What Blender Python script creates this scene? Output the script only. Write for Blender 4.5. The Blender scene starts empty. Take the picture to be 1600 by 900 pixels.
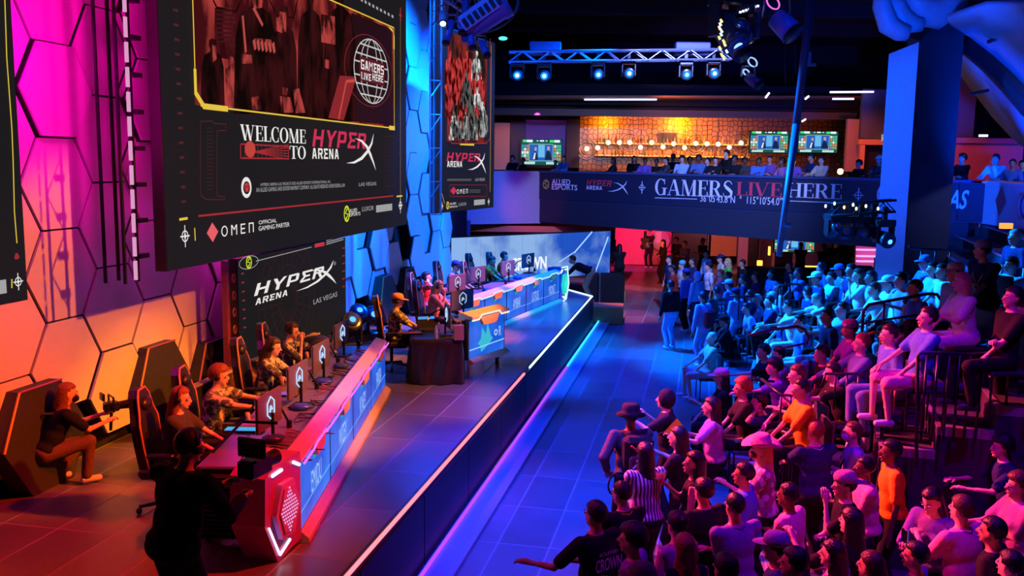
import bpy, math, random
import numpy as np
from mathutils import Vector, Matrix, Euler

# ------------------------------------------------------------------ camera
FPX = 1440.0
PITCH = math.atan(196/1440.0); ROLL = math.atan(.0136); CZ = 4.5
_F = np.array([0, math.cos(PITCH), -math.sin(PITCH)])
_R0 = np.array([1.0, 0, 0]); _U0 = np.cross(_R0, _F)
_R = _R0*math.cos(ROLL) + _U0*math.sin(ROLL); _U = np.cross(_R, _F)
CAM = np.array([0, 0, CZ])
scene = bpy.context.scene
cd = bpy.data.cameras.new('camera'); cam = bpy.data.objects.new('camera', cd)
scene.collection.objects.link(cam); scene.camera = cam
cd.sensor_width = 36; cd.lens = 36*FPX/1600; cd.clip_start = .1; cd.clip_end = 300
m = Matrix.Identity(4)
for i in range(3):
    m[i][0] = _R[i]; m[i][1] = _U[i]; m[i][2] = -_F[i]; m[i][3] = CAM[i]
cam.matrix_world = m
# ------------------------------------------------------------------ world
w = bpy.data.worlds.new('hall_dark'); scene.world = w; w.use_nodes = True
w.node_tree.nodes['Background'].inputs[0].default_value = (.02, .04, .16, 1)
w.node_tree.nodes['Background'].inputs[1].default_value = .10
scene.view_settings.view_transform = 'Standard'; scene.view_settings.look = 'None'
scene.view_settings.gamma = 1; scene.view_settings.exposure = 0.0
# ------------------------------------------------------------------ hall frame: u runs along the stage edge, v across it
AZ = math.radians(11.753)
DU = np.array([math.sin(AZ), math.cos(AZ)]); DN = np.array([DU[1], -DU[0]])
def UV(u, v, z=0.0):
    p = DU*u + DN*v
    return (float(p[0]), float(p[1]), float(z))
def ray(x, y): return _F + _R*(x-800)/FPX - _U*(y-450)/FPX
def P(x, y, z):                       # where the sight line of a photo point meets height z
    d = ray(x, y); t = (z-CZ)/d[2]; p = CAM+d*t
    return (float(p[0]), float(p[1]), float(p[2]))
def A(x, y, Y):                       # where it meets distance Y
    d = ray(x, y); p = CAM+d*(Y/d[1])
    return (float(p[0]), float(p[1]), float(p[2]))
# ------------------------------------------------------------------ lamps
def spot(u, v, z, tu, tv, tz, col, power, size=50, blend=.8, r=.15):
    l = bpy.data.lights.new('stage_spot', 'SPOT'); l.color = col; l.energy = power
    l.spot_size = math.radians(size); l.spot_blend = blend; l.shadow_soft_size = r
    o = bpy.data.objects.new('stage_spot', l); scene.collection.objects.link(o)
    a = Vector(UV(u, v, z)); b = Vector(UV(tu, tv, tz))
    o.location = a; o.rotation_euler = (b-a).to_track_quat('-Z', 'Y').to_euler()
    return o
def spotxyz(a, b, col, power, size=50, blend=.8, r=.15):
    l = bpy.data.lights.new('house_spot', 'SPOT'); l.color = col; l.energy = power
    l.spot_size = math.radians(size); l.spot_blend = blend; l.shadow_soft_size = r
    o = bpy.data.objects.new('house_spot', l); scene.collection.objects.link(o)
    a = Vector(a); b = Vector(b); o.location = a; o.rotation_euler = (b-a).to_track_quat('-Z', 'Y').to_euler()
MAG = (1, .0, .55); BLU = (.0, .10, 1); ORA = (1, .30, .03); RED = (1, .06, .02); CYA = (.0, .35, 1); PUR = (.35, .02, 1)

# hexagon wall: pink washers in the gap between the screens
spot(8.2, -5.3, 7.2, 9.8, -7.35, 6.2, (1, .0, .36), 430, 110)
spot(8.2, -5.3, 4.9, 9.8, -7.35, 5.2, (1, .0, .40), 230, 90)
spot(7.4, -6.6, 6.0, 8.2, -7.35, 4.8, (1, .0, .60), 120, 130)
spot(13.0, -6.9, 3.6, 12.0, -7.35, 3.0, (1, .02, .60), 45, 150)
# amber front light on hexagons and players
spot(9.0, 2.5, 7.5, 9.8, -7.3, 1.9, (1, .17, .004), 5600, 27, .4)
spot(13.0, 1.5, 7.6, 11.0, -5.3, 1.6, (1, .22, .008), 7500, 24, .6)
spot(16.0, 1.5, 8.2, 15.3, -5.1, 1.6, (1, .24, .012), 12000, 17, .5)
spot(13.5, .5, 8.8, 13.4, -3.9, .85, (1, .20, .01), 3500, 20, .8)
spot(19.5, 1.0, 9.2, 18.6, -4.8, 1.6, (1, .12, .015), 16000, 18, .5)
spot(21.5, 1.0, 9.2, 21.2, -5.0, 1.6, (1, .12, .015), 13000, 15, .5)
spot(9.0, 1.0, 8.5, 7.2, -6.0, .9, (1, .015, .0), 7000, 36, .9)
# blue wash
spot(20.5, -3.0, 8.9, 21.0, -7.3, 4.4, (.0, .13, 1), 17000, 84)
spot(24.5, -2.0, 8.4, 23.4, -7.3, 3.6, (.0, .13, 1), 9000, 60)
spot(18.0, -4.2, 6.5, 19.4, -7.3, 2.4, (.0, .13, 1), 5000, 80)
spot(21.8, -.5, 9.2, 22.3, -3.6, .85, (.0, .14, 1), 17000, 34)
spot(17.8, .0, 9.2, 18.2, -3.3, .85, (.0, .10, 1), 9000, 22)
spot(12.0, -1.5, 9.0, 10.4, -3.1, .85, (.10, .0, .8), 3500, 32)
spot(11.5, -6.0, 8.9, 12.2, -3.9, .85, (.9, .0, .35), 900, 26)
spot(14.0, -2.0, 9.3, 13.6, -1.2, .0, (.0, .03, 1), 10000, 44)
spot(20.5, -2.0, 9.3, 19.5, -1.3, .0, (.0, .03, 1), 12000, 40)
spot(9.5, -1.5, 9.0, 10.8, -1.5, .0, (.0, .045, 1), 12000, 34)
spot(27.0, -2.0, 9.3, 26.0, -1.3, .0, (.0, .04, 1), 4000, 40)
# crowd: magenta from the stage side, purple from above, blue further back
spot(13.5, -5.6, 6.4, 9.5, 1.6, 1.3, (1, .045, .11), 27000, 33, .5)
spot(8.5, -5.6, 7.8, 9.2, 1.2, 1.3, (1, .0, .50), 1500, 42, .5)
spot(6.5, 2.5, 9.0, 9.4, 1.4, 1.5, (.16, .0, 1), 1900, 56)
spot(13.5, -5.6, 7.0, 12.2, 1.6, 1.7, (1, .0, .18), 5500, 19, .6)
spot(20.0, -5.6, 8.8, 17.2, 3.2, 2.0, (.0, .17, 1), 60000, 38, .5)
spot(24.0, -5.0, 8.8, 21.8, .6, 1.5, (.0, .13, 1), 36000, 36, .6)
# balcony, rear and vault
spotxyz((5, 19, 8.8), (5, 30.0, 3.4), (.26, .34, 1), 8500, 56)
spotxyz((13.0, 12, 8.8), (11.0, 22.5, 3.4), (.24, .32, 1), 3600, 34)
spotxyz((-1, 22, 8.5), (-3.0, 31.5, 3.3), (.0, .04, 1), 9000, 44)
spotxyz((.2, 31.5, 2.6), (.7, 33.8, 3.2), (1, .02, .08), 60, 80)
spotxyz((3, 18, 9.6), (3, 25.0, 7.3), (.0, .06, 1), 1500, 60)
spotxyz((5, 8, 9.6), (5.6, 15.0, 8.2), (.0, .06, 1), 1200, 60)
spotxyz((-2, 9, 9.8), (-.5, 14.0, 8.0), (.0, .10, 1), 1200, 60)
spotxyz((3.5, 21.4, 6.0), (8.6, 21.2, 5.0), (.0, .08, 1), 2600, 60)
spotxyz((11, 17.5, 3.9), (13.0, 22.5, 7.0), (.0, .045, 1), 6500, 100)
spotxyz((6.5, 16, 6.2), (9.0, 19.8, 8.6), (.0, .06, 1), 1300, 60)
spotxyz((8.2, 42.2, 6.5), (8.2, 44.5, 4.9), (1, .28, .01), 800, 150)
spotxyz((4.6, 42.2, 6.5), (5.2, 44.5, 4.9), (1, .28, .01), 420, 140)
spotxyz((6, 37.5, 6.9), (9, 40.0, 7.2), (1, .25, .05), 140, 150)
spotxyz((1.0, 41.0, 6.6), (1.3, 44.2, 5.0), (.5, .05, 1), 110, 90)
spotxyz((.2, 39.5, 6.2), (-.4, 42.5, 4.9), (1, .35, .2), 160, 60)
spotxyz((12.5, 34, 6.0), (13.8, 38, 4.6), (1, .15, .06), 300, 80)
spotxyz((11.5, 25.0, 5.6), (14.0, 28.0, 4.5), (1, .07, .10), 220, 110)
spotxyz((5.2, 37.5, 2.3), (5.2, 41.2, 1.0), (1, .03, .28), 520, 100)
spotxyz((9.0, 37.5, 2.3), (9.2, 41.2, 1.0), (1, .2, .25), 420, 120)
spotxyz((13.5, 35.5, 2.3), (14, 38.2, 1.0), (.9, .1, .8), 220, 110)
spotxyz((3.5, 24.5, 6.5), (3.5, 27.0, .2), (1, .18, .02), 2400, 22)
spotxyz((4.9, 31.5, 2.2), (4.9, 35.5, .0), (1, .12, .03), 700, 80)

# ------------------------------------------------------------------ materials
_mats = {}
def mat(col, rough=.6, metal=0, emit=0, ecol=None, noise=.12, scale=18, bump=0, name=None, coat=0):
    key = (tuple(col), rough, metal, emit, ecol, noise, scale, bump, coat)
    if key in _mats: return _mats[key]
    m = bpy.data.materials.new(name or 'surface'); m.use_nodes = True
    nt = m.node_tree; b = nt.nodes['Principled BSDF']
    c = (*col, 1)
    b.inputs['Base Color'].default_value = c; b.inputs['Roughness'].default_value = rough
    b.inputs['Metallic'].default_value = metal
    if emit: b.inputs['Specular IOR Level'].default_value = .05
    elif name and name.startswith('cloth'): b.inputs['Specular IOR Level'].default_value = .12
    elif name and (name.startswith('skin') or name.startswith('hair')): b.inputs['Specular IOR Level'].default_value = .35
    if coat: b.inputs['Coat Weight'].default_value = coat
    if emit:
        b.inputs['Emission Color'].default_value = (*(ecol or col), 1); b.inputs['Emission Strength'].default_value = emit
    if noise and not emit:
        tc = nt.nodes.new('ShaderNodeTexCoord'); n = nt.nodes.new('ShaderNodeTexNoise'); n.inputs['Scale'].default_value = scale
        n.inputs['Detail'].default_value = 3
        r = nt.nodes.new('ShaderNodeMix'); r.data_type = 'RGBA'
        r.inputs[6].default_value = (*[x*(1-noise*1.6) for x in col], 1); r.inputs[7].default_value = (*[min(1, x*(1+noise*1.6)) for x in col], 1)
        nt.links.new(tc.outputs['Object'], n.inputs['Vector']); nt.links.new(n.outputs['Fac'], r.inputs[0]); nt.links.new(r.outputs[2], b.inputs['Base Color'])
        if bump:
            bp = nt.nodes.new('ShaderNodeBump'); bp.inputs['Strength'].default_value = bump; bp.inputs['Distance'].default_value = .02
            nt.links.new(n.outputs['Fac'], bp.inputs['Height']); nt.links.new(bp.outputs['Normal'], b.inputs['Normal'])
    _mats[key] = m
    return m
def glow(col, s=1.0): return mat((0, 0, 0), .5, 0, s, tuple(col), name='glow')
def nodes_mat(name, rough=.6):
    m = bpy.data.materials.new(name); m.use_nodes = True; nt = m.node_tree
    b = nt.nodes['Principled BSDF']; b.inputs['Roughness'].default_value = rough
    return m, nt, b
BLACK = mat((.008, .008, .010), .45, name='black'); DARK = mat((.02, .02, .024), .5, name='charcoal')
BLKMETAL = mat((.03, .03, .035), .35, .8, name='black_metal'); STEEL = mat((.35, .37, .42), .3, .9, name='steel')
PLASTIC = mat((.012, .012, .014), .3, name='black_plastic')
# ------------------------------------------------------------------ mesh builder
C = scene.collection
class MB:
    def __init__(s): s.V = []; s.F = []; s.I = []; s.mi = 0; s.M = None
    def add(s, vs, fs):
        n = len(s.V)
        if s.M is not None: vs = [tuple(s.M @ Vector(v)) for v in vs]
        s.V += [tuple(map(float, v)) for v in vs]; s.F += [tuple(i+n for i in f) for f in fs]; s.I += [s.mi]*len(fs)
        return s
    def box(s, c, d, rz=0, rx=0, ry=0):
        R = Euler((rx, ry, rz)).to_matrix(); c = Vector(c)
        vs = [tuple(c+R@Vector((x*d[0]/2, y*d[1]/2, z*d[2]/2))) for x in (-1, 1) for y in (-1, 1) for z in (-1, 1)]
        return s.add(vs, [(0, 1, 3, 2), (4, 6, 7, 5), (0, 4, 5, 1), (2, 3, 7, 6), (0, 2, 6, 4), (1, 5, 7, 3)])
    def bbox(s, c, d, b=.02, rz=0):       # box with bevelled upright edges and top
        x, y, z = d[0]/2, d[1]/2, d[2]/2; R = Euler((0, 0, rz)).to_matrix(); c = Vector(c); vs = []
        for zz, k in ((-z, b), (-z+b, 0), (z-b, 0), (z, b)):
            for (sx, sy) in ((1, 1), (-1, 1), (-1, -1), (1, -1)):
                a, e = (x-k, y-b-k*0) , (x-b, y-k)
                pts = [(x-k, y-b), (x-b, y-k)] if (sx*sy > 0) else [(x-b, y-k), (x-k, y-b)]
                for (px, py) in pts: vs.append(tuple(c+R@Vector((sx*px, sy*py, zz))))
        fs = []
        for r in range(3):
            for i in range(8): fs.append((r*8+i, r*8+(i+1) % 8, r*8+8+(i+1) % 8, r*8+8+i))
        fs.append(tuple(range(7, -1, -1))); fs.append(tuple(range(24, 32)))
        return s.add(vs, fs)
    def prism(s, pts, h, org, ax, ay, an):    # polygon pts in the plane (ax, ay), thickness h along an
        n = len(pts); org, ax, ay, an = map(Vector, (org, ax, ay, an))
        a = [tuple(org+ax*p[0]+ay*p[1]) for p in pts]; b = [tuple(org+ax*p[0]+ay*p[1]+an*h) for p in pts]
        return s.add(a+b, [tuple(range(n-1, -1, -1)), tuple(range(n, 2*n))]+[(i, (i+1) % n, n+(i+1) % n, n+i) for i in range(n)])
    def cyl(s, a, b, r0, r1=None, n=12, caps=True):
        a = Vector(a); b = Vector(b); r1 = r0 if r1 is None else r1
        q = (b-a).to_track_quat('Z', 'Y'); vs = []
        for c, r in ((a, r0), (b, r1)):
            vs += [tuple(c+q@Vector((r*math.cos(2*math.pi*i/n), r*math.sin(2*math.pi*i/n), 0))) for i in range(n)]
        fs = [(i, (i+1) % n, n+(i+1) % n, n+i) for i in range(n)]
        if caps: fs += [tuple(range(n-1, -1, -1)), tuple(range(n, 2*n))]
        return s.add(vs, fs)
    def tube(s, pts, r, n=8):
        pts = [Vector(p) for p in pts]; rs = r if isinstance(r, (list, tuple)) else [r]*len(pts); vs = []; up = None
        for i, p in enumerate(pts):
            t = (pts[min(i+1, len(pts)-1)]-pts[max(i-1, 0)]).normalized()
            if up is None: up = Vector((0, 0, 1)) if abs(t.z) < .9 else Vector((1, 0, 0))
            x = t.cross(up).normalized(); y = x.cross(t); up = y
            vs += [tuple(p+(x*math.cos(2*math.pi*k/n)+y*math.sin(2*math.pi*k/n))*rs[i]) for k in range(n)]
        fs = []
        for i in range(len(pts)-1):
            for k in range(n): fs.append((i*n+k, i*n+(k+1) % n, (i+1)*n+(k+1) % n, (i+1)*n+k))
        fs += [tuple(range(n-1, -1, -1)), tuple(range((len(pts)-1)*n, len(pts)*n))]
        return s.add(vs, fs)
    def ell(s, c, r, M=None, nu=12, nv=8):
        c = Vector(c); vs = []
        for j in range(1, nv):
            th = math.pi*j/nv
            for i in range(nu):
                ph = 2*math.pi*i/nu; v = Vector((r[0]*math.sin(th)*math.cos(ph), r[1]*math.sin(th)*math.sin(ph), r[2]*math.cos(th)))
                if M is not None: v = M@v
                vs.append(tuple(c+v))
        for sg in (1, -1):
            v = Vector((0, 0, sg*r[2]))
            if M is not None: v = M@v
            vs.append(tuple(c+v))
        T, B = len(vs)-2, len(vs)-1; fs = []
        for j in range(nv-2):
            for i in range(nu): fs.append((j*nu+i, (j+1)*nu+i, (j+1)*nu+(i+1) % nu, j*nu+(i+1) % nu))
        for i in range(nu):
            fs.append((T, i, (i+1) % nu)); fs.append((B, (nv-2)*nu+(i+1) % nu, (nv-2)*nu+i))
        return s.add(vs, fs)
    def cap(s, a, b, r0, r1, n=10):       # tapered capsule
        a = Vector(a); b = Vector(b); L = (b-a).length
        if L < 1e-4: return s.ell(a, (r0, r0, r0))
        q = (b-a).to_track_quat('Z', 'Y'); rings = []
        for t in (-80, -50, -20): rings.append((r0*math.sin(math.radians(t)), r0*math.cos(math.radians(t))))
        for t in (20, 50, 80): rings.append((L+r1*math.sin(math.radians(t)), r1*math.cos(math.radians(t))))
        vs = []
        for z, r in rings: vs += [tuple(a+q@Vector((r*math.cos(2*math.pi*i/n), r*math.sin(2*math.pi*i/n), z))) for i in range(n)]
        fs = []
        for j in range(5):
            for i in range(n): fs.append((j*n+i, j*n+(i+1) % n, (j+1)*n+(i+1) % n, (j+1)*n+i))
        fs += [tuple(range(n-1, -1, -1)), tuple(range(5*n, 6*n))]
        return s.add(vs, fs)
    def lathe(s, prof, c=(0, 0, 0), n=16):
        vs = []; c = Vector(c)
        for r, z in prof: vs += [(c.x+r*math.cos(2*math.pi*i/n), c.y+r*math.sin(2*math.pi*i/n), c.z+z) for i in range(n)]
        fs = []
        for j in range(len(prof)-1):
            for i in range(n): fs.append((j*n+i, j*n+(i+1) % n, (j+1)*n+(i+1) % n, (j+1)*n+i))
        fs += [tuple(range(n-1, -1, -1)), tuple(range((len(prof)-1)*n, len(prof)*n))]
        return s.add(vs, fs)
    def torus(s, c, R, r, M=None, n=20, k=8, sx=1, sy=1):
        vs = []; c = Vector(c)
        for i in range(n):
            a = 2*math.pi*i/n
            for j in range(k):
                b = 2*math.pi*j/k; v = Vector(((R+r*math.cos(b))*math.cos(a)*sx, (R+r*math.cos(b))*math.sin(a)*sy, r*math.sin(b)))
                if M is not None: v = M@v
                vs.append(tuple(c+v))
        fs = [(i*k+j, ((i+1) % n)*k+j, ((i+1) % n)*k+(j+1) % k, i*k+(j+1) % k) for i in range(n) for j in range(k)]
        return s.add(vs, fs)
    def build(s, name, mats, parent=None, smooth=False, org=None):
        me = bpy.data.meshes.new(name)
        V = s.V
        if org is not None: V = [(v[0]-org[0], v[1]-org[1], v[2]-org[2]) for v in V]
        me.from_pydata(V, [], s.F)
        if not isinstance(mats, (list, tuple)): mats = [mats]
        for x in mats: me.materials.append(x)
        if len(mats) > 1: me.polygons.foreach_set('material_index', s.I)
        if smooth: me.polygons.foreach_set('use_smooth', [True]*len(me.polygons))
        me.update()
        o = bpy.data.objects.new(name, me); C.objects.link(o)
        if parent is not None: o.parent = parent
        elif org is not None: o.location = org
        return o
def tag(o, label=None, cat=None, group=None, kind=None):
    if label: o['label'] = label
    if cat: o['category'] = cat
    if group: o['group'] = group
    if kind: o['kind'] = kind
    return o
def thing(name, loc, label, cat, group=None, rz=0):
    o = bpy.data.objects.new(name, None); C.objects.link(o); o.location = loc; o.rotation_euler = (0, 0, rz)
    o.empty_display_size = .1
    return tag(o, label, cat, group)
def struct(o, label=None):
    o['kind'] = 'structure'
    if label: o['label'] = label
    return o
def sroot(name, loc=(0, 0, 0)):
    o = bpy.data.objects.new(name, None); C.objects.link(o); o.location = loc; o['kind'] = 'structure'; return o
def copy_tree(o, parent=None):
    c = o.copy(); C.objects.link(c)
    if parent is not None: c.parent = parent
    for ch in list(o.children): copy_tree(ch, c)
    return c
def dup(o, loc, rz=0, label=None, group=None, name=None):
    c = copy_tree(o); c.location = loc; c.rotation_euler = (0, 0, rz)
    if label: c['label'] = label
    if group: c['group'] = group
    return c
def shared(src, name, parent, loc, rot=(0, 0, 0), scale=None):   # a piece sharing mesh data
    o = bpy.data.objects.new(name, src); C.objects.link(o); o.parent = parent; o.location = loc; o.rotation_euler = rot
    if scale: o.scale = scale
    return o
# ------------------------------------------------------------------ flat print on a plane
class Plane2:
    """vertical plane: origin o, horizontal unit axis a, up z, outward normal n"""
    def __init__(s, p0, p1, n_toward):
        s.o = np.array([p0[0], p0[1], 0.0]); d = np.array([p1[0]-p0[0], p1[1]-p0[1], 0.0]); s.L = np.linalg.norm(d); s.a = d/s.L
        n = np.array([s.a[1], -s.a[0], 0]); t = np.array([n_toward[0], n_toward[1], 0])-s.o
        s.n = n if n@t > 0 else -n
    def hit(s, x, y):
        d = ray(x, y); t = ((s.o-CAM)@s.n)/(d@s.n); p = CAM+d*t
        return (float((p-s.o)@s.a), float(p[2]))
    def pt(s, q, off=0): p = s.o+s.a*q[0]+s.n*off; return (float(p[0]), float(p[1]), float(q[1]))
    def rect(s, bl, tr):
        a = s.hit(*bl); b = s.hit(*tr); return (a[0], a[1], b[0], b[1])
def flat(pl, polys, name, m, parent, org, off=.01):
    """polys: list of 2-D polygons in plane coordinates"""
    mb = MB()
    for k, p in enumerate(polys):
        mb.add([pl.pt(q, off) for q in p], [tuple(range(len(p)))])
    o = mb.build(name, m, parent, org=org)
    if len(polys) > 1 and any(k in name for k in ('highlight', 'line', 'dot', 'print', 'tick', 'slats', 'box', 'outline', 'stripe')): o['kind'] = 'stuff'
    return o
def line2(p, q, w):
    dx, dy = q[0]-p[0], q[1]-p[1]; L = math.hypot(dx, dy) or 1; nx, ny = -dy/L*w/2, dx/L*w/2
    return [(p[0]+nx, p[1]+ny), (p[0]-nx, p[1]-ny), (q[0]-nx, q[1]-ny), (q[0]+nx, q[1]+ny)]
def pathw(pts, ws):
    out = []
    L, R = [], []
    for i, p in enumerate(pts):
        a = pts[max(i-1, 0)]; b = pts[min(i+1, len(pts)-1)]; dx, dy = b[0]-a[0], b[1]-a[1]; l = math.hypot(dx, dy) or 1
        w = ws[i]/2; L.append((p[0]-dy/l*w, p[1]+dx/l*w)); R.append((p[0]+dy/l*w, p[1]-dx/l*w))
    return [[L[i], R[i], R[i+1], L[i+1]] for i in range(len(pts)-1)]
def ringp(cx, cy, rx, ry, ix, iy, a0=0, a1=360, n=20, dcx=0):
    o = []
    for i in range(n):
        t0 = math.radians(a0+(a1-a0)*i/n); t1 = math.radians(a0+(a1-a0)*(i+1)/n)
        o.append([(cx+rx*math.cos(t0), cy+ry*math.sin(t0)), (cx+rx*math.cos(t1), cy+ry*math.sin(t1)),
                  (cx+dcx+ix*math.cos(t1), cy+iy*math.sin(t1)), (cx+dcx+ix*math.cos(t0), cy+iy*math.sin(t0))])
    return o
def B(x0, y0, x1, y1): return [[(x0, y0), (x1, y0), (x1, y1), (x0, y1)]]
def D(x0, y0, x1, y1, w): return [[(x0-w/2, y0), (x0+w/2, y0), (x1+w/2, y1), (x1-w/2, y1)]]
def didone(ch):
    T, t, S = .19, .045, .05
    g = {'I': (.36, B(.09, 0, .09+T, 1)+B(0, 0, .37, S)+B(0, 1-S, .37, 1)),
         'L': (.72, B(.09, 0, .28, 1)+B(0, 0, .7, t)+B(0, 1-S, .37, 1)+B(.64, 0, .7, .3)),
         'T': (.82, B(.32, 0, .51, 1)+B(.0, 1-t, .83, 1)+B(.2, 0, .63, S)+B(0, .72, .05, 1)+B(.78, .72, .83, 1)),
         'E': (.74, B(.09, 0, .28, 1)+B(0, 0, .7, t)+B(0, 1-t, .68, 1)+B(.28, .49, .52, .53)+B(.64, 0, .7, .3)+B(.62, .72, .68, 1)+B(.5, .4, .54, .62)),
         'H': (.98, B(.09, 0, .28, 1)+B(.68, 0, .87, 1)+B(.28, .48, .68, .53)+B(0, 0, .37, S)+B(0, 1-S, .37, 1)+B(.59, 0, .96, S)+B(.59, 1-S, .96, 1)),
         'O': (.92, ringp(.45, .5, .45, .53, .25, .49)),
         'C': (.82, ringp(.44, .5, .44, .53, .25, .49, 50, 310)+B(.68, .68, .73, 1)+B(.68, 0, .73, .3)),
         'G': (.92, ringp(.44, .5, .44, .53, .25, .49, 50, 310)+B(.68, .68, .73, 1)+B(.62, 0, .8, .44)+B(.52, .42, .9, .46)),
         'W': (1.3, D(.12, 1, .42, 0, T)+D(.42, 0, .64, 1, t)+D(.6, 1, .88, 0, T)+D(.88, 0, 1.14, 1, t)+B(0, 1-S, .3, 1)+B(.46, 1-S, .76, 1)+B(1.02, 1-S, 1.26, 1)),
         'M': (1.16, D(.12, 0, .14, 1, t)+D(.2, 1, .56, 0, T)+D(.56, 0, .9, 1, t)+B(.84, 0, 1.03, 1)+B(0, 0, .26, S)+B(.74, 0, 1.12, S)+B(.02, 1-S, .26, 1)),
         'A': (.98, D(.1, 0, .44, 1, t)+D(.47, 1, .8, 0, T)+B(.22, .3, .68, .34)+B(0, 0, .24, S)+B(.62, 0, .96, S)),
         'V': (.98, D(.14, 1, .46, 0, T)+D(.5, 0, .84, 1, t)+B(0, 1-S, .34, 1)+B(.72, 1-S, .96, 1)),
         'R': (.94, B(.09, 0, .28, 1)+ringp(.4, .74, .36, .26, .18, .22, -90, 90, 10)+B(.2, 1-t, .42, 1)+B(.2, .48, .42, .52)+D(.46, .5, .76, 0, T)+B(0, 0, .37, S)+B(0, 1-S, .3, 1)+B(.66, 0, .94, S)),
         'S': (.74, pathw([(.6, .8), (.5, .96), (.32, 1), (.15, .9), (.12, .74), (.25, .6), (.42, .48), (.58, .34), (.58, .16), (.42, .02), (.26, 0), (.1, .1), (.05, .26)], [.04, .04, .06, .1, .14, .19, .2, .19, .13, .08, .05, .04, .04]))}
    return g.get(ch, (.3, []))
def block(ch):
    W = .17
    g = {'H': (.88, B(0, 0, .2, 1)+B(.58, 0, .78, 1)+B(.2, .42, .58, .6)),
         'Y': (.88, D(.1, 1, .38, .45, .22)+D(.74, 1, .42, .45, .22)+B(.29, 0, .51, .5)),
         'P': (.84, B(0, 0, .2, 1)+B(.2, .82, .66, 1)+B(.54, .36, .74, .9)+B(.2, .3, .66, .47)),
         'E': (.78, B(.0, .82, .72, 1)+D(.1, .82, .26, .5, .2)+D(.26, .5, .06, .16, .2)+B(.2, .42, .62, .58)+B(0, 0, .72, .18)),
         'R': (.84, B(0, 0, .2, 1)+B(.2, .82, .7, 1)+B(.56, .5, .76, .9)+B(.2, .42, .7, .58)+D(.45, .45, .68, 0, .22)),
         'A': (.84, D(.1, 0, .32, 1, .2)+D(.42, 1, .66, 0, .2)+B(.2, .24, .6, .4)+B(.25, .84, .5, 1)),
         'N': (.84, B(0, 0, .18, 1)+B(.56, 0, .74, 1)+D(.12, 1, .62, 0, .22)),
         'V': (.84, D(.1, 1, .36, 0, .2)+D(.66, 1, .42, 0, .2)),
         'G': (.84, B(0, 0, .18, 1)+B(0, .83, .72, 1)+B(0, 0, .72, .17)+B(.56, 0, .74, .5)+B(.36, .4, .74, .54)),
         'S': (.8, B(0, .83, .72, 1)+B(0, .45, .18, .9)+B(0, .42, .72, .58)+B(.54, .1, .72, .5)+B(0, 0, .72, .17)),
         'O': (1.0, ringp(.42, .5, .42, .52, .3, .4)), 'M': (1.0, B(0, 0, .13, 1)+B(.68, 0, .81, 1)+D(.08, 1, .42, .5, .15)+D(.74, 1, .4, .5, .15)),
         'n': (.9, B(0, 0, .13, 1)+B(.6, 0, .73, 1)+B(0, .87, .73, 1)), 'e': (.85, B(0, 0, .13, 1)+B(0, .87, .66, 1)+B(0, .44, .6, .57)+B(0, 0, .66, .13))}
    return g.get(ch, (.4, []))
def glyphs(text, font, box, shear=0.0, gap=.06):
    """polygons of a word fitted into box (x0,y0,x1,y1)"""
    out = []; x = 0
    for ch in text:
        w_, ps = font(ch)
        for p in ps: out.append([(q[0]+x, q[1]) for q in p])
        x += w_+gap
    x -= gap; x0, y0, x1, y1 = box; tot = x+shear
    return [[(x0+(q[0]+shear*q[1])*(x1-x0)/tot, y0+q[1]*(y1-y0)) for q in p] for p in out]
_fonts = []   # queued built-in lettering: converted to mesh in one go
def words(pl, text, box, name, m, parent, org, off=.012, shear=0, bold=0):
    cu = bpy.data.curves.new('t', 'FONT'); cu.body = text; cu.resolution_u = 3; cu.shear = shear; cu.offset = bold
    o = bpy.data.objects.new('t', cu); C.objects.link(o)
    _fonts.append((o, pl, box, name, m, parent, org, off))
def swoosh(pl, f):
    """the long two-stroke X of the arena mark; f maps the mark's own 0..1 frame to plane coordinates"""
    a = [(0, .16), (.25, .18), (.5, .3), (.7, .5), (.85, .74), (.93, 1.05)]; wa = [.0, .06, .085, .08, .055, .0]
    b = [(.28, .86), (.5, .8), (.68, .64), (.8, .42), (.91, .18), (1.0, -.06)]; wb = [0, .06, .08, .075, .045, 0]
    o = pathw(a, wa)+pathw(b, wb)
    return [[f(q) for q in p] for p in o]
def boxmap(box): return lambda q: (box[0]+q[0]*(box[2]-box[0]), box[1]+q[1]*(box[3]-box[1]))
WHITEP = None
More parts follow.
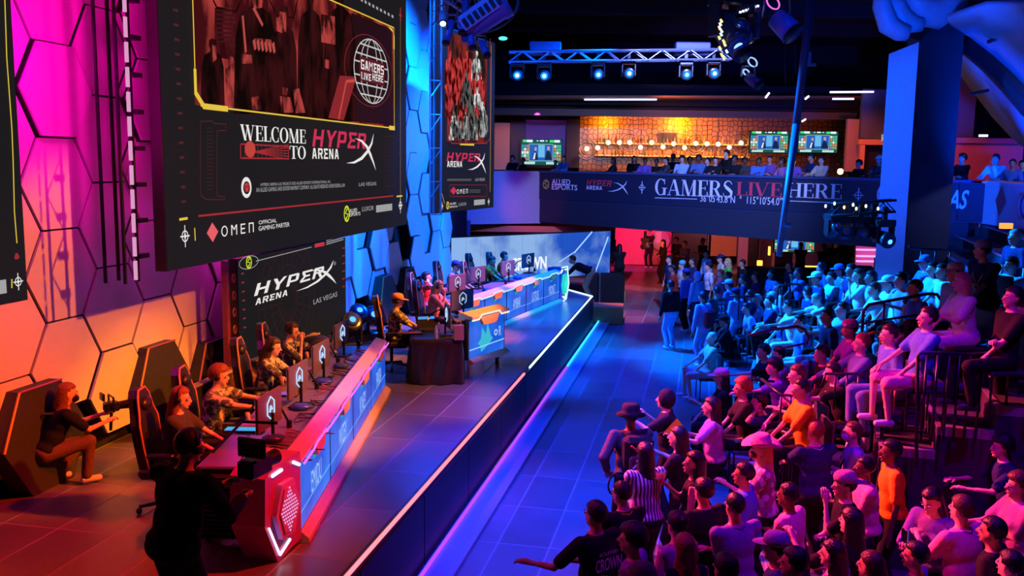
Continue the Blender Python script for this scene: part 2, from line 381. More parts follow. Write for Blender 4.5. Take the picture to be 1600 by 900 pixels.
# ================================================================== FLOOR
def tile_mat(name, col, rough):
    m, nt, b = nodes_mat(name, rough)
    tc = nt.nodes.new('ShaderNodeTexCoord'); oi = nt.nodes.new('ShaderNodeObjectInfo')
    n = nt.nodes.new('ShaderNodeTexNoise'); n.inputs['Scale'].default_value = 2.2; n.inputs['Detail'].default_value = 6
    va = nt.nodes.new('ShaderNodeVectorMath'); va.operation = 'ADD'
    nt.links.new(tc.outputs['Object'], va.inputs[0]); nt.links.new(oi.outputs['Location'], va.inputs[1]); nt.links.new(va.outputs[0], n.inputs['Vector'])
    mx = nt.nodes.new('ShaderNodeMix'); mx.data_type = 'RGBA'
    mx.inputs[6].default_value = (*[c*.55 for c in col], 1); mx.inputs[7].default_value = (*[c*1.5 for c in col], 1)
    ad = nt.nodes.new('ShaderNodeMath'); ad.operation = 'MULTIPLY_ADD'; ad.inputs[1].default_value = .5; ad.inputs[2].default_value = 0
    nt.links.new(oi.outputs['Random'], ad.inputs[0])
    a2 = nt.nodes.new('ShaderNodeMath'); a2.operation = 'MULTIPLY_ADD'; a2.inputs[1].default_value = .5
    nt.links.new(n.outputs['Fac'], a2.inputs[0]); nt.links.new(ad.outputs[0], a2.inputs[2]); nt.links.new(a2.outputs[0], mx.inputs[0])
    nt.links.new(mx.outputs[2], b.inputs['Base Color'])
    r = nt.nodes.new('ShaderNodeMapRange'); r.inputs['To Min'].default_value = rough-.02; r.inputs['To Max'].default_value = rough+.06
    n2 = nt.nodes.new('ShaderNodeTexNoise'); n2.inputs['Scale'].default_value = 9; n2.inputs['Detail'].default_value = 4
    nt.links.new(va.outputs[0], n2.inputs['Vector']); nt.links.new(n2.outputs['Fac'], r.inputs[0]); nt.links.new(r.outputs[0], b.inputs['Roughness'])
    bp = nt.nodes.new('ShaderNodeBump'); bp.inputs['Strength'].default_value = .04; bp.inputs['Distance'].default_value = .01
    nt.links.new(n2.outputs['Fac'], bp.inputs['Height']); nt.links.new(bp.outputs['Normal'], b.inputs['Normal'])
    return m
FLOORT = tile_mat('dark_slate_tile', (.15, .15, .155), .30)
STAGET = tile_mat('dark_stage_tile', (.13, .125, .125), .28)
GROUT = mat((.27, .27, .30), .8, name='grout')
DECK = mat((.02, .02, .02), .7, name='black_board')
rz_u = -AZ
floor = sroot('floor')
b = MB(); b.box((6, 22, -.0435), (60, 64, .08)); b.build('floor_slab', GROUT, floor)
tb = MB(); tb.box((0, 0, -.012), (.598, 1.198, .020)); TILE = bpy.data.meshes.new('floor_tile'); TILE.from_pydata(tb.V, [], tb.F); TILE.materials.append(FLOORT)
for i in range(8):
    for j in range(27):
        u = 7.2+1.22*j+(.61 if False else 0); v = -2.57+.62*i
        if i > 4 and j > 17: continue
        shared(TILE, 'floor_tile', floor, UV(u, v, .0), (0, 0, rz_u))
b = MB()
for i in range(-3, 26):
    for j in range(-3, 34):
        if 0 <= i < 8 and 0 <= j < 27 and not (i > 4 and j > 17): continue
        if i < 0 and j < 28: continue
        p = UV(7.2+1.22*j, -2.57+.62*i, -.012); b.box(p, (.598, 1.198, .020), rz=rz_u)
tag(b.build('floor_tile_field', FLOORT, floor), kind='stuff')
# ================================================================== STAGE
SV = -2.95; SU = 25.1
c3 = P(884, 452.7, .85); c3 = (c3[0]*DU[0]+c3[1]*DU[1], c3[0]*DN[0]+c3[1]*DN[1])
stage = sroot('stage')
outline = [(1.5, SV), (SU, SV), c3, (26.2, -7.4), (1.5, -7.4)]
b = MB(); pts = [UV(u, v, 0)[:2] for u, v in outline]
b.prism(pts, .8465, (0, 0, .0), (1, 0, 0), (0, 1, 0), (0, 0, 1)); b.build('deck', GROUT, stage)
sb = MB(); sb.box((0, 0, -.010), (.598, 1.198, .020)); ST = bpy.data.meshes.new('stage_tile'); ST.from_pydata(sb.V, [], sb.F); ST.materials.append(STAGET)
for i in range(7):
    for j in range(18):
        u = 3.35+1.22*j; v = -3.355-.62*i
        if u > 24.6: continue
        shared(ST, 'stage_tile', stage, UV(u, v, .848), (0, 0, rz_u))
b = MB(); b.box(UV(25.1, -5.4, .835), (4.2, 1.0, .02), rz=rz_u); b.build('far_deck_sheet', STAGET, stage)
# glossy border plank and light strip along the lip
b = MB(); L = SU-1.5; um = (SU+1.5)/2
b.box(UV(um, SV-.045, .84), (.10, L, .026), rz=rz_u); b.build('edge_plank', mat((.03, .03, .035), .25, name='gloss_black'), stage)
def strip(u0, u1, v, z, m, name, parent, w=.035, h=.03):
    b = MB(); b.box(UV((u0+u1)/2, v, z), (w, u1-u0, h), rz=rz_u); return b.build(name, m, parent)
PINKL = glow((1, .12, .14), 3.2); WHITEL = glow((.50, .72, 1), 2.0)
strip(1.6, 15.4, SV-.015, .865, PINKL, 'light_strip', stage, w=.03)['label'] = 'pink red light strip on stage lip'
strip(15.9, SU, SV-.015, .865, WHITEL, 'light_strip', stage, w=.03)['label'] = 'white light strip on stage lip'
b = MB(); e0 = Vector(UV(SU, SV, .87)); e1 = Vector(UV(c3[0], c3[1], .87)); b.tube([e0, e1], .022, 6); b.build('light_strip', WHITEL, stage)
for k in range(12):      # black skirt boards, joints slightly open
    u0 = 1.6+k*1.96; b = MB(); b.box(UV(u0+.975, SV+.012, .41), (.03, 1.93, .80), rz=rz_u); b.build('skirt_board', mat((.006, .006, .008), .55, name='matt_black'), stage)
# sloping reflective ledge with light tube at the foot of the stage
b = MB(); b.box(UV(14.5, SV+.26, .035), (.36, 24, .05), rz=rz_u); led = b.build('foot_ledge', mat((.30, .30, .34), .32, name='brushed_ledge'), stage)
strip(1.6, 19.6, SV+.12, .085, glow((.22, .03, 1), 2.6), 'foot_light', stage, w=.03, h=.03)['label'] = 'violet light line at stage foot'
strip(19.7, 26.4, SV+.12, .085, glow((.02, .35, 1), 3.0), 'foot_light', stage, w=.03, h=.03)['label'] = 'cyan light line at stage foot'
# ================================================================== ROOM SHELL
SHELL = mat((.012, .013, .018), .8, name='dark_paint')
wb = sroot('wall_back'); b = MB(); b.box((6, 47.2, 5), (60, .4, 11)); b.build('wall_surface', SHELL, wb)
wr = sroot('wall_right'); b = MB(); b.box((24, 22, 5), (.4, 64, 11)); b.build('wall_surface', SHELL, wr)
ce = sroot('ceiling'); b = MB(); b.box((6, 22, 10.6), (60, 64, .3)); b.build('ceiling_surface', mat((.006, .006, .007), .9, name='black_ceiling'), ce)
for k in range(7):
    b = MB(); b.box((6, 10+5*k, 10.2), (50, .25, .5)); b.build('ceiling_beam', mat((.01, .01, .012), .8, name='beam_black'), ce)
# ================================================================== HEXAGON WALL
wl = sroot('wall_left'); WV = -7.38
b = MB(); b.box(UV(13.5, WV-.12, 5), (.15, 30, 10.4), rz=rz_u); b.build('wall_backing', mat((.006, .004, .008), .85, name='hex_gap_black'), wl)
HEXW = mat((.62, .60, .64), .42, name='hex_panel_pearl', noise=.05, scale=3); HEXR = mat((.01, .01, .012), .4, name='hex_rim')
def hexmesh(name, r, r2, th, mats):
    b = MB(); ax, ay, an = (*DU, 0), (0, 0, 1), (*DN, 0)
    pr = [(r*math.cos(math.radians(60*i)), r*math.sin(math.radians(60*i))) for i in range(6)]
    b.mi = 1; b.prism(pr, th, (0, 0, 0), ax, ay, an)
    p2 = [(r2*math.cos(math.radians(60*i)), r2*math.sin(math.radians(60*i))) for i in range(6)]
    b.mi = 0; b.prism(p2, .03, tuple(DN[i]*th if i < 2 else 0 for i in range(3)), ax, ay, an)
    me = bpy.data.meshes.new(name); me.from_pydata(b.V, [], b.F)
    for x in mats: me.materials.append(x)
    me.polygons.foreach_set('material_index', b.I); return me
HX = hexmesh('hex_panel', .608, .590, .10, [HEXW, HEXR])
random.seed(5)
for k in range(-5, 18):
    for j in range(-5, 4):
        u = 9.31+.93*k; z = 5.235+1.045*j+(.5225 if k % 2 else 0)
        if z < 1.55 or z > 9.4: continue
        if k == 13 and 1.8 < z < 2.9: continue       # square gap in the blue part
        off = random.choice([0, 0, 0, .03, .06]) if k < 8 else random.choice([0, 0, .03, .06, .09])
        if z < 2.7 and k >= 6: off += random.uniform(0, .16)
        o = shared(HX, 'hex_panel', wl, UV(u, WV+off, z), (0, 0, 0))
# standing scenic hexagon boxes at the foot of the wall
GOLD = mat((.75, .42, .08), .35, .6, name='gold_edge'); HBOX = mat((.022, .024, .02), .6, name='felt_black', bump=.1)
def hexbox(u, v, z, r, rz, label, tilt=0):
    t = thing('hexagon_box', UV(u, v, z), label, 'scenery', 'black hexagon boxes along the wall foot', rz)
    b = MB(); ax, ay, an = (*DU, 0), (-.10*DN[0], -.10*DN[1], 1), (*DN, 0)
    pr = [(r*math.cos(math.radians(60*i)), r*math.sin(math.radians(60*i))) for i in range(6)]
    b.prism(pr, .26, (0, 0, 0), ax, ay, an); b.build('face_panel', HBOX, t)
    b = MB(); A_ = Vector((*DU, 0)); Z_ = Vector((-.10*DN[0], -.10*DN[1], 1)); N_ = Vector((*DN, 0))*.27
    P_ = lambda i: A_*r*math.cos(math.radians(60*i))+Z_*r*math.sin(math.radians(60*i))+N_
    b.tube([P_(3), P_(2)], .014, 6); b.build('edge_trim', GOLD, t)
    b = MB(); b.tube([P_(2), P_(1)], .014, 6); b.build('edge_trim', mat((.3, .1, .35), .4, .3, name='violet_edge'), t)
    return t
hexbox(8.65, -7.30, 1.42, .66, 0, 'black hexagon box with gold edge behind kneeling camera operator')
hexbox(11.0, -7.32, 1.47, .62, .0, 'black hexagon box between kneeling camera operator and desk players')
hexbox(12.4, -7.32, 1.3, .58, .0, 'black hexagon box beside low wall behind first seated player')
hexbox(7.0, -7.3, 1.47, .62, .0, 'black hexagon box at left end of wall')
hexbox(19.6, -7.15, 1.42, .6, .0, 'blue lit black hexagon box behind commentator chair')
hexbox(21.2, -7.15, 1.42, .6, .0, 'black hexagon box behind the red shirted players')
# ================================================================== BALCONY
bal = sroot('balcony'); b0 = np.array([.97, 34.0]); bd = np.array([math.sqrt(.5), -math.sqrt(.5)])
def BP(t, off=0, z=0): p = b0+bd*t+np.array([-bd[1]*-1, 0])*0; n = np.array([-.7071, -.7071]); q = b0+bd*t+n*off; return (float(q[0]), float(q[1]), z)
NAVY = mat((.02, .035, .10), .5, name='navy_paint')
def wall_seg(p, q, z0, z1, th, name, m, parent):
    p = Vector((p[0], p[1], 0)); q = Vector((q[0], q[1], 0)); c = (p+q)/2; d = q-p
    b = MB(); b.box((c.x, c.y, (z0+z1)/2), (d.length, th, z1-z0), rz=math.atan2(d.y, d.x)); return b.build(name, m, parent)
wall_seg(BP(0), BP(15.0), 3.15, 4.15, .15, 'parapet', NAVY, bal)
wall_seg(BP(0, -.05), BP(15.0, -.05), 2.35, 3.15, .25, 'fascia', mat((.015, .02, .045), .6, name='fascia_dark'), bal)
wall_seg(BP(0, .02), BP(15.0, .02), 4.15, 4.22, .22, 'top_rail', mat((.04, .06, .16), .35, name='rail_cap'), bal)
e1 = A(1530, 300, 23.3); e2 = A(1660, 300, 19.5)
wall_seg(BP(14.9), BP(15.4), 3.15, 4.15, .15, 'parapet', NAVY, bal)
wall_seg(BP(15.4), e2, 3.15, 4.15, .15, 'parapet', NAVY, bal); wall_seg(BP(15.4), e2, 2.2, 3.15, .3, 'fascia', mat((.015, .02, .045), .6, name='fascia_dark'), bal)
wall_seg(BP(15.4), e2, 4.15, 4.22, .22, 'top_rail', mat((.04, .06, .16), .35, name='rail_cap'), bal)
wall_seg(BP(0), (-7, 30.6), 2.3, 4.2, .2, 'side_parapet', mat((.30, .30, .36), .6, name='painted_board'), bal)
b = MB(); b.add([(-7, 30.6, 3.1), BP(0, -.1, 3.1), BP(15.4, -.1, 3.1), (e2[0], e2[1], 3.1), (24, 19, 3.1), (24, 47, 3.1), (-10, 47, 3.1),
      (-7, 30.6, 2.5), BP(0, -.1, 2.5), BP(15.4, -.1, 2.5), (e2[0], e2[1], 2.5), (24, 19, 2.5), (24, 47, 2.5), (-10, 47, 2.5)],
      [tuple(range(7)), tuple(range(13, 6, -1))]+[(i, (i+1) % 7, 7+(i+1) % 7, 7+i) for i in range(7)])
b.build('balcony_slab', mat((.02, .02, .03), .5, name='slab_dark'), bal)
# ceiling soffit over the balcony with its brown edge
so = sroot('soffit'); b = MB(); b.box((7, 40.5, 7.45), (30, .3, .9)); b.build('edge_beam', SHELL, so)
b = MB(); b.box((9, 39.6, 7.32), (26, 1.6, .08), ry=-.012); b.build('edge_lining', mat((.35, .17, .07), .6, name='brown_board'), so)
b = MB(); b.box((8, 44, 6.95), (28, 6.0, .1)); b.build('lower_soffit', mat((.03, .03, .04), .7, name='soffit_dark'), so)
b = MB(); b.box((6.5, 41.3, 6.72), (17, .5, .28)); b.build('bar_header', mat((.28, .18, .10), .6, name='bar_header_board'), so)
# ================================================================== PILLAR
pil = sroot('pillar'); pz = 20.5
pf0 = A(1428, 200, pz); pf1 = A(1492, 200, pz+.2); pf0b = A(1408, 200, pz+1.3)
b = MB(); X0, X1 = pf0[0]-.0, pf1[0]
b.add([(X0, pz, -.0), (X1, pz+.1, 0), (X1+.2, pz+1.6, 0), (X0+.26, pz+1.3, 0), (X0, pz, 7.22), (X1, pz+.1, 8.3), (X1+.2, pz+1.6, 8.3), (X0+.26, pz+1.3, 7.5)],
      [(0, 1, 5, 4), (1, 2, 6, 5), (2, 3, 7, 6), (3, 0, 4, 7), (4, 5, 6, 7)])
b.build('pillar_shaft', mat((.006, .007, .012), .6, name='pillar_shaded_side'), pil)
b = MB(); a0 = A(1416, 60, pz+.05); 
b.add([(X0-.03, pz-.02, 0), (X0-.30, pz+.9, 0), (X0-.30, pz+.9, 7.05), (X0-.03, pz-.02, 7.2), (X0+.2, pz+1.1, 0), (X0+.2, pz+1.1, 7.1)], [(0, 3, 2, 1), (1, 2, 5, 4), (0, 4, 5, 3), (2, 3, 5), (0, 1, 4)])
b.build('pillar_flank', mat((.35, .36, .42), .6, name='pillar_lit_side'), pil)  # lit side of the pillar painted paler than the shaded shaft
# vaulted side ceiling: curved painted shell with a dark rib
va = sroot('vault_ceiling')
def strip_surface(A0, A1, n, m, name, parent, th=.12):
    b = MB(); vs = []; N = len(A0)
    for a, c in zip(A0, A1): vs += [tuple(a), tuple(c)]
    vs2 = [(x, y+.0, z+th) for x, y, z in vs]
    fs = [(2*i, 2*i+1, 2*i+3, 2*i+2) for i in range(N-1)]; k = 2*N
    fs += [(k+2*i, k+2*i+2, k+2*i+3, k+2*i+1) for i in range(N-1)]
    fs += [(2*i, 2*i+2, k+2*i+2, k+2*i) for i in range(N-1)]+[(2*i+1, k+2*i+1, k+2*i+3, 2*i+3) for i in range(N-1)]
    fs += [(0, k, k+1, 1), (2*N-2, 2*N-1, k+2*N-1, k+2*N-2)]
    b.add(vs+vs2, fs); return b.build(name, m, parent, smooth=True)
VP_ = mat((.30, .30, .34), .8, name='vault_paint', noise=.25, scale=.7)
far = [A(x, y, Z) for x, y, Z in ((1485, 100, 25), (1500, 118, 24.5), (1525, 150, 24), (1550, 183, 23.3), (1580, 215, 22.5), (1640, 262, 21.5))]
mid = [A(x, y, Z) for x, y, Z in ((1488, 56, 22.5), (1515, 78, 22), (1545, 105, 21.5), (1575, 140, 21), (1604, 178, 20.5), (1660, 225, 20))]
strip_surface(mid, far, 6, VP_, 'vault_shell', va)
mid2 = [A(x, y, Z) for x, y, Z in ((1488, 44, 21.5), (1515, 58, 21), (1550, 85, 20.5), (1580, 112, 20), (1612, 145, 19.5), (1665, 190, 19))]
near = [A(x, y, Z) for x, y, Z in ((1480, 32, 19), (1540, 12, 18), (1610, 10, 17), (1660, 25, 16), (1710, 60, 15.5), (1770, 110, 15))]
strip_surface(near, mid2, 6, VP_, 'vault_shell', va)
b = MB(); rp = [tuple((np.array(a)+np.array(c))/2+np.array([0, -.25, -.05])) for a, c in zip(mid, mid2)]
b.tube(rp, .33, 8); b.build('vault_rib', mat((.006, .007, .012), .7, name='rib_black'), va, smooth=True)
for (x0, y0, x1, y1, Z) in ((1543, 66, 1577, 52, 19.6), (1517, 147, 1545, 141, 22.3)):
    b = MB(); b.tube([A(x0, y0, Z), A(x1, y1, Z-.3)], .04, 6); b.build('slot_vent', BLACK, va)
b = MB()
for k, pts in enumerate([[(1380, -30), (1378, 10), (1388, 40), (1405, 50), (1418, 52)], [(1396, -30), (1396, 0), (1408, 26), (1425, 38), (1440, 38)], [(1420, -30), (1428, -4), (1440, 16), (1462, 20), (1485, 4), (1492, -30)]]):
    b.tube([A(x, y, 19.8+.2*k) for x, y in pts], [.17, .19, .21, .19, .16][:len(pts)] if k < 2 else [.36]*6, 12)
o = b.build('round_duct', mat((.35, .36, .4), .45, name='duct_paint'), None, smooth=True, org=A(1430, 0, 20))
tag(o, 'big rounded duct bends over the blue pillar', 'duct')
# ================================================================== SCREENS
PANEL = mat((.010, .010, .010), .55, emit=.0, noise=.1, name='screen_black')
def scr_black():
    m, nt, b = nodes_mat('led_black', .5); b.inputs['Base Color'].default_value = (.001, .001, .001, 1); b.inputs['Specular IOR Level'].default_value = .04
    b.inputs['Emission Color'].default_value = (.012, .0105, .0105, 1); b.inputs['Emission Strength'].default_value = 1.0; return m
SCR = scr_black()
WH = glow((.85, .83, .80), .95); HRED = glow((.62, .03, .09), .95); DRED = glow((.22, .015, .02), .8); YEL = glow((.85, .60, .06), .9)
LRED = glow((.45, .03, .04), .8); FAINT = glow((.10, .02, .02), .8); LGREY = glow((.45, .45, .45), .8); YGRN = glow((.65, .75, .03), .9)
def photo_mat(name, c0, c1, scale, emit=1):
    m, nt, b = nodes_mat(name, .6); tc = nt.nodes.new('ShaderNodeTexCoord'); n = nt.nodes.new('ShaderNodeTexNoise'); n.inputs['Scale'].default_value = scale; n.inputs['Detail'].default_value = 8
    mp = nt.nodes.new('ShaderNodeMapping'); mp.inputs['Scale'].default_value = (1, 1, .5)
    cr = nt.nodes.new('ShaderNodeValToRGB'); cr.color_ramp.elements[0].position = .42; cr.color_ramp.elements[0].color = (*c0, 1); cr.color_ramp.elements[1].position = .60; cr.color_ramp.elements[1].color = (*c1, 1)
    nt.links.new(tc.outputs['Object'], mp.inputs[0]); nt.links.new(mp.outputs[0], n.inputs['Vector']); nt.links.new(n.outputs['Fac'], cr.inputs[0]); nt.links.new(cr.outputs[0], b.inputs['Emission Color'])
    b.inputs['Base Color'].default_value = (0, 0, 0, 1); b.inputs['Specular IOR Level'].default_value = .0; b.inputs['Emission Strength'].default_value = emit; return m
def screen_box(pl, s0, s1, z0, z1, label, th=.14, rim=True):
    c = pl.pt(((s0+s1)/2, z0)); t = thing('video_screen', c, label, 'screen')
    b = MB(); d = math.atan2(pl.a[1], pl.a[0]); cc = pl.pt(((s0+s1)/2, (z0+z1)/2), -th/2-.002); b.box(cc, (s1-s0, th, z1-z0), rz=d); b.build('cabinet', mat((.02, .02, .022), .5, name='cabinet_black'), t, org=c)
    b = MB(); g = .012; b.add([pl.pt(q, .004) for q in ((s0+g, z0+g), (s1-g, z0+g), (s1-g, z1-g), (s0+g, z1-g))], [(0, 1, 2, 3)]); b.build('display', SCR, t, org=c)
    return t, c
def px(pl, pts): return [pl.hit(x, y) for x, y in pts]
def outline_px(pl, pts, w, close=True):
    q = px(pl, pts); n = len(q); return [line2(q[i], q[(i+1) % n], w) for i in range(n if close else n-1)]
def person_shape(pl, x, y0, y1, w, head=1):   # flat printed silhouette, in picture points
    h = y1-y0; hw = w*.16
    s = [(x-w*.5, y1), (x-w*.46, y0+h*.42), (x-w*.34, y0+h*.24), (x-w*.1, y0+h*.19), (x-w*.1, y0+h*.15), (x-hw, y0+h*.1), (x-hw*.9, y0+h*.02), (x, y0), (x+hw*.9, y0+h*.02), (x+hw, y0+h*.1), (x+w*.1, y0+h*.15), (x+w*.1, y0+h*.19), (x+w*.34, y0+h*.24), (x+w*.46, y0+h*.42), (x+w*.5, y1)]
    return px(pl, s)
def crosshair(pl, x, y, r, t, org, m=None):
    c = pl.hit(x, y); R = r; ps = ringp(c[0], c[1], R*.7, R*.7, R*.55, R*.55, n=14)+[line2((c[0], c[1]-R*1.3), (c[0], c[1]+R*1.3), R*.16), line2((c[0]-R, c[1]), (c[0]+R, c[1]), R*.16)]
    ps.append([(c[0]-R*.22, c[1]), (c[0], c[1]-R*.6), (c[0]+R*.22, c[1]), (c[0], c[1]+R*.6)]); flat(pl, ps, 'crosshair_mark', m or WH, t, org)
def psz(pl, x, y, wp, hp): return (abs(pl.hit(x+wp/2, y)[0]-pl.hit(x-wp/2, y)[0]), abs(pl.hit(x, y-hp/2)[1]-pl.hit(x, y+hp/2)[1]))
def skull(pl, x, y, wd, ht, t, org, mw=None, mr=None):
    wd, ht = psz(pl, x, y, wd, ht)
    c = pl.hit(x, y); a = wd/2; h = ht/2; mw = mw or WH; mr = mr or glow((.6, .04, .04), .9)
    flat(pl, [[(c[0]+a*math.cos(i*math.pi/9), c[1]+h*math.sin(i*math.pi/9)) for i in range(18)]], 'helmet_mark', mw, t, org)
    flat(pl, [[(c[0]+a*.68*math.cos(i*math.pi/9), c[1]-h*.02+h*.62*math.sin(i*math.pi/9)) for i in range(18)]], 'visor_mark', SCR, t, org, .013)
    flat(pl, [[(c[0]+a*.5*math.cos(i*math.pi/8), c[1]+h*.1+h*.36*math.sin(i*math.pi/8)) for i in range(16)], [(c[0]-a*.28, c[1]-h*.4), (c[0]+a*.28, c[1]-h*.4), (c[0]+a*.36, c[1]), (c[0]-a*.36, c[1])]], 'skull_mark', mr, t, org, .016)
    flat(pl, [[(c[0]+sx*a*.22+a*.12*math.cos(i*math.pi/4), c[1]+h*.08+h*.1*math.sin(i*math.pi/4)) for i in range(8)] for sx in (-1, 1)], 'eye_mark', SCR, t, org, .019)
def hyper(pl, box, xbox, arena, t, org, mred, mwh, sh=.18):
    flat(pl, glyphs('HYPER', block, box, sh, .1), 'lettering', mred, t, org, .010)
    flat(pl, swoosh(pl, boxmap(xbox)), 'arena_mark', mwh, t, org, .014)
    flat(pl, glyphs('ARENA', block, arena, .0 if mred is not mwh else .15, .14), 'lettering', mwh, t, org, .010)
def diamond(pl, x, y, wd, ht, t, org, m):
    wd, ht = psz(pl, x, y, wd, ht)
    c = pl.hit(x, y); flat(pl, [[(c[0]-wd/2, c[1]), (c[0], c[1]-ht/2), (c[0]+wd/2, c[1]), (c[0], c[1]+ht/2)]], 'diamond_mark', m, t, org)
def allied(pl, x, y, r, t, org, m):
    c = pl.hit(x, y); flat(pl, ringp(c[0], c[1], r, r*1.1, r*.72, r*.8, n=16)+pathw([(c[0]-r*.3, c[1]-r*.7), (c[0]+r*.5, c[1]-r*.1), (c[0]-r*.5, c[1]+r*.1), (c[0]+r*.3, c[1]+r*.7)], [r*.3]*4), 'round_mark', m, t, org)
V6 = -6.0
pA = UV(9.44, V6); pB = UV(18.1, V6)
PL1 = Plane2(pA, pB, UV(10, 0))
BW = PL1.L
zb = PL1.hit(634, 351)[1]
t, org = screen_box(PL1, 0, BW, zb, 8.4, 'huge black video wall reading WELCOME TO over the seated players'); T1 = t
fr = PL1.rect((304, 163), (614, 43)); fs0, fz0, fs1, fz1 = fr; fz0 = PL1.hit(305, 164)[1]
fz1 = PL1.hit(613, 43)[1]
RP = photo_mat('red_photo', (.05, .004, .006), (.42, .045, .04), 1.6)
flat(PL1, [[(fs0, fz0), (fs1, fz0), (fs1, fz1), (fs0, fz1)]], 'printed_photo', RP, t, org, .006)
DK = photo_mat('print_dark', (.006, .002, .002), (.038, .005, .006), 3); MR = photo_mat('print_red', (.03, .004, .004), (.42, .05, .045), 6); MD = photo_mat('print_maroon', (.03, .003, .004), (.16, .014, .018), 3)
# back wall of the printed photo: lockers and boards
flat(PL1, [px(PL1, [(335, 12), (368, 12), (366, 95), (333, 88)])], 'printed_boards', MD, t, org, .007)
flat(PL1, [px(PL1, [(336, 14+7*k), (366, 16+7*k), (366, 19+7*k), (336, 17+7*k)]) for k in range(8)], 'printed_slats', glow((.05, .006, .008), 1), t, org, .008)
flat(PL1, outline_px(PL1, [(332, 0), (338, 12), (368, 18), (376, 0)], .03, False)+outline_px(PL1, [(420, 0), (432, 24), (458, 28), (464, 0)], .03, False), 'printed_outline', DK, t, org, .008)
flat(PL1, [person_shape(PL1, 331, 60, 168, 38), person_shape(PL1, 398, -30, 178, 68), person_shape(PL1, 443, 8, 180, 42), person_shape(PL1, 484, -25, 184, 42), person_shape(PL1, 530, -30, 190, 52)], 'printed_figure', DK, t, org, .010)
flat(PL1, [person_shape(PL1, 360, 88, 171, 26)], 'printed_figure', MR, t, org, .009)
flat(PL1, [px(PL1, p) for p in ([(330, 70), (336, 72), (337, 92), (331, 98)], [(375, 84), (392, 86), (393, 99), (376, 100)], [(392, 66), (397, 60), (404, 60), (422, 62), (427, 72), (424, 80), (408, 74), (394, 78)], [(436, 18), (446, 20), (446, 50), (434, 50)], [(430, 28), (437, 26), (440, 52), (430, 48)], [(500, 22), (522, 26), (523, 70), (501, 66)], [(504, 92), (513, 94), (513, 108), (506, 106)], [(438, 136), (448, 138), (447, 150), (440, 148)], [(392, 0), (410, 0), (408, 12), (396, 14)], [(392, 152), (403, 150), (408, 172), (390, 171)], [(436, 150), (452, 152), (458, 176), (438, 176)], [(457, 140), (466, 138), (476, 176), (460, 177)])], 'printed_highlight', MR, t, org, .013)
flat(PL1, [px(PL1, [(376, 25), (379, 24), (384, 80), (381, 84)]), px(PL1, [(393, 14), (408, 42), (410, 38), (396, 10)])]+[px(PL1, [(393+6*k, 64+k), (397+6*k, 60+k), (399+6*k, 76+k), (396+6*k, 79+k)]) for k in range(6)], 'printed_stripe', glow((.5, .07, .06), .9), t, org, .015)
flat(PL1, [px(PL1, [(530, 118), (556, 120), (536, 188), (512, 184)])], 'printed_table', glow((.28, .02, .025), .9), t, org, .012)
flat(PL1, outline_px(PL1, [(553, 126), (540, 127), (528, 186)], .05, False), 'printed_glow_line', glow((.6, .08, .05), .9), t, org, .014)
flat(PL1, [px(PL1, [(548, 20), (612, 46), (613, 196), (556, 190)])], 'printed_shadow', glow((.02, .004, .005), .9), t, org, .008)
# yellow frame
k_ = .022
flat(PL1, [line2((fs0, fz0+.1), (fs0, fz1), k_), line2((fs0+.1, fz0), (fs1, fz0), k_), line2((fs1, fz0), (fs1, fz1), k_), line2((fs0, fz1), (fs1, fz1), k_),
    [(fs0-.03, fz0+.42), (fs0+.03, fz0+.42), (fs0+.03, fz0+.16), (fs0-.03, fz0+.12)], [(fs0-.03, fz0+.12), (fs0+.03, fz0+.16), (fs0+.20, fz0+.02), (fs0+.16, fz0-.04)], [(fs0+.16, fz0-.04), (fs0+.18, fz0+.03), (fs0+.75, fz0+.03), (fs0+.75, fz0-.04)],
    [(fs1-.35, fz1-.03), (fs1-.1, fz1-.03), (fs1+.03, fz1-.15), (fs1+.03, fz1-.4), (fs1-.03, fz1-.4), (fs1-.03, fz1-.1)], [(fs1-.3, fz0+.04), (fs1+.03, fz0+.04), (fs1+.03, fz0-.04), (fs1-.3, fz0-.04)]], 'yellow_frame', YEL, t, org, .02)
hc = PL1.hit(580, 112); rr = PL1.hit(606, 112)[0]-hc[0]; rv = (PL1.hit(580, 62)[1]-PL1.hit(580, 163)[1])/2
gl = ringp(hc[0], hc[1], rr, rv, rr*.96, rv*.97, n=28)
for k in (-.66, -.33, .33, .66): gl += ringp(hc[0], hc[1], rr*abs(k), rv, rr*abs(k)-.03, rv*.97, 90 if k < 0 else -90, 270 if k < 0 else 90, 14)
for k in (-.75, -.45, -.2, .2, .45, .75): gl.append(line2((hc[0]-rr*math.sqrt(1-k*k), hc[1]+rv*k), (hc[0]+rr*math.sqrt(1-k*k), hc[1]+rv*k), .025))
flat(PL1, gl, 'globe_mark', glow((.6, .62, .6), .9), t, org, .016)
flat(PL1, [PB for PB in ringp(hc[0]-rr*.1, hc[1], rr*1.35, rv*1.1, rr*1.33, rv*1.08, n=30)], 'orbit_line', glow((.3, .03, .04), .8), t, org, .011)
bx = PL1.rect((561, 124), (599, 103)); flat(PL1, B(bx[0], bx[1]-.02, bx[2], bx[3]+.04), 'label_ground', glow((.12, .01, .02), .9), t, org, .02)
flat(PL1, glyphs('GAMERS', block, PL1.rect((562, 107.5), (598, 103.5)), .0, .1), 'lettering', WH, t, org, .026)
flat(PL1, glyphs('LIVE', lambda c: didone(c) if c in 'LI' else block(c), PL1.rect((562, 123), (578, 116.5)), 0, .1)+glyphs('HERE', block, PL1.rect((580, 125.3), (597, 119)), 0, .1), 'lettering', WH, t, org, .026)
flat(PL1, glyphs('WELCOME', didone, PL1.rect((375, 219), (477, 203)), 0, .03), 'lettering', WH, t, org)
flat(PL1, glyphs('TO', didone, PL1.rect((452, 248), (477, 229)), 0, .03), 'lettering', WH, t, org)
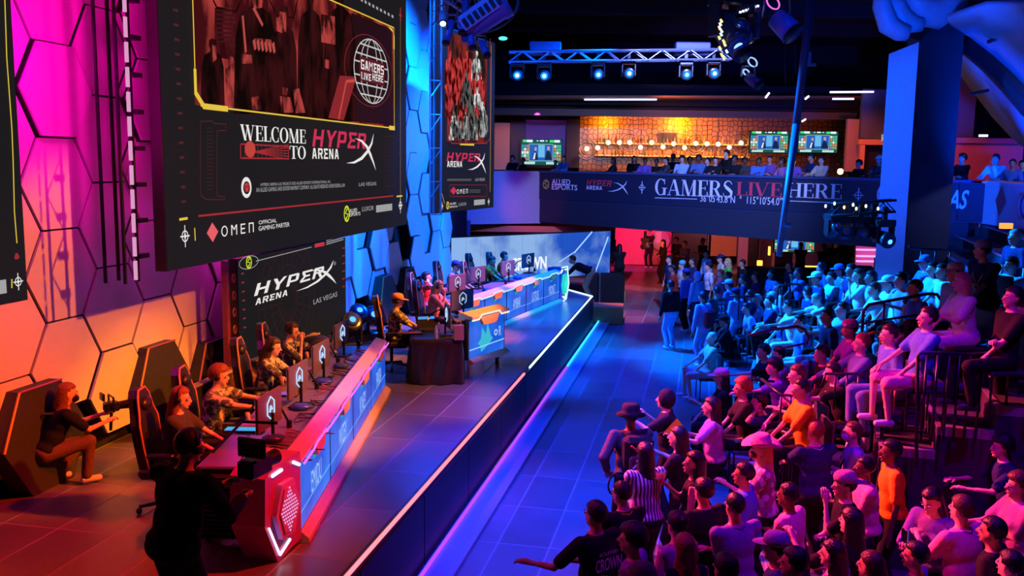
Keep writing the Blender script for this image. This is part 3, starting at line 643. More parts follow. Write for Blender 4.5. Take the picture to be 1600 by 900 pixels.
sq = PL1.rect((375, 248), (450, 226)); flat(PL1, outline_px(PL1, [(375, 247), (375, 225), (450, 229), (450, 248)], .02)+[line2((sq[0]+.35, sq[3]-.12), (sq[2], sq[1]+(sq[3]-sq[1])*k/5), .012) for k in range(6)]+[line2((sq[0]+(sq[2]-sq[0])*k/12, sq[1]), (sq[0]+(sq[2]-sq[0])*k/12, sq[3]), .008) for k in range(1, 12)], 'sunburst_box', LRED, t, org)
flat(PL1, [[(sq[0]+.26+.15*math.cos(math.pi*k/8), (sq[1]+sq[3])/2+.02+.11*math.sin(math.pi*k/8)) for k in range(16)]], 'sunburst_disc', glow((.6, .06, .05), .9), t, org, .013)
hyper(PL1, PL1.rect((487, 229), (573, 209)), PL1.rect((540, 264), (586, 211)), PL1.rect((487, 248), (529, 233)), t, org, HRED, WH)
words(PL1, 'LAS VEGAS', PL1.rect((560, 291), (587, 284)), 'lettering', LGREY, t, org)
skull(PL1, 384, 293, 16, 33, t, org)
words(PL1, 'HYPERX ARENA LAS VEGAS © 2023 ALLIED ESPORTS INTERNATIONAL, INC.', PL1.rect((406, 291.8), (516, 281.5)), 'lettering', LGREY, t, org)
words(PL1, 'AN ALLIED GAMING AND ENTERTAINMENT COMPANY. ALL RIGHTS RESERVED UNDER FEDERAL LAW', PL1.rect((399, 300.3), (538, 286.5)), 'lettering', LGREY, t, org)
flat(PL1, [line2(PL1.hit(309, 337.5), PL1.hit(614, 306), .025)], 'red_rule', LRED, t, org)
diamond(PL1, 331, 363, 18, 31, t, org, glow((.85, .12, .14), .95))
flat(PL1, glyphs('OMen', block, PL1.rect((345, 370), (397, 347)), 0, .32), 'lettering', WH, t, org)
words(PL1, 'OFFICIAL', PL1.rect((403, 350.8), (431, 341.3)), 'lettering', WH, t, org); words(PL1, 'GAMING PARTER', PL1.rect((403, 360.8), (451, 347)), 'lettering', WH, t, org)
allied(PL1, 541, 334, .13, t, org, YGRN); words(PL1, 'ALLIED', PL1.rect((545, 332.3), (557, 325.2)), 'lettering', WH, t, org); words(PL1, 'ESPORTS', PL1.rect((545, 338.5), (562, 330.8)), 'lettering', WH, t, org)
words(PL1, 'LUXOR', PL1.rect((565, 330.5), (583, 321)), 'lettering', LGREY, t, org)
sq2 = PL1.rect((587, 331), (612, 319)); flat(PL1, [line2((sq2[0], sq2[1]+(sq2[3]-sq2[1])*k/4), (sq2[2], sq2[1]+(sq2[3]-sq2[1])*k/4), .025) for k in range(5)]+B(sq2[0], sq2[1], sq2[0]+.12, sq2[3]), 'partner_box', LGREY, t, org)
crosshair(PL1, 288, 369, .10, t, org); crosshair(PL1, 625, 321, .12, t, org)
flat(PL1, [line2(PL1.hit(279, 343), PL1.hit(292, 341), .03), line2(PL1.hit(303, 356), PL1.hit(304, 376), .02), line2(PL1.hit(619, 307), PL1.hit(628, 306), .03), line2(PL1.hit(625, 315), PL1.hit(625, 30), .006)], 'yellow_tick', YEL, t, org)
ticks = []
for k in range(14):
    a = PL1.hit(273+1.0*k, 16+23.0*k); ticks.append(line2((a[0]-.05, a[1]), (a[0]+.05, a[1]), .03))
for k in range(12):
    a = PL1.hit(624, 60+20*k); ticks.append(line2((a[0]-.05, a[1]), (a[0]+.05, a[1]), .03))
flat(PL1, ticks, 'tick_marks', FAINT, t, org)
flat(PL1, outline_px(PL1, [(312, 190), (330, 189), (334, 193), (352, 194), (352, 204), (338, 204), (338, 306), (350, 308), (350, 312), (322, 312), (312, 305)], .012)+[line2(PL1.hit(322, 200+6*k), PL1.hit(332, 200+6*k), .006) for k in range(17)], 'circuit_line', FAINT, t, org)
flat(PL1, outline_px(PL1, [(600, 214), (614, 212), (615, 290), (602, 292)], .012)+[line2(PL1.hit(604, 220+6*k), PL1.hit(611, 219+6*k), .006) for k in range(11)], 'circuit_line', FAINT, t, org)
flat(PL1, [line2(PL1.hit(563+6*k, -1+3.2*k), PL1.hit(566+6*k, 1+3.2*k), .05) for k in range(9)], 'dot_row', LGREY, t, org)
crd = PL1.hit(625, 24); flat(PL1, [line2((crd[0]-.08, crd[1]), (crd[0]+.08, crd[1]), .04), line2((crd[0], crd[1]-.1), (crd[0], crd[1]+.15), .05)], 'red_tick', LRED, t, org)
# vertical truss with light bar at the left side of the video wall
t = thing('screen_truss', UV(9.2, -6.35, 3.1), 'black vertical truss with white light bar left of video wall', 'truss')
org = UV(9.2, -6.35, 3.1); b = MB()
for du_, dv in ((-.1, 0), (.14, 0), (-.1, -.25), (.14, -.25)): b.cyl(UV(9.2+du_, -6.3+dv, 3.1), UV(9.2+du_, -6.3+dv, 9.5), .022, n=6)
b.build('chord', BLKMETAL, t, org=org); b = MB()
for k in range(16):
    z = 3.2+k*.4; s = 1 if k % 2 else -1; b.cyl(UV(9.22-.12*s, -6.3, z), UV(9.22+.12*s, -6.3, z+.4), .012, n=5); b.box(UV(9.3, -6.22, z+.2), (.1, .16, .05), rz=rz_u)
b.build('brace', BLKMETAL, t, org=org)
pts = [UV(9.0, -6.1, 3.1), UV(9.0, -6.1, 9.5)]; b = MB(); 
for k in range(24):
    z = 3.15+k*.26; b.box(UV(9.0, -6.1, z+.12), (.03, .03, .21), rz=rz_u)
b.build('light_bar', glow((.9, .4, .7), .8), t, org=org)
# ---- left video screen
PL0 = Plane2(UV(4.0, V6), UV(7.22, V6), UV(5, 0)); zb0 = PL0.hit(46, 468)[1]
t, org = screen_box(PL0, 0, PL0.L, zb0, 8.4, 'black video screen cut by left edge of view')
crosshair(PL0, 27, 440, .06, t, org)
flat(PL0, outline_px(PL0, [(6, 0), (9, 90), (17, 200), (19, 250), (21, 330), (25, 380)], .012, False)+[line2(PL0.hit(17, 436), PL0.hit(17, 450), .014)], 'yellow_line', YEL, t, org)
flat(PL0, outline_px(PL0, [(22, 404), (24, 396), (28, 402)], .02), 'red_tick', LRED, t, org)
q = PL0.rect((-2, 457), (8, 439)); flat(PL0, [line2((q[0], q[1]+(q[3]-q[1])*k/4), (q[2], q[1]+(q[3]-q[1])*k/4), .03) for k in range(5)], 'partner_box', LGREY, t, org)
# ---- lower screen behind the players
PL2 = Plane2(UV(12.2, -6.62), UV(16.33, -6.62), UV(10, 0)); z0 = PL2.hit(378, 527)[1]; z1 = PL2.hit(372, 404)[1]
t, org = screen_box(PL2, 0, PL2.L, .9, z1, 'black video screen with white arena lettering under the video wall')
hyper(PL2, PL2.rect((396, 463), (508, 415)), PL2.rect((462, 461), (524, 407)), PL2.rect((398, 477), (450, 452)), t, org, WH, WH, .22)
words(PL2, 'LAS VEGAS', PL2.rect((489, 476), (526, 455.5)), 'lettering', LGREY, t, org)
words(PL2, '®', PL2.rect((520, 415), (524, 408)), 'lettering', LGREY, t, org)
flat(PL2, [line2(PL2.hit(399, 408), PL2.hit(486, 386), .012)], 'white_rule', LGREY, t, org)
allied(PL2, 388, 410, .09, t, org, YGRN)
c = PL2.hit(388, 410); flat(PL2, ringp(c[0], c[1], .3, .1, .285, .09, n=20), 'orbit_line', LGREY, t, org)
q = PL2.rect((491, 387), (506, 378)); flat(PL2, B(*q), 'badge', glow((.6, .04, .06), .9), t, org); words(PL2, 'GG', (q[0]+.05, q[1]+.03, q[2]-.05, q[3]-.03), 'lettering', SCR, t, org, .016)
flat(PL2, [line2(PL2.hit(509, 382-k*3), PL2.hit(536, 374-k*3), .015) for k in range(3)], 'small_print', LGREY, t, org)
gc = PL2.hit(450, 470); flat(PL2, [x for r_ in (.35, .6, .85, 1.05) for x in ringp(gc[0], gc[1], r_, r_, r_-.008, r_-.008, n=26)]+[line2((gc[0]+.2*math.cos(a/12*math.pi), gc[1]+.2*math.sin(a/12*math.pi)), (gc[0]+1.0*math.cos(a/12*math.pi), gc[1]+1.0*math.sin(a/12*math.pi)), .006) for a in range(24)], 'circle_lines', glow((.07, .012, .012), 1), t, org, .006)
flat(PL2, [line2(PL2.hit(376+.6*k, 428+14*k), PL2.hit(380+.6*k, 427+14*k), .02) for k in range(7)]+[line2(PL2.hit(534, 388+12*k), PL2.hit(538, 387+12*k), .02) for k in range(6)], 'tick_marks', LRED, t, org)
# side cable rack of the lower screen
b = MB()
for k in range(7): b.torus(UV(12.05, -6.6, 1.3+.25*k), .06, .012, M=Euler((0, math.pi/2, 0)).to_matrix(), n=10, k=5)
b.box(UV(12.0, -6.7, 2.0), (.08, .08, 2.1), rz=rz_u); tag(b.build('cable_rack', mat((.25, .05, .1), .5, name='red_cable'), None, org=UV(12.05, -6.6, .9)), 'looped red cables on the post beside the lower screen', 'cable')
# ---- tall screen, turned to the hall
a0 = A(680, 335, 20); a1 = A(771, 325, 23.2); PL3 = Plane2(a0, a1, (5, 5)); z0 = PL3.hit(680, 334)[1]; z1 = PL3.hit(680, 36)[1]
t, org = screen_box(PL3, 0, PL3.L, z0, z1, 'tall narrow black video screen hanging beside the blue wall')
hyper(PL3, PL3.rect((697, 252), (751, 240)), PL3.rect((730, 270), (759, 240)), PL3.rect((698, 261), (722, 252)), t, org, HRED, WH)
pr = PL3.rect((698, 221), (761, 70)); 
flat(PL3, B(pr[0], pr[1], pr[2], pr[3]), 'printed_photo', photo_mat('crowd_photo', (.01, .01, .01), (.22, .02, .02), 3), t, org, .006)
random.seed(11)
pal = [photo_mat('print_scarlet', (.05, .0, .0), (.6, .05, .05), 9), photo_mat('print_white', (.06, .06, .06), (.75, .75, .75), 10), photo_mat('print_grey', (.02, .02, .02), (.4, .4, .4), 10), photo_mat('print_black', (.003, .003, .003), (.12, .12, .12), 10)]
grp = {0: [], 1: [], 2: [], 3: []}; k = 0
for row, (yy, hh, wd) in enumerate(((78, 60, 17), (112, 60, 15), (135, 50, 13), (160, 40, 10), (178, 34, 9), (192, 26, 8))):
    for i in range(int(62/wd*1.25)):
        x = 703+i*wd*.8+random.uniform(-2, 2)
        if x > 758: continue
        y = yy+random.uniform(-6, 6); y1 = min(y+hh, 219)
        c = (0 if (x < 722 and row < 3) or random.random() < .3 else random.choice([1, 2, 3, 3])) if row < 4 else random.choice([1, 2, 3, 3])
        f = flat(PL3, [person_shape(PL3, x, y, y1, wd)], 'printed_figure', pal[c], t, org, .008+.0012*k); k += 1
flat(PL3, outline_px(PL3, [(697, 50), (697, 215), (703, 224), (757, 224), (763, 216), (763, 60)], .02, False), 'red_frame', LRED, t, org, .05)
flat(PL3, outline_px(PL3, [(689, 60), (689, 300), (694, 318)], .012, False)+outline_px(PL3, [(767, 70), (765, 300)], .012, False)+[line2(PL3.hit(718, 225), PL3.hit(740, 226), .05)], 'yellow_line', YEL, t, org, .012)
diamond(PL3, 708, 298, 10, 13, t, org, HRED); flat(PL3, glyphs('OMen', block, PL3.rect((713, 303), (731, 295)), 0, .3), 'lettering', WH, t, org)
flat(PL3, outline_px(PL3, [(702, 307), (702, 289), (760, 289), (760, 307)], .008), 'red_rule', LRED, t, org)
words(PL3, 'LAS VEGAS', PL3.rect((742, 283), (757, 278)), 'lettering', LGREY, t, org)
flat(PL3, [line2(PL3.hit(698, 280+2*k), PL3.hit(736, 280+2*k), .012) for k in range(2)]+[line2(PL3.hit(733, 297+3*k), PL3.hit(750, 297+3*k), .012) for k in range(2)], 'small_print', glow((.2, .2, .2), .8), t, org)
crosshair(PL3, 690, 322, .07, t, org); crosshair(PL3, 763, 315, .07, t, org); allied(PL3, 699, 321, .08, t, org, YEL)
words(PL3, 'ALLIED', PL3.rect((702, 320), (712, 316)), 'lettering', WH, t, org); words(PL3, 'ESPORTS', PL3.rect((702, 325), (714, 321)), 'lettering', WH, t, org); words(PL3, 'LUXOR', PL3.rect((716, 322), (728, 316)), 'lettering', LGREY, t, org)
q = PL3.rect((740, 320), (757, 312)); flat(PL3, [line2((q[0], q[1]+(q[3]-q[1])*k/4), (q[2], q[1]+(q[3]-q[1])*k/4), .03) for k in range(5)], 'partner_box', LGREY, t, org)
# truss tower at the left side of the tall screen
b = MB(); s_ = A(672, 330, 19.6)
for dx, dy in ((0, 0), (.22, .1), (.05, .25)): b.cyl((s_[0]+dx, s_[1]+dy, z0), (s_[0]+dx, s_[1]+dy, 8.6), .02, n=6)
for k in range(14): b.cyl((s_[0], s_[1], z0+.35*k), (s_[0]+.22, s_[1]+.1, z0+.35*k+(.33 if k % 2 else -.0)), .012, n=5)
tag(b.build('truss_tower', STEEL, None, org=(s_[0], s_[1], z0)), 'slim metal truss tower left of tall narrow screen', 'truss')
# ---- low LED wall at the far end
w0 = A(705, 400, 26.9); w1 = A(953, 400, 30.6); PL4 = Plane2(w0, w1, (3, 10)); z1 = PL4.hit(705, 372)[1]; z0 = PL4.hit(953, 427)[1]
m, nt, bb = nodes_mat('sky_graphic', .4); tc = nt.nodes.new('ShaderNodeTexCoord'); n = nt.nodes.new('ShaderNodeTexNoise'); n.inputs['Scale'].default_value = .55; n.inputs['Detail'].default_value = 5
mp = nt.nodes.new('ShaderNodeMapping'); mp.inputs['Location'].default_value = (1.2, 0, .4); cr = nt.nodes.new('ShaderNodeValToRGB')
cr.color_ramp.elements[0].position = .34; cr.color_ramp.elements[0].color = (.01, .09, .60, 1); cr.color_ramp.elements[1].position = .52; cr.color_ramp.elements[1].color = (.30, .52, .92, 1)
wv = nt.nodes.new('ShaderNodeTexWave'); wv.wave_type = 'BANDS'; wv.bands_direction = 'Z'; wv.inputs['Scale'].default_value = 9
mx = nt.nodes.new('ShaderNodeMix'); mx.data_type = 'RGBA'; mx.blend_type = 'MULTIPLY'; mx.inputs[0].default_value = .3
nt.links.new(tc.outputs['Object'], mp.inputs[0]); nt.links.new(mp.outputs[0], n.inputs['Vector']); nt.links.new(tc.outputs['Object'], wv.inputs['Vector'])
sx_ = nt.nodes.new('ShaderNodeSeparateXYZ'); nt.links.new(tc.outputs['Object'], sx_.inputs[0]); ma_ = nt.nodes.new('ShaderNodeMath'); ma_.operation = 'MULTIPLY_ADD'; ma_.inputs[1].default_value = -.055
nt.links.new(sx_.outputs['X'], ma_.inputs[0]); nt.links.new(n.outputs['Fac'], ma_.inputs[2])
nt.links.new(ma_.outputs[0], cr.inputs[0]); nt.links.new(cr.outputs[0], mx.inputs[6]); nt.links.new(wv.outputs['Color'], mx.inputs[7]); nt.links.new(mx.outputs[2], bb.inputs['Emission Color'])
bb.inputs['Emission Strength'].default_value = 1.0; bb.inputs['Base Color'].default_value = (.02, .02, .02, 1)
t = thing('led_wall', PL4.pt((PL4.L/2, z0)), 'long low LED wall with pale blue sky graphic behind far desk', 'screen'); org = PL4.pt((PL4.L/2, z0))
b = MB(); b.box(PL4.pt((PL4.L/2, (z0+z1)/2), -.08), (PL4.L+.06, .14, z1-z0+.06), rz=math.atan2(PL4.a[1], PL4.a[0])); b.build('cabinet', BLACK, t, org=org)
N = 12
for k in range(N):
    s0, s1 = PL4.L*k/N, PL4.L*(k+1)/N-.004; b = MB(); b.add([PL4.pt(q, .005) for q in ((s0, z0), (s1, z0), (s1, z1), (s0, z1))], [(0, 1, 2, 3)]); b.build('led_panel', m, t, org=org)
flat(PL4, outline_px(PL4, [(897, 395), (925, 362)], .05, False)+outline_px(PL4, [(930, 425), (950, 370)], .05, False)+outline_px(PL4, [(873, 410), (900, 392)], .03, False), 'beam_graphic', glow((.35, .6, 1), 1.2), t, org)
words(PL4, 'CROWN', PL4.rect((798, 424), (854, 400)), 'lettering', glow((.8, .85, 1), 1.1), t, org, bold=.035)
# ================================================================== BALCONY BANNERS
bt0 = BP(0, .085); bt1 = BP(14.7, .085); PB = Plane2(bt0, bt1, (-5, 10)); orgb = PB.pt((PB.L/2, 3.2))
BW_ = mat((.85, .88, .95), .6, noise=0, name='banner_white'); BR_ = mat((.75, .05, .08), .6, noise=0, name='banner_red'); BNV = mat((.010, .015, .045), .55, name='banner_navy'); BG = mat((.35, .5, .1), .6, noise=0, name='banner_green')
t = thing('banner', orgb, 'long navy banner reading GAMERS LIVE HERE on balcony front', 'banner')
b = MB(); b.box(PB.pt((PB.L/2, 3.66), .0), (PB.L, .03, .94), rz=math.atan2(PB.a[1], PB.a[0])); b.build('banner_cloth', BNV, t, org=orgb)
O_ = .03
def bflat(ps, nm, m_, o=.03): return flat(PB, ps, nm, m_, t, orgb, o)
allied(PB, 854, 288, .16, t, orgb, BG); o_ = .03
t.children[-1].location = tuple(PB.n*.02)
for txt, bl, tr, mm in (('ALLIED', (863, 288), (892, 280.5), BW_), ('ESPORTS', (863, 296), (903, 289), BW_)): words(PB, txt, PB.rect(bl, tr), 'lettering', mm, t, orgb, .03, bold=.01)
bflat(glyphs('HYPER', block, PB.rect((917, 290), (958, 282)), .2, .1), 'lettering', BR_); bflat(glyphs('ARENA', block, PB.rect((917, 296), (942, 291)), 0, .14), 'lettering', BW_)
bflat(swoosh(PB, boxmap(PB.rect((950, 302), (983, 283)))), 'arena_mark', BW_, .034)
bflat(glyphs('GAMERS', didone, PB.rect((1024, 304), (1148, 283)), 0, .02), 'lettering', BW_); bflat(glyphs('LIVE', didone, PB.rect((1151, 305), (1224, 286)), 0, .02), 'lettering', BR_)
bflat(glyphs('HERE', didone, PB.rect((1230, 308), (1318, 288)), 0, .02), 'lettering', BW_)
words(PB, "36°05'43.8\"N  °  115°10'54.0\"W", PB.rect((1095, 315), (1235, 309)), 'lettering', BW_, t, orgb, .03)
bflat([line2(PB.hit(1024, 309), PB.hit(1090, 311), .02), line2(PB.hit(1235, 314), PB.hit(1320, 317), .02)], 'rule_line', BW_)
for x, y in ((1004, 293), (1342, 305)):
    c = PB.hit(x, y); bflat(ringp(c[0], c[1], .1, .1, .085, .085, n=14)+[line2((c[0], c[1]-.2), (c[0], c[1]+.2), .03), line2((c[0]-.15, c[1]), (c[0]+.15, c[1]), .02)], 'crosshair_mark', BW_)
PBs = Plane2(BP(0, .115), BP(14.7, .115), (-5, 10)); skull(PBs, 1382, 304, 24, 33, t, orgb, BW_, BR_)
t = thing('banner', BP(14.9, .1, 3.2), 'short navy banner reading VEGAS right of pillar', 'banner'); og = BP(14.9, .1, 3.2)
PV = Plane2(BP(13.0, .13), BP(15.4, .13), (-5, 10)); words(PV, 'VEGAS', PV.rect((1440, 324), (1515, 297)), 'lettering', BW_, t, og, 0, .3, .02)
b = MB(); b.box(PB.pt((15.05, 3.66), .0), (.65, .04, .94), rz=math.atan2(PB.a[1], PB.a[0])); b.build('banner_cloth', BNV, t, org=og)
q0 = np.array(BP(15.4)[:2]); q1 = np.array(e2[:2]); nn = (q1-q0)/np.linalg.norm(q1-q0); nr = np.array([-abs(nn[1]), nn[0] if nn[1] < 0 else -nn[0]]); nr = np.array([nn[1], -nn[0]]); nr = nr if nr@(-q0) > 0 else -nr
PO = Plane2(q0+nr*.10, q1+nr*.10, (0, 0)); s0 = PO.hit(1533, 320)[0]; og = PO.pt((2.5, 3.1))
t = thing('banner', og, 'white banner with red diamond and blue letter on right balcony', 'banner')
b = MB(); b.box(PO.pt((s0+2.4, 3.62), .0), (4.8, .04, 1.15), rz=math.atan2(PO.a[1], PO.a[0])); b.build('banner_cloth', mat((.62, .64, .72), .55, name='banner_pale'), t, org=og)
c = PO.hit(1566, 314); flat(PO, [[(c[0]-.3, c[1]), (c[0], c[1]-.38), (c[0]+.3, c[1]), (c[0], c[1]+.38)]], 'diamond_mark', mat((.65, .10, .14), .6, noise=0, name='diamond_red'), t, og, .04)
c = PO.hit(1606, 322); flat(PO, ringp(c[0], c[1], .3, .3, .22, .22, n=20), 'lettering', mat((.02, .06, .25), .6, noise=0, name='letter_blue'), t, og, .04)
# ================================================================== PEOPLE
SK = {'l': mat((.72, .42, .30), .45, name='skin_light', noise=.05), 'm': mat((.48, .26, .16), .45, name='skin_tan', noise=.05), 'd': mat((.14, .065, .04), .4, name='skin_dark', noise=.05)}
EYEW = mat((.7, .7, .7), .3, noise=0, name='eye_white'); EYED = mat((.01, .008, .008), .2, noise=0, name='eye_dark'); LIP = mat((.42, .12, .10), .4, noise=0, name='lip')
HAIRC = {'k': mat((.010, .008, .010), .35, noise=.3, scale=60, bump=.5, name='hair_black'), 'b': mat((.06, .028, .014), .4, noise=.3, scale=60, bump=.5, name='hair_brown'), 'r': mat((.20, .06, .02), .4, noise=.3, scale=60, bump=.5, name='hair_auburn'),
         'y': mat((.55, .36, .14), .4, noise=.3, scale=60, bump=.5, name='hair_blond'), 'g': mat((.35, .35, .36), .4, noise=.3, scale=60, bump=.5, name='hair_grey')}
CL = {'black': (.012, .012, .014), 'char': (.05, .05, .055), 'navy': (.02, .03, .10), 'white': (.75, .75, .75), 'grey': (.30, .30, .33), 'pink': (.70, .25, .40), 'orange': (1.0, .42, .01), 'rust': (.95, .16, .015), 'red': (.65, .04, .03),
      'blue': (.06, .16, .55), 'teal': (.08, .45, .42), 'green': (.10, .60, .08), 'mauve': (.35, .14, .30), 'maroon': (.25, .02, .04), 'denim': (.09, .16, .34), 'khaki': (.40, .30, .18), 'purple': (.18, .08, .35), 'cream': (.65, .55, .40), 'salmon': (.75, .28, .22), 'lblue': (.30, .48, .72), 'brown': (.14, .07, .04)}
def cloth(c): return mat(CL[c], .85, noise=.16, scale=30, bump=.3, name='cloth_'+c)
def m_stripe(c0, c1, sc, name):
    m, nt, b = nodes_mat(name, .8); tc = nt.nodes.new('ShaderNodeTexCoord'); wv = nt.nodes.new('ShaderNodeTexWave'); wv.bands_direction = 'X'; wv.inputs['Scale'].default_value = sc; wv.inputs['Distortion'].default_value = .6
    cr = nt.nodes.new('ShaderNodeValToRGB'); cr.color_ramp.interpolation = 'CONSTANT'; cr.color_ramp.elements[0].color = (*c0, 1); cr.color_ramp.elements[1].color = (*c1, 1); cr.color_ramp.elements[1].position = .5
    nt.links.new(tc.outputs['Object'], wv.inputs['Vector']); nt.links.new(wv.outputs['Color'], cr.inputs[0]); nt.links.new(cr.outputs[0], b.inputs['Base Color']); return m
def m_blot(c0, c1, sc, name):
    m, nt, b = nodes_mat(name, .8); tc = nt.nodes.new('ShaderNodeTexCoord'); v = nt.nodes.new('ShaderNodeTexVoronoi'); v.inputs['Scale'].default_value = sc
    cr = nt.nodes.new('ShaderNodeValToRGB'); cr.color_ramp.interpolation = 'CONSTANT'; cr.color_ramp.elements[0].color = (*c0, 1); cr.color_ramp.elements[1].color = (*c1, 1); cr.color_ramp.elements[1].position = .60 if sc > 14 else .42
    nt.links.new(tc.outputs['Object'], v.inputs['Vector']); nt.links.new(v.outputs['Distance'], cr.inputs[0]); nt.links.new(cr.outputs[0], b.inputs['Base Color']); return m
SPECIAL = {'stripe': m_stripe((.05, .02, .05), (.7, .65, .65), 9, 'striped_cloth'), 'floral': m_blot((.65, .5, .6), (.25, .1, .2), 12, 'floral_cloth'), 'jersey': m_blot((.07, .065, .075), (.42, .40, .36), 16, 'team_jersey')}
def clo(c): return SPECIAL[c] if c in SPECIAL else cloth(c)
SHOE = mat((.03, .03, .035), .5, name='shoe_dark'); SHOEW = mat((.6, .6, .62), .5, name='shoe_white')
_rm = []    # queued surfaces to be fused: (temp object, callback)
def fuse(mb, vox, cb, it=4):
    me = bpy.data.meshes.new('tmp'); me.from_pydata(mb.V, [], mb.F); o = bpy.data.objects.new('tmp', me); C.objects.link(o)
    r = o.modifiers.new('r', 'REMESH'); r.mode = 'VOXEL'; r.voxel_size = vox; r.use_smooth_shade = True
    s = o.modifiers.new('s', 'SMOOTH'); s.factor = .5; s.iterations = it
    _rm.append((o, cb))
def flush():
    bpy.context.view_layer.update(); dg = bpy.context.evaluated_depsgraph_get()
    for o, cb in _rm:
        me = bpy.data.meshes.new_from_object(o.evaluated_get(dg)); cb(me)
    for o, *rest in _fonts:
        me = bpy.data.meshes.new_from_object(o.evaluated_get(dg)); pl, box, name, m_, parent, org, off = rest
        n = len(me.vertices); co = np.empty(n*3); me.vertices.foreach_get('co', co); co = co.reshape(-1, 3)
        a = co.min(0); d = co.max(0)-a; d[d == 0] = 1; q = (co-a)/d
        W_ = np.outer(box[0]+q[:, 0]*(box[2]-box[0]), pl.a)+pl.o+pl.n*off; W_[:, 2] = box[1]+q[:, 1]*(box[3]-box[1])
        W_ -= np.array(org); me.vertices.foreach_set('co', W_.ravel()); me.materials.clear(); me.materials.append(m_); me.update()
        ob = bpy.data.objects.new(name, me); C.objects.link(ob); ob.parent = parent
    for o, *r in _rm+_fonts:
        d = o.data; bpy.data.objects.remove(o)
        (bpy.data.meshes if isinstance(d, bpy.types.Mesh) else bpy.data.curves).remove(d)
    _rm.clear(); _fonts.clear()
def ik(a, t, l1, l2, hint):
    a = Vector(a); t = Vector(t); d = t-a; L = min(d.length, (l1+l2)*.995); d.normalize(); t = a+d*L
    x = (l1*l1-l2*l2+L*L)/(2*L); h = math.sqrt(max(l1*l1-x*x, 0)); hv = Vector(hint); hv = hv-d*hv.dot(d)
    hv = hv.normalized() if hv.length > 1e-4 else Vector((0, 0, -1)); return a+d*x+hv*h, t
ARM = {'down': (.27, .05, -.56), 'lap': (.12, .34, -.42), 'phone': (.07, .36, -.16), 'up': (.24, .28, .34), 'chin': (.05, .20, .04), 'fold': (-.10, .22, -.24), 'out': (.34, .42, -.10), 'desk': (.17, .46, -.32), 'point': (.45, .34, -.22),
       'knee': (.17, .42, -.36), 'back': (.3, -.08, -.45), 'cam': (.10, .42, -.02), 'camlow': (.10, .46, -.26), 'rail': (.16, .42, -.22), 'low': (.2, .42, -.5), 'reach': (.18, .55, -.12), 'ear': (.14, .10, .12), 'hip': (.26, .02, -.40)}
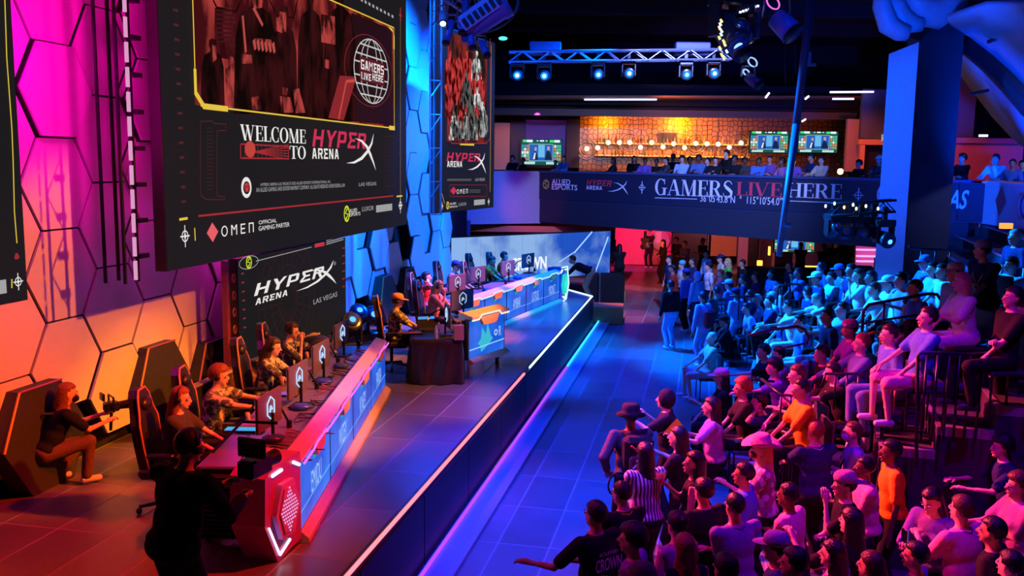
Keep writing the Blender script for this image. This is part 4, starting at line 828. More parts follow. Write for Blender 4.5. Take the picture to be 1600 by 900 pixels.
def person(loc, rz, pose='stand', skin='m', top='black', sleeve='short', bottom='black', btype='trousers', hair='short', hc='k', hat=None, hatc='black', arms=('down', 'down'), lean=5, head=(0, 0), s=1.0, wd=1.06,
           label='', group=None, vox=.026, shoes=True, lanyard=None, legs=None, female=False, mask=None, dress=False):
    s = s*(1.0); root = thing('person', loc, label, 'person', group, rz)
    la = math.radians(lean)
    if pose == 'sit': pel = Vector((0, .0, .54))
    elif pose == 'crouch': pel = Vector((0, -.12, .42))
    elif pose == 'bend': pel = Vector((0, 0, .90))
    else: pel = Vector((0, 0, .92))
    Rl = Euler((-la, 0, 0)).to_matrix()
    T = lambda x, y, z: pel+Rl@Vector((x, y, z))
    sw = .175*wd*(.93 if female else 1); hipw = .095
    neck = T(0, .0, .52); hc_ = neck+Euler((-la*.35-math.radians(head[1]), 0, math.radians(head[0]))).to_matrix()@Vector((0, .025, .15))
    Rh = Euler((-la*.35-math.radians(head[1]), 0, math.radians(head[0]))).to_matrix()
    H = lambda x, y, z: hc_+Rh@Vector((x, y, z))
    # legs
    LG = []
    for k, sx in enumerate((-1, 1)):
        hip = pel+Vector((sx*hipw, 0, -.02))
        if legs: an = Vector(legs[k]); kh = Vector((sx*.25, 1, .4))
        elif pose == 'sit': an = Vector((sx*.13, .40+.04*sx, .09)); kh = Vector((sx*.12, .6, 1))
        elif pose == 'crouch': an = Vector((sx*.15, .06-.10*sx, .09)); kh = Vector((sx*.30, 1, .5))
        else: an = Vector((sx*.115, -.01+.035*sx, .09)); kh = Vector((0, 1, 0))
        kn, an = ik(hip, an, .44, .42, kh); LG.append((hip, kn, an))
    AR = []
    for k, sx in enumerate((-1, 1)):
        sh = T(sx*sw, 0, .46); a = arms[k]; a = ARM[a] if isinstance(a, str) else a
        tgt = T(0, 0, .46)+Vector((sx*a[0] if True else 0, a[1], a[2]))
        el, wr = ik(sh, tgt, .285, .255, (sx*.7, -.6, -1)); AR.append((sh, el, wr))
    Z = lambda v: tuple(v*s)
    b = MB()
    # trunk
    b.ell(Z(T(0, .005, .36)), (.155*wd*s, .108*s, .18*s), Rl, 14, 9); b.ell(Z(T(0, .01, .16)), (.140*wd*s, .105*s, .17*s), Rl, 14, 9); b.ell(Z(T(0, -.01, .01)), (.165*wd*s, .125*s, .13*s), Rl, 14, 9)
    b.cap(Z(T(-sw*.82, 0, .455)), Z(T(sw*.82, 0, .455)), .058*s, .058*s); b.cap(Z(T(0, 0, .44)), Z(H(0, -.01, -.05)), .062*s, .052*s)
    if female: b.ell(Z(T(-.07, .085, .33)), (.06*s, .055*s, .06*s)); b.ell(Z(T(.07, .085, .33)), (.06*s, .055*s, .06*s))
    for hip, kn, an in LG:
        b.cap(Z(hip), Z(kn), .082*s, .055*s); b.cap(Z(kn), Z(an), .053*s, .036*s)
    for sh, el, wr in AR:
        b.cap(Z(sh), Z(el), .049*s, .038*s); b.cap(Z(el), Z(wr), .037*s, .026*s)
        d = (wr-el).normalized(); b.cap(Z(wr+d*.02), Z(wr+d*.075), .030*s, .034*s)
    b.ell(Z(H(0, -.012, .025)), (.074*s, .092*s, .088*s), Rh); b.ell(Z(H(0, .020, -.045)), (.056*s, .066*s, .066*s), Rh)
    b.cap(Z(H(0, .086, .012)), Z(H(0, .108, -.020)), .011*s, .017*s); b.ell(Z(H(0, .068, -.092)), (.03*s, .026*s, .02*s), Rh)
    for sx in (-1, 1): b.ell(Z(H(sx*.077, -.012, -.01)), (.014*s, .022*s, .032*s), Rh)
    ex = MB()
    for sx in (-1, 1):
        ex.mi = 1; ex.ell(Z(H(sx*.030, .079, .006)), (.0145*s, .010*s, .008*s), Rh, 8, 5); ex.mi = 2; ex.ell(Z(H(sx*.030, .087, .006)), (.007*s, .005*s, .007*s), Rh, 6, 4)
        ex.cap(Z(H(sx*.016, .089, .026)), Z(H(sx*.046, .079, .028)), .004*s, .0035*s, 5)
    ex.mi = 3; ex.ell(Z(H(0, .088, -.058)), (.022*s, .010*s, .0075*s), Rh, 8, 5); ex.mi = 0
    for k, (sh, el, wr) in enumerate(AR):
        sx = (-1, 1)[k]; d = (wr-el).normalized(); side = d.cross(Vector((0, 0, 1)));
        if side.length < .2: side = Vector((1, 0, 0))
        side.normalize(); up = side.cross(d).normalized()
        curl = Vector((0, 0, -1)) if arms[k] not in ('up', 'chin', 'ear') else Vector((-sx, .2, 0))
        base = wr+d*.085
        for f in range(4):
            o_ = side*(-.030+.020*f); ln = (.036, .042, .040, .030)[f]; p1 = base+o_+d*ln; p2 = p1+(d*.6+curl*.8).normalized()*ln*.8
            ex.tube([Z(base+o_-d*.03), Z(p1), Z(p2)], [.0105*s, .0095*s, .007*s], 6)
        tb = wr+d*.035+side*(-.034*sx); ex.tube([Z(wr+d*.02+side*(-.012*sx)), Z(tb+d*.02+side*(-.02*sx)), Z(tb+d*.055+side*(-.018*sx)+curl*.02)], [.013*s, .0115*s, .008*s], 6)
    skm = SK[skin]
    def cb_body(me, ex=ex):
        n = len(me.vertices); co = np.empty(n*3, dtype=np.float32); me.vertices.foreach_get('co', co)
        V = [tuple(v) for v in co.reshape(-1, 3).tolist()]; F = [tuple(p.vertices) for p in me.polygons]; nf = len(F)
        V += ex.V; F += [tuple(i+n for i in f) for f in ex.F]
        m2 = bpy.data.meshes.new('body'); m2.from_pydata(V, [], F)
        for x in (skm, EYEW, EYED, LIP): m2.materials.append(x)
        m2.polygons.foreach_set('material_index', [0]*nf+ex.I); m2.polygons.foreach_set('use_smooth', [True]*len(F)); m2.update()
        o = bpy.data.objects.new('body', m2); C.objects.link(o); o.parent = root; bpy.data.meshes.remove(me)
    fuse(b, vox*s, cb_body, 3)
    def cb(name, m_):
        def f(me):
            me.name = name; me.materials.clear(); me.materials.append(m_); me.polygons.foreach_set('use_smooth', [True]*len(me.polygons))
            o = bpy.data.objects.new(name, me); C.objects.link(o); o.parent = root
        return f
    # shirt
    g = .020; b = MB()
    b.ell(Z(T(0, .005, .35)), ((.155*wd+g)*s, (.112+g)*s, .185*s), Rl, 14, 9); b.ell(Z(T(0, .01, .17)), ((.145*wd+g)*s, (.110+g)*s, .19*s), Rl, 14, 9); b.ell(Z(T(0, -.008, .03)), ((.165*wd+g)*s, (.122+g)*s, .11*s), Rl, 14, 9)
    b.cap(Z(T(-sw*.82, 0, .452)), Z(T(sw*.82, 0, .452)), (.060+g*.6)*s, (.060+g*.6)*s)
    if female: b.ell(Z(T(-.07, .088, .33)), (.072*s, .07*s, .072*s)); b.ell(Z(T(.07, .088, .33)), (.072*s, .07*s, .072*s))
    for sh, el, wr in AR:
        if sleeve == 'none': continue
        e = sh.lerp(el, .75) if sleeve == 'short' else el
        b.cap(Z(sh), Z(e), (.052+g)*s, (.045+g)*s)
        if sleeve == 'long': b.cap(Z(el), Z(el.lerp(wr, .92)), (.042+g)*s, (.030+g)*s)
    if dress or btype == 'dress':
        b.ell(Z(pel+Vector((0, .0, -.22))), (.21*s, .17*s, .36*s))
    if hat == 'hood': b.ell(Z(H(0, -.03, .01)), (.108*s, .115*s, .135*s), Rh)
    fuse(b, vox*s, cb('shirt' if btype != 'dress' else 'dress', clo(top)), 3)
    if btype != 'dress':
        b = MB(); b.ell(Z(pel+Rl@Vector((0, -.01, -.01))), ((.165*wd+g)*s, (.125+g)*s, .12*s), Rl, 14, 9)
        for hip, kn, an in LG:
            if btype == 'shorts': b.cap(Z(hip), Z(hip.lerp(kn, .92)), (.084+g)*s, (.066+g)*s)
            else: b.cap(Z(hip), Z(kn), (.082+g)*s, (.058+g)*s); b.cap(Z(kn), Z(kn.lerp(an, .93)), (.056+g)*s, (.044+g)*s)
        fuse(b, vox*s, cb('shorts' if btype == 'shorts' else 'trousers', clo(bottom)), 3)
    if shoes:
        for hip, kn, an in LG:
            b = MB(); z = an.z-.045; fd = Vector((an.x*.3, 1, 0)).normalized()
            b.cap(Z(Vector((an.x, an.y-.02, z+.012))), Z(Vector((an.x, an.y-.02, z+.012))+fd*.15), .046*s, .036*s, 10)
            b.V = [(v[0], v[1], max(v[2], (z-.043)*s)) for v in b.V]
            o = b.build('shoe', SHOE if sum(CL.get(bottom, (0, 0, 0))) < 1.2 and hash(label) % 3 else SHOEW, root, True)
    # hair
    if hair:
        hb = MB(); nu, nv = 20, 12; vs = []; rnd = random.Random(len(label))
        for j in range(nv+1):
            th = math.pi*j/nv
            for i in range(nu):
                ph = 2*math.pi*i/nu; x = math.sin(th)*math.cos(ph); y = math.sin(th)*math.sin(ph); z = math.cos(th)
                rx, ry, rz_ = .089, .107, .105
                if hair == 'curly': k = 1.16+.07*rnd.random(); rx *= k; ry *= k; rz_ *= k
                if hair == 'buzz': rx, ry, rz_ = .081, .100, .097
                px_, py_, pz_ = x*rx, y*ry-.018, z*rz_+.028
                face = (y > .35 and z < .40) or (y > -.1 and z < -.15)
                if hair in ('long', 'pony', 'wavy') or hat == 'veil': face = (y > .30 and z < .45)
                if face: px_, py_, pz_ = x*.05, y*.055-.02, z*.06
                elif z < -.05:
                    if hair in ('long', 'wavy'):
                        q = min(1, (-z)/.9); L = .34 if hair == 'long' else .22
                        px_ = x*rx*(1.15+.2*q) if abs(x) > .01 else 0; 
                        r2 = math.hypot(x, y) or 1; px_ = (x/r2)*rx*(1.0+.15*q); py_ = (y/r2)*ry*(.9)-.03-.02*q; pz_ = -q*L
                        if hair == 'wavy': px_ *= 1+.12*math.sin(9*q+i); py_ *= 1+.1*math.cos(8*q+i)
                    elif z < -.55: px_ *= .8; pz_ = max(pz_, -.045)
                vs.append(Z(H(px_, py_, pz_)))
        fs = [(j*nu+i, (j+1)*nu+i, (j+1)*nu+(i+1) % nu, j*nu+(i+1) % nu) for j in range(nv) for i in range(nu)]
        fs += [tuple(range(nu-1, -1, -1)), tuple(range(nv*nu, (nv+1)*nu))]
        hb.add(vs, fs)
        if hair == 'bun': hb.ell(Z(H(0, -.11, .07)), (.045*s, .045*s, .045*s), Rh, 10, 7)
        if hair == 'pony': hb.cap(Z(H(0, -.11, .03)), Z(H(0, -.15, -.2)), .035*s, .016*s)
        hb.build('hair', HAIRC[hc], root, True)
    if hat:
        hb = MB(); hm = clo(hatc) if hatc in CL or hatc in SPECIAL else cloth('black')
        if hat in ('cap', 'backcap'):
            hb.lathe([(.0915*s, -.0), (.096*s, .03), (.090*s, .06), (.066*s, .088), (.03*s, .100), (.002, .103)], n=16)
            sg = 1 if hat == 'cap' else -1; n0 = 9; br = []
            for zz in (0, .008):
                for i in range(n0):
                    a = math.radians(20+140*i/(n0-1)); br.append((.088*math.cos(a)*s, sg*.088*math.sin(a)*s, zz))
                for i in range(n0):
                    a = math.radians(20+140*i/(n0-1)); br.append((.092*math.cos(a)*s, sg*(.088*math.sin(a)+.085*math.sin(a)**.6)*s, zz-.014*math.sin(a)))
            fs = []
            for i in range(n0-1): fs += [(i, i+1, n0+i+1, n0+i), (2*n0+i, 3*n0+i, 3*n0+i+1, 2*n0+i+1), (n0+i, n0+i+1, 3*n0+i+1, 3*n0+i)]
            hb.add(br, fs); off = .045; nm = 'cap'
            tl = Euler((.0, 0, 0)).to_matrix()
            hb.V = [tuple(Vector(v)*1 if False else Vector((v[0], v[1]*1.16, v[2]))) for v in hb.V]
        elif hat == 'cowboy':
            hb.lathe([(.10*s, 0), (.098*s, .05), (.088*s, .10), (.06*s, .125), (.002, .112)], n=18)
            vs = []; nn = 24
            for zz in (0, .008):
                for i in range(nn):
                    a = 2*math.pi*i/nn; vs.append((.098*math.cos(a)*s, .11*math.sin(a)*s, zz))
                for i in range(nn):
                    a = 2*math.pi*i/nn; vs.append((.20*math.cos(a)*s, .21*math.sin(a)*s, zz+.075*abs(math.cos(a))**2.2-.01))
            fs = []
            for i in range(nn):
                j = (i+1) % nn; fs += [(i, j, nn+j, nn+i), (2*nn+i, 3*nn+i, 3*nn+j, 2*nn+j), (nn+i, nn+j, 3*nn+j, 3*nn+i)]
            hb.add(vs, fs); off = .055; nm = 'cowboy_hat'
        elif hat == 'bucket':
            hb.lathe([(.17*s, -.035), (.105*s, .0), (.10*s, .04), (.092*s, .085), (.05*s, .10), (.002, .098)], n=18); off = .05; nm = 'hat'
        elif hat == 'beanie':
            hb.lathe([(.094*s, -.02), (.100*s, .02), (.096*s, .06), (.07*s, .095), (.03*s, .108), (.002, .11)], n=16); off = .03; nm = 'beanie'
        elif hat in ('veil', 'hood'):
            hb = None
        if hb is not None:
            hb.V = [tuple(Vector(Z(H(0, -.014, off)))+Rh@Vector(v)) for v in hb.V]; hb.build(nm, hm, root, True)
    if mask:
        mb = MB(); mb.ell(Z(H(0, .062, -.05)), (.058*s, .055*s, .045*s), Rh, 10, 6); mb.build('face_mask', cloth(mask), root, True)
    if lanyard:
        pts = [T(-.06, -.05, .50), T(-.10, .06, .46), T(-.07, .135, .36), T(0, .15, .22), T(.07, .135, .36), T(.10, .06, .46), T(.06, -.05, .50), T(0, -.085, .49), T(-.06, -.05, .50)]
        mb = MB(); mb.tube([Z(p) for p in pts], .007*s, 5); mb.box(Z(T(0, .165, .16)), (.08*s, .008, .11*s)); mb.build('lanyard', cloth(lanyard), root)
    return dict(root=root, head=hc_*s, Rh=Rh, hands=[(w_+(w_-e_).normalized()*.09)*s for _, e_, w_ in AR], T=lambda *a: T(*a)*s, s=s, H=lambda *a: H(*a)*s, top=(H(0, -.01, .13))*s)
def W2(info, v):      # local point of a person to world
    r = info['root']; return Vector(r.location)+Euler((0, 0, r.rotation_euler[2])).to_matrix()@Vector(v)
def at_head(px_, py_, zg, face, build):
    """place a figure so that the crown of its head lies where the photo shows it; zg is the height it stands on"""
    rz = math.radians(face-90); info = build((0, 0, zg), rz); tp = Euler((0, 0, rz)).to_matrix()@info['top']
    p = P(px_, py_, zg+tp.z); info['root'].location = (p[0]-tp.x, p[1]-tp.y, zg); return info
def fig(x, y, zg, face, **k): return at_head(x, y, zg, face, lambda loc, rz: person(loc, rz, **k))
def headset(info, label, col=None):
    t = thing('headset', W2(info, info['H'](0, 0, 0)), label, 'headset', None, info['root'].rotation_euler[2]); s = info['s']; Rh = info['Rh']; b = MB(); pts = []
    for i in range(11):
        a = math.pi*i/10; pts.append(tuple(Rh@Vector((.100*math.cos(a), -.015, .118*math.sin(a)+.005))*s))
    b.tube(pts, .011, 6); b.build('band', BLKMETAL, t, True)
    for sx in (-1, 1):
        b = MB(); b.cyl(Rh@Vector((sx*.082, -.01, -.005))*s, Rh@Vector((sx*.112, -.01, -.005))*s, .038, .032, 14); b.build('ear_cup', PLASTIC, t, True)
    b = MB(); b.tube([Rh@Vector((-.10, .0, -.03)), Rh@Vector((-.09, .07, -.075)), Rh@Vector((-.03, .115, -.075))], .004, 5); b.build('microphone', PLASTIC, t)
# ================================================================== PLAYER DESKS
RIM = mat((.62, .50, .48), .35, name='desk_rim_paint'); DTOP = mat((.14, .10, .13), .3, name='desk_top'); KICK = mat((.70, .50, .28), .4, name='kick_rail_wood'); DBODY = mat((.03, .03, .04), .45, name='desk_body')
PBLUE = None
def panel_mat():
    m, nt, b = nodes_mat('panel_display', .35); tc = nt.nodes.new('ShaderNodeTexCoord'); n = nt.nodes.new('ShaderNodeTexNoise'); n.inputs['Scale'].default_value = 1.3
    cr = nt.nodes.new('ShaderNodeValToRGB'); cr.color_ramp.elements[0].color = (.006, .075, .60, 1); cr.color_ramp.elements[1].color = (.03, .19, .88, 1); cr.color_ramp.elements[0].position = .35; cr.color_ramp.elements[1].position = .7
    nt.links.new(tc.outputs['Object'], n.inputs['Vector']); nt.links.new(n.outputs['Fac'], cr.inputs[0]); nt.links.new(cr.outputs[0], b.inputs['Emission Color']); b.inputs['Emission Strength'].default_value = 1.0
    b.inputs['Base Color'].default_value = (.01, .01, .02, 1); return m
PBLUE = panel_mat(); NAMEW = glow((.38, .60, 1), 1.0); ICYAN = glow((.05, .55, .75), .9)
def local_text(txt, box, name, m, parent, y=-.052):
    class L: pass
    l = L(); l.o = np.array([0, y, 0.0]); l.a = np.array([1.0, 0, 0]); l.n = np.array([0, -1.0, 0])
    words(l, txt, box, name, m, parent, (0, 0, 0), 0)
def desk(F0, F1, names, label, stripc, endside, hz=.0, trimc=None):
    F0 = Vector(F0); F1 = Vector(F1); d = F1-F0; L = d.length; rz = math.atan2(d.y, d.x); n = len(names); pw = L/n
    t = thing('player_desk', F0, label, 'desk', None, rz)
    b = MB(); b.bbox((L/2, .52, .73), (L, .86, .04), .01); b.build('table_top', DTOP, t)
    b = MB(); b.box((L/2, .05, .42), (L, .05, .78)); b.build('front_board', DBODY, t)
    b = MB(); b.prism([(-.055, .80), (-.055, .835), (.10, .885), (.12, .875), (.12, .78)], L, (0, 0, 0), (0, 1, 0), (0, 0, 1), (1, 0, 0)); b.build('rim', RIM, t)
    for x in [i*pw for i in range(n+1)]:
        b = MB(); b.box((min(max(x, .03), L-.03), .85, .36), (.05, .05, .71)); b.build('leg', BLKMETAL, t)
    b = MB(); b.prism([(-.12, .0), (-.12, .05), (-.05, .11), (.02, .11), (.02, .0)], L, (0, 0, 0), (0, 1, 0), (0, 0, 1), (1, 0, 0)); b.build('kick_rail', KICK, t)
    for i, nm in enumerate(names):
        x0 = i*pw; b = MB(); b.box((x0+pw/2, .0, .455), (pw-.02, .06, .69)); p = b.build('display_panel', DBODY, t)
        b = MB(); b.add([(x0+.025, -.034, .125), (x0+pw-.025, -.034, .125), (x0+pw-.025, -.034, .785), (x0+.025, -.034, .785)], [(0, 1, 2, 3)]); b.build('panel_screen', PBLUE, p)
        cx = x0+pw/2
        if nm: local_text(nm, (cx-.24, .32, cx+.24, .54), 'lettering', NAMEW, p, -.04)
        b = MB(); b.add([(cx-.13, -.038, .64), (cx+.02, -.038, .64), (cx+.02, -.038, .68), (cx-.13, -.038, .68)], [(0, 1, 2, 3)]); b.build('badge', glow((.02, .45, .30), .9), p)
        b = MB(); b.add([(x0+.03, -.037, .29), (x0+pw-.03, -.037, .30), (x0+pw-.03, -.037, .315), (x0+.03, -.037, .30)], [(0, 1, 2, 3)]); b.build('beam_line', glow((.2, .5, 1), 1), p)
        b = MB(); b.prism([(cx-.24, .82), (cx-.17, .70), (cx+.17, .70), (cx+.24, .82)], .055, (0, -.04, 0), (1, 0, 0), (0, 0, 1), (0, -1, 0)); b.build('tab', mat((.85, .45, .12), .4, name='amber_tab'), t)
    pts = []
    for i in range(n):
        x0 = i*pw; cx = x0+pw/2; pts += [(x0+.0, -.085, .80), (cx-.30, -.085, .80), (cx-.22, -.10, .85), (cx+.22, -.10, .85), (cx+.30, -.085, .80)]
    pts.append((L, -.085, .80)); b = MB(); b.tube(pts, .013, 6); b.build('light_strip', stripc, t)
    return t, L, rz
F0 = P(464, 849, .85); F1 = P(599, 613, .85)
JERS = 'jersey'
TD1, LD1, RZ1 = desk((F0[0], F0[1], .85), (F1[0], F1[1], .85), ['EMIDU', 'WIZEY', 'KNEY', 'PANDA'], 'long near player desk with four blue name panels and pink light line', glow((.85, .12, .75), 1.4), 0)
# end piece at the near end, magenta light put into its body colour
def end_piece(t, x0, sg, m_body, m_hex, m_glow, m_dots):
    X = lambda x: x0+sg*x
    out = [(X(0), .06), (X(0), .92), (X(.50), .90), (X(.60), .84), (X(.62), .40), (X(.42), .0)]
    if sg > 0: out = out[::-1]
    b = MB(); b.prism(out, .36, (0, -.05, 0), (1, 0, 0), (0, 0, 1), (0, 1, 0)); e = b.build('end_piece', m_body, t)
    hx = [(X(.30+.21*math.cos(math.radians(a))), .47+.30*math.sin(math.radians(a))) for a in range(0, 360, 60)]
    hx2 = [(X(.30+.16*math.cos(math.radians(a))), .47+.24*math.sin(math.radians(a))) for a in range(0, 360, 60)]
    b = MB(); b.prism(hx, .05, (0, -.05, 0), (1, 0, 0), (0, 0, 1), (0, -1, 0)); b.build('hexagon_frame', m_hex, e)
    b = MB(); b.prism(hx2, .015, (0, -.098, 0), (1, 0, 0), (0, 0, 1), (0, -1, 0)); b.build('grille', m_hex, e)
    b = MB()
    for i in range(-4, 5):
        for j in range(-6, 7):
            x = .30+i*.034+(.017 if j % 2 else 0); z = .47+j*.034
            if abs(x-.30)*1.73+abs(z-.47)*1.0 < .25: b.box((X(x), -.115, z), (.014, .004, .014))
    b.build('grille_dots', m_dots, e)
    b = MB()
    for p, q in (((.03, .80), (.14, .86)), ((.34, .85), (.50, .84))): b.tube([(X(p[0]), -.06, p[1]), (X(q[0]), -.06, q[1])], .016, 6)
    b.tube([(X(.40), -.06, .06), (X(.57), -.06, .38)], .010, 6); b.tube([(X(.40), -.06, .06), (X(.22), -.06, .14)], .014, 6); b.build('light_strip', m_glow, e)
    if sg < 0: e.rotation_euler = (0, 0, -.30)
    return e
end_piece(TD1, 0, -1, mat((.42, .05, .30), .35, name='magenta_lit_body'), mat((.55, .25, .80), .35, name='lilac_frame'), glow((.9, .75, 1), 2.2), glow((.9, .55, 1), 1.0))
b = MB()
for k in range(14): b.box((-.06, .62, .1+.045*k), (.16, .60, .012))
b.box((.02, .62, .40), (.10, .56, .68)); o = b.build('side_cabinet', mat((.02, .018, .02), .5, name='slatted_black'), TD1)
# far desk
E1 = Vector(P(872, 470, .90)); E1.z = .85; dd = Vector((1.26, 3.21, 0)).normalized()
TD2, LD2, RZ2 = desk(E1-dd*6.25, E1, ['', 'AVIARI', 'AMBAR', 'LOTUS', 'MOONLIT'], 'long far player desk with blue name panels and white light line', glow((.45, .75, 1), 1.3), 1)
end_piece(TD2, LD2, 1, mat((.02, .06, .30), .35, name='blue_body'), glow((.02, .75, .70), .9), glow((.6, .9, 1), 3), glow((.1, .9, .85), 1.2))
b = MB(); b.tube([(LD2+.02, -.08, .93), (LD2+.48, -.08, .92), (LD2+.63, -.08, .45), (LD2+.44, -.08, .05), (LD2+.2, -.08, .02)], .018, 6); b.build('light_strip', glow((.35, .8, 1), 2), TD2)
# commentator desk: blue panel on a stand and a cloth covered table
c0 = Vector(A(731, 560, 15.45)); c1 = Vector(A(788, 548, 16.5)); rzc = math.atan2(c1.y-c0.y, c1.x-c0.x); Lc = math.hypot(c1.x-c0.x, c1.y-c0.y)
t = thing('display_stand', (c0.x, c0.y, .85), 'single blue panel with spiky crown sign beside the commentator table', 'display', None, rzc)
b = MB(); b.box((Lc/2, .03, .64), (Lc, .06, .72)); b.build('display_panel', DBODY, t); b = MB(); b.add([(.03, -.004, .30), (Lc-.03, -.004, .30), (Lc-.03, -.004, .96), (.03, -.004, .96)], [(0, 1, 2, 3)]); b.build('panel_screen', PBLUE, t)
ic = [(.42, .36), (.36, .50), (.30, .52), (.40, .60), (.44, .80), (.56, .66), (.62, .86), (.72, .62), (.80, .56), (.72, .50), (.60, .44)]
b = MB(); b.add([(x, -.008, z) for x, z in ic], [tuple(range(len(ic)))]); b.build('crown_sign', ICYAN, t)
b = MB(); b.add([(x, -.008, z) for q in ringp(.90, .64, .06, .06, .03, .03, n=12) for x, z in q], [tuple(range(4*i, 4*i+4)) for i in range(12)]); b.build('ring_sign', NAMEW, t); local_text('R', (1.0, .56, 1.08, .74), 'lettering', NAMEW, t, -.009)
b = MB(); b.add([(.03, -.010, .44), (Lc-.03, -.010, .47), (Lc-.03, -.010, .49), (.03, -.010, .46)], [(0, 1, 2, 3)]); b.build('beam_line', glow((.3, .6, 1), 1.1), t)
b = MB(); b.prism([(-.09, 1.0), (-.09, 1.04), (.14, 1.10), (.2, 1.08), (.2, .98)], Lc, (0, 0, 0), (0, 1, 0), (0, 0, 1), (1, 0, 0)); b.build('rim', RIM, t)
b = MB(); b.prism([(Lc/2-.34, 1.0), (Lc/2-.24, .86), (Lc/2+.18, .86), (Lc/2+.28, 1.0)], .06, (0, -.03, 0), (1, 0, 0), (0, 0, 1), (0, -1, 0)); b.build('tab', mat((.85, .45, .12), .4, name='amber_tab'), t)
b = MB(); b.tube([(0, -.09, .98), (Lc/2-.40, -.09, .98), (Lc/2-.32, -.10, 1.05), (Lc/2+.26, -.10, 1.05), (Lc/2+.34, -.09, .98), (Lc, -.09, .98)], .015, 6); b.build('light_strip', glow((1, .70, .55), 1.3), t)
b = MB(); b.prism([(-.12, .22), (-.12, .26), (-.03, .31), (.02, .28), (.02, .22)], Lc, (0, 0, 0), (0, 1, 0), (0, 0, 1), (1, 0, 0)); b.build('kick_rail', KICK, t)

for xx in (.03, Lc-.05): b = MB(); b.box((xx, .12, .48), (.05, .05, .96)); b.build('upright', BLKMETAL, t)
b = MB(); b = MB(); b.box((.03, -.02, .11), (.08, .06, .22)); b.build('foot_block', KICK, t)
# cloth covered table
tq = Vector(P(641, 532, 1.59)); tr_ = Vector(P(722, 532, 1.59)); tw = (tr_-tq).length; TC = Vector((tq.x, tq.y, .85)); rzt = math.atan2(tr_.y-tq.y, tr_.x-tq.x)+.02
t = thing('table', TC, 'small table under crumpled black cloth in front of commentator', 'table', None, rzt)
b = MB(); b.box((tw/2, .75, .725), (tw-.04, 1.46, .03)); b.build('table_top', DTOP, t)
for x in (.06, tw-.06):
    for y in (.08, 1.42): b = MB(); b.cyl((x, y, 0), (x, y, .71), .018, n=8); b.build('leg', BLKMETAL, t)
per = []; nn = 96; PL = [(0, 1.5), (0, 0), (tw, 0), (tw, 1.5)]
random.seed(3)
def perim(s):
    a = 1.5; segs = [(a, (0, 1.5), (0, 0), (-1, 0)), (tw, (0, 0), (tw, 0), (0, -1)), (a, (tw, 0), (tw, 1.5), (1, 0)), (tw, (tw, 1.5), (0, 1.5), (0, 1))]
    tot = sum(x[0] for x in segs); s = (s % 1)*tot
    for l, p, q, n_ in segs:
        if s <= l: f = s/l; return (p[0]+(q[0]-p[0])*f, p[1]+(q[1]-p[1])*f), n_
        s -= l
    return (0, 1.5), (0, 1)
b = MB(); vs = []; rows = 9
for r in range(rows):
    z = .745-.735*r/(rows-1); k = r/(rows-1)
    for i in range(nn):
        (x, y), n_ = perim(i/nn); w_ = (.035*math.sin(i*.9+.6*r*.4)+.025*math.sin(i*.37+2+r*.5)+.03)*k+.006; w_ += .012*math.sin(i*2.1+r*1.3)*min(1, k*3); vs.append((x+n_[0]*w_, y+n_[1]*w_, z))
fs = [(r*nn+i, r*nn+(i+1) % nn, (r+1)*nn+(i+1) % nn, (r+1)*nn+i) for r in range(rows-1) for i in range(nn)]; fs.append(tuple(range(nn-1, -1, -1)))
b.add(vs, fs); o = b.build('tablecloth', mat((.035, .025, .02), .33, name='satin_black'), None, True, org=(0, 0, 0)); o.location = TC; o.rotation_euler = (0, 0, rzt); tag(o, 'crumpled shiny black cloth over the commentator table', 'tablecloth')
def TL(x, y, z): return tuple(TC+Euler((0, 0, rzt)).to_matrix()@Vector((x, y, z)))
# ================================================================== MONITORS
def monitor():
    t = thing('monitor', (0, 0, -5), 'm', 'monitor')
    b = MB(); b.bbox((0, 0, .33), (.60, .035, .37), .008); b.build('housing', mat((.10, .085, .08), .4, name='monitor_shell'), t)
    b = MB(); b.add([(-.29, .019, .155), (.29, .019, .155), (.29, .019, .505), (-.29, .019, .505)], [(0, 3, 2, 1)]); b.build('screen', glow((.25, .30, .55), 1.2), t)
    b = MB(); hx = [(.10*math.cos(math.radians(a)), .35+.12*math.sin(math.radians(a)), ) for a in range(30, 390, 60)]; b.tube([(x, -.024, z) for x, z in hx+hx[:1]], .007, 5)
    b.build('logo_ring', glow((.45, .65, 1), 1.3), t)
    b = MB(); b.tube([(-.03, -.024, .31), (0, -.024, .37), (.03, -.024, .33)], .012, 5); b.build('logo_mark', glow((.3, .5, .9), 1.5), t)
    b = MB(); b.cyl((0, -.04, .02), (0, -.04, .3), .018, n=8); b.build('stand', BLKMETAL, t); b = MB(); b.bbox((0, -.02, .01), (.26, .2, .02), .005); b.build('base', BLKMETAL, t)
    return t
M0 = monitor(); mused = [0]
def put_monitor(x, y, z, rz, label, grp='monitors on the player desks'):
    p = P(x, y, z+.33); m_ = M0 if not mused[0] else copy_tree(M0); mused[0] = 1; m_.location = (p[0], p[1], z); m_.rotation_euler = (0, 0, rz); m_['label'] = label; m_['group'] = grp; return m_
for (x, y), l in zip(((420, 640), (465, 592), (501, 556), (533, 522)), ('nearest thin monitor with glowing hexagon on near desk', 'second thin monitor from the camera on near desk', 'third thin monitor from the camera on near desk', 'farthest thin monitor on near desk beside stage lights')): put_monitor(x, y, 1.60, RZ1-.15, l)
for (x, y, a), l in zip(((722, 468, -.35), (714, 442, -.2), (746, 429, -.2), (793, 419, -.2), (825, 407, -.2)), ('tan lit monitor nearest the commentator display', 'monitor in front of the purple capped player', 'monitor in front of empty chair on far desk', 'monitor in front of orange shirted headset player', 'last monitor at far end before crown graphic')): put_monitor(x, y, 1.60, RZ2+a, l)
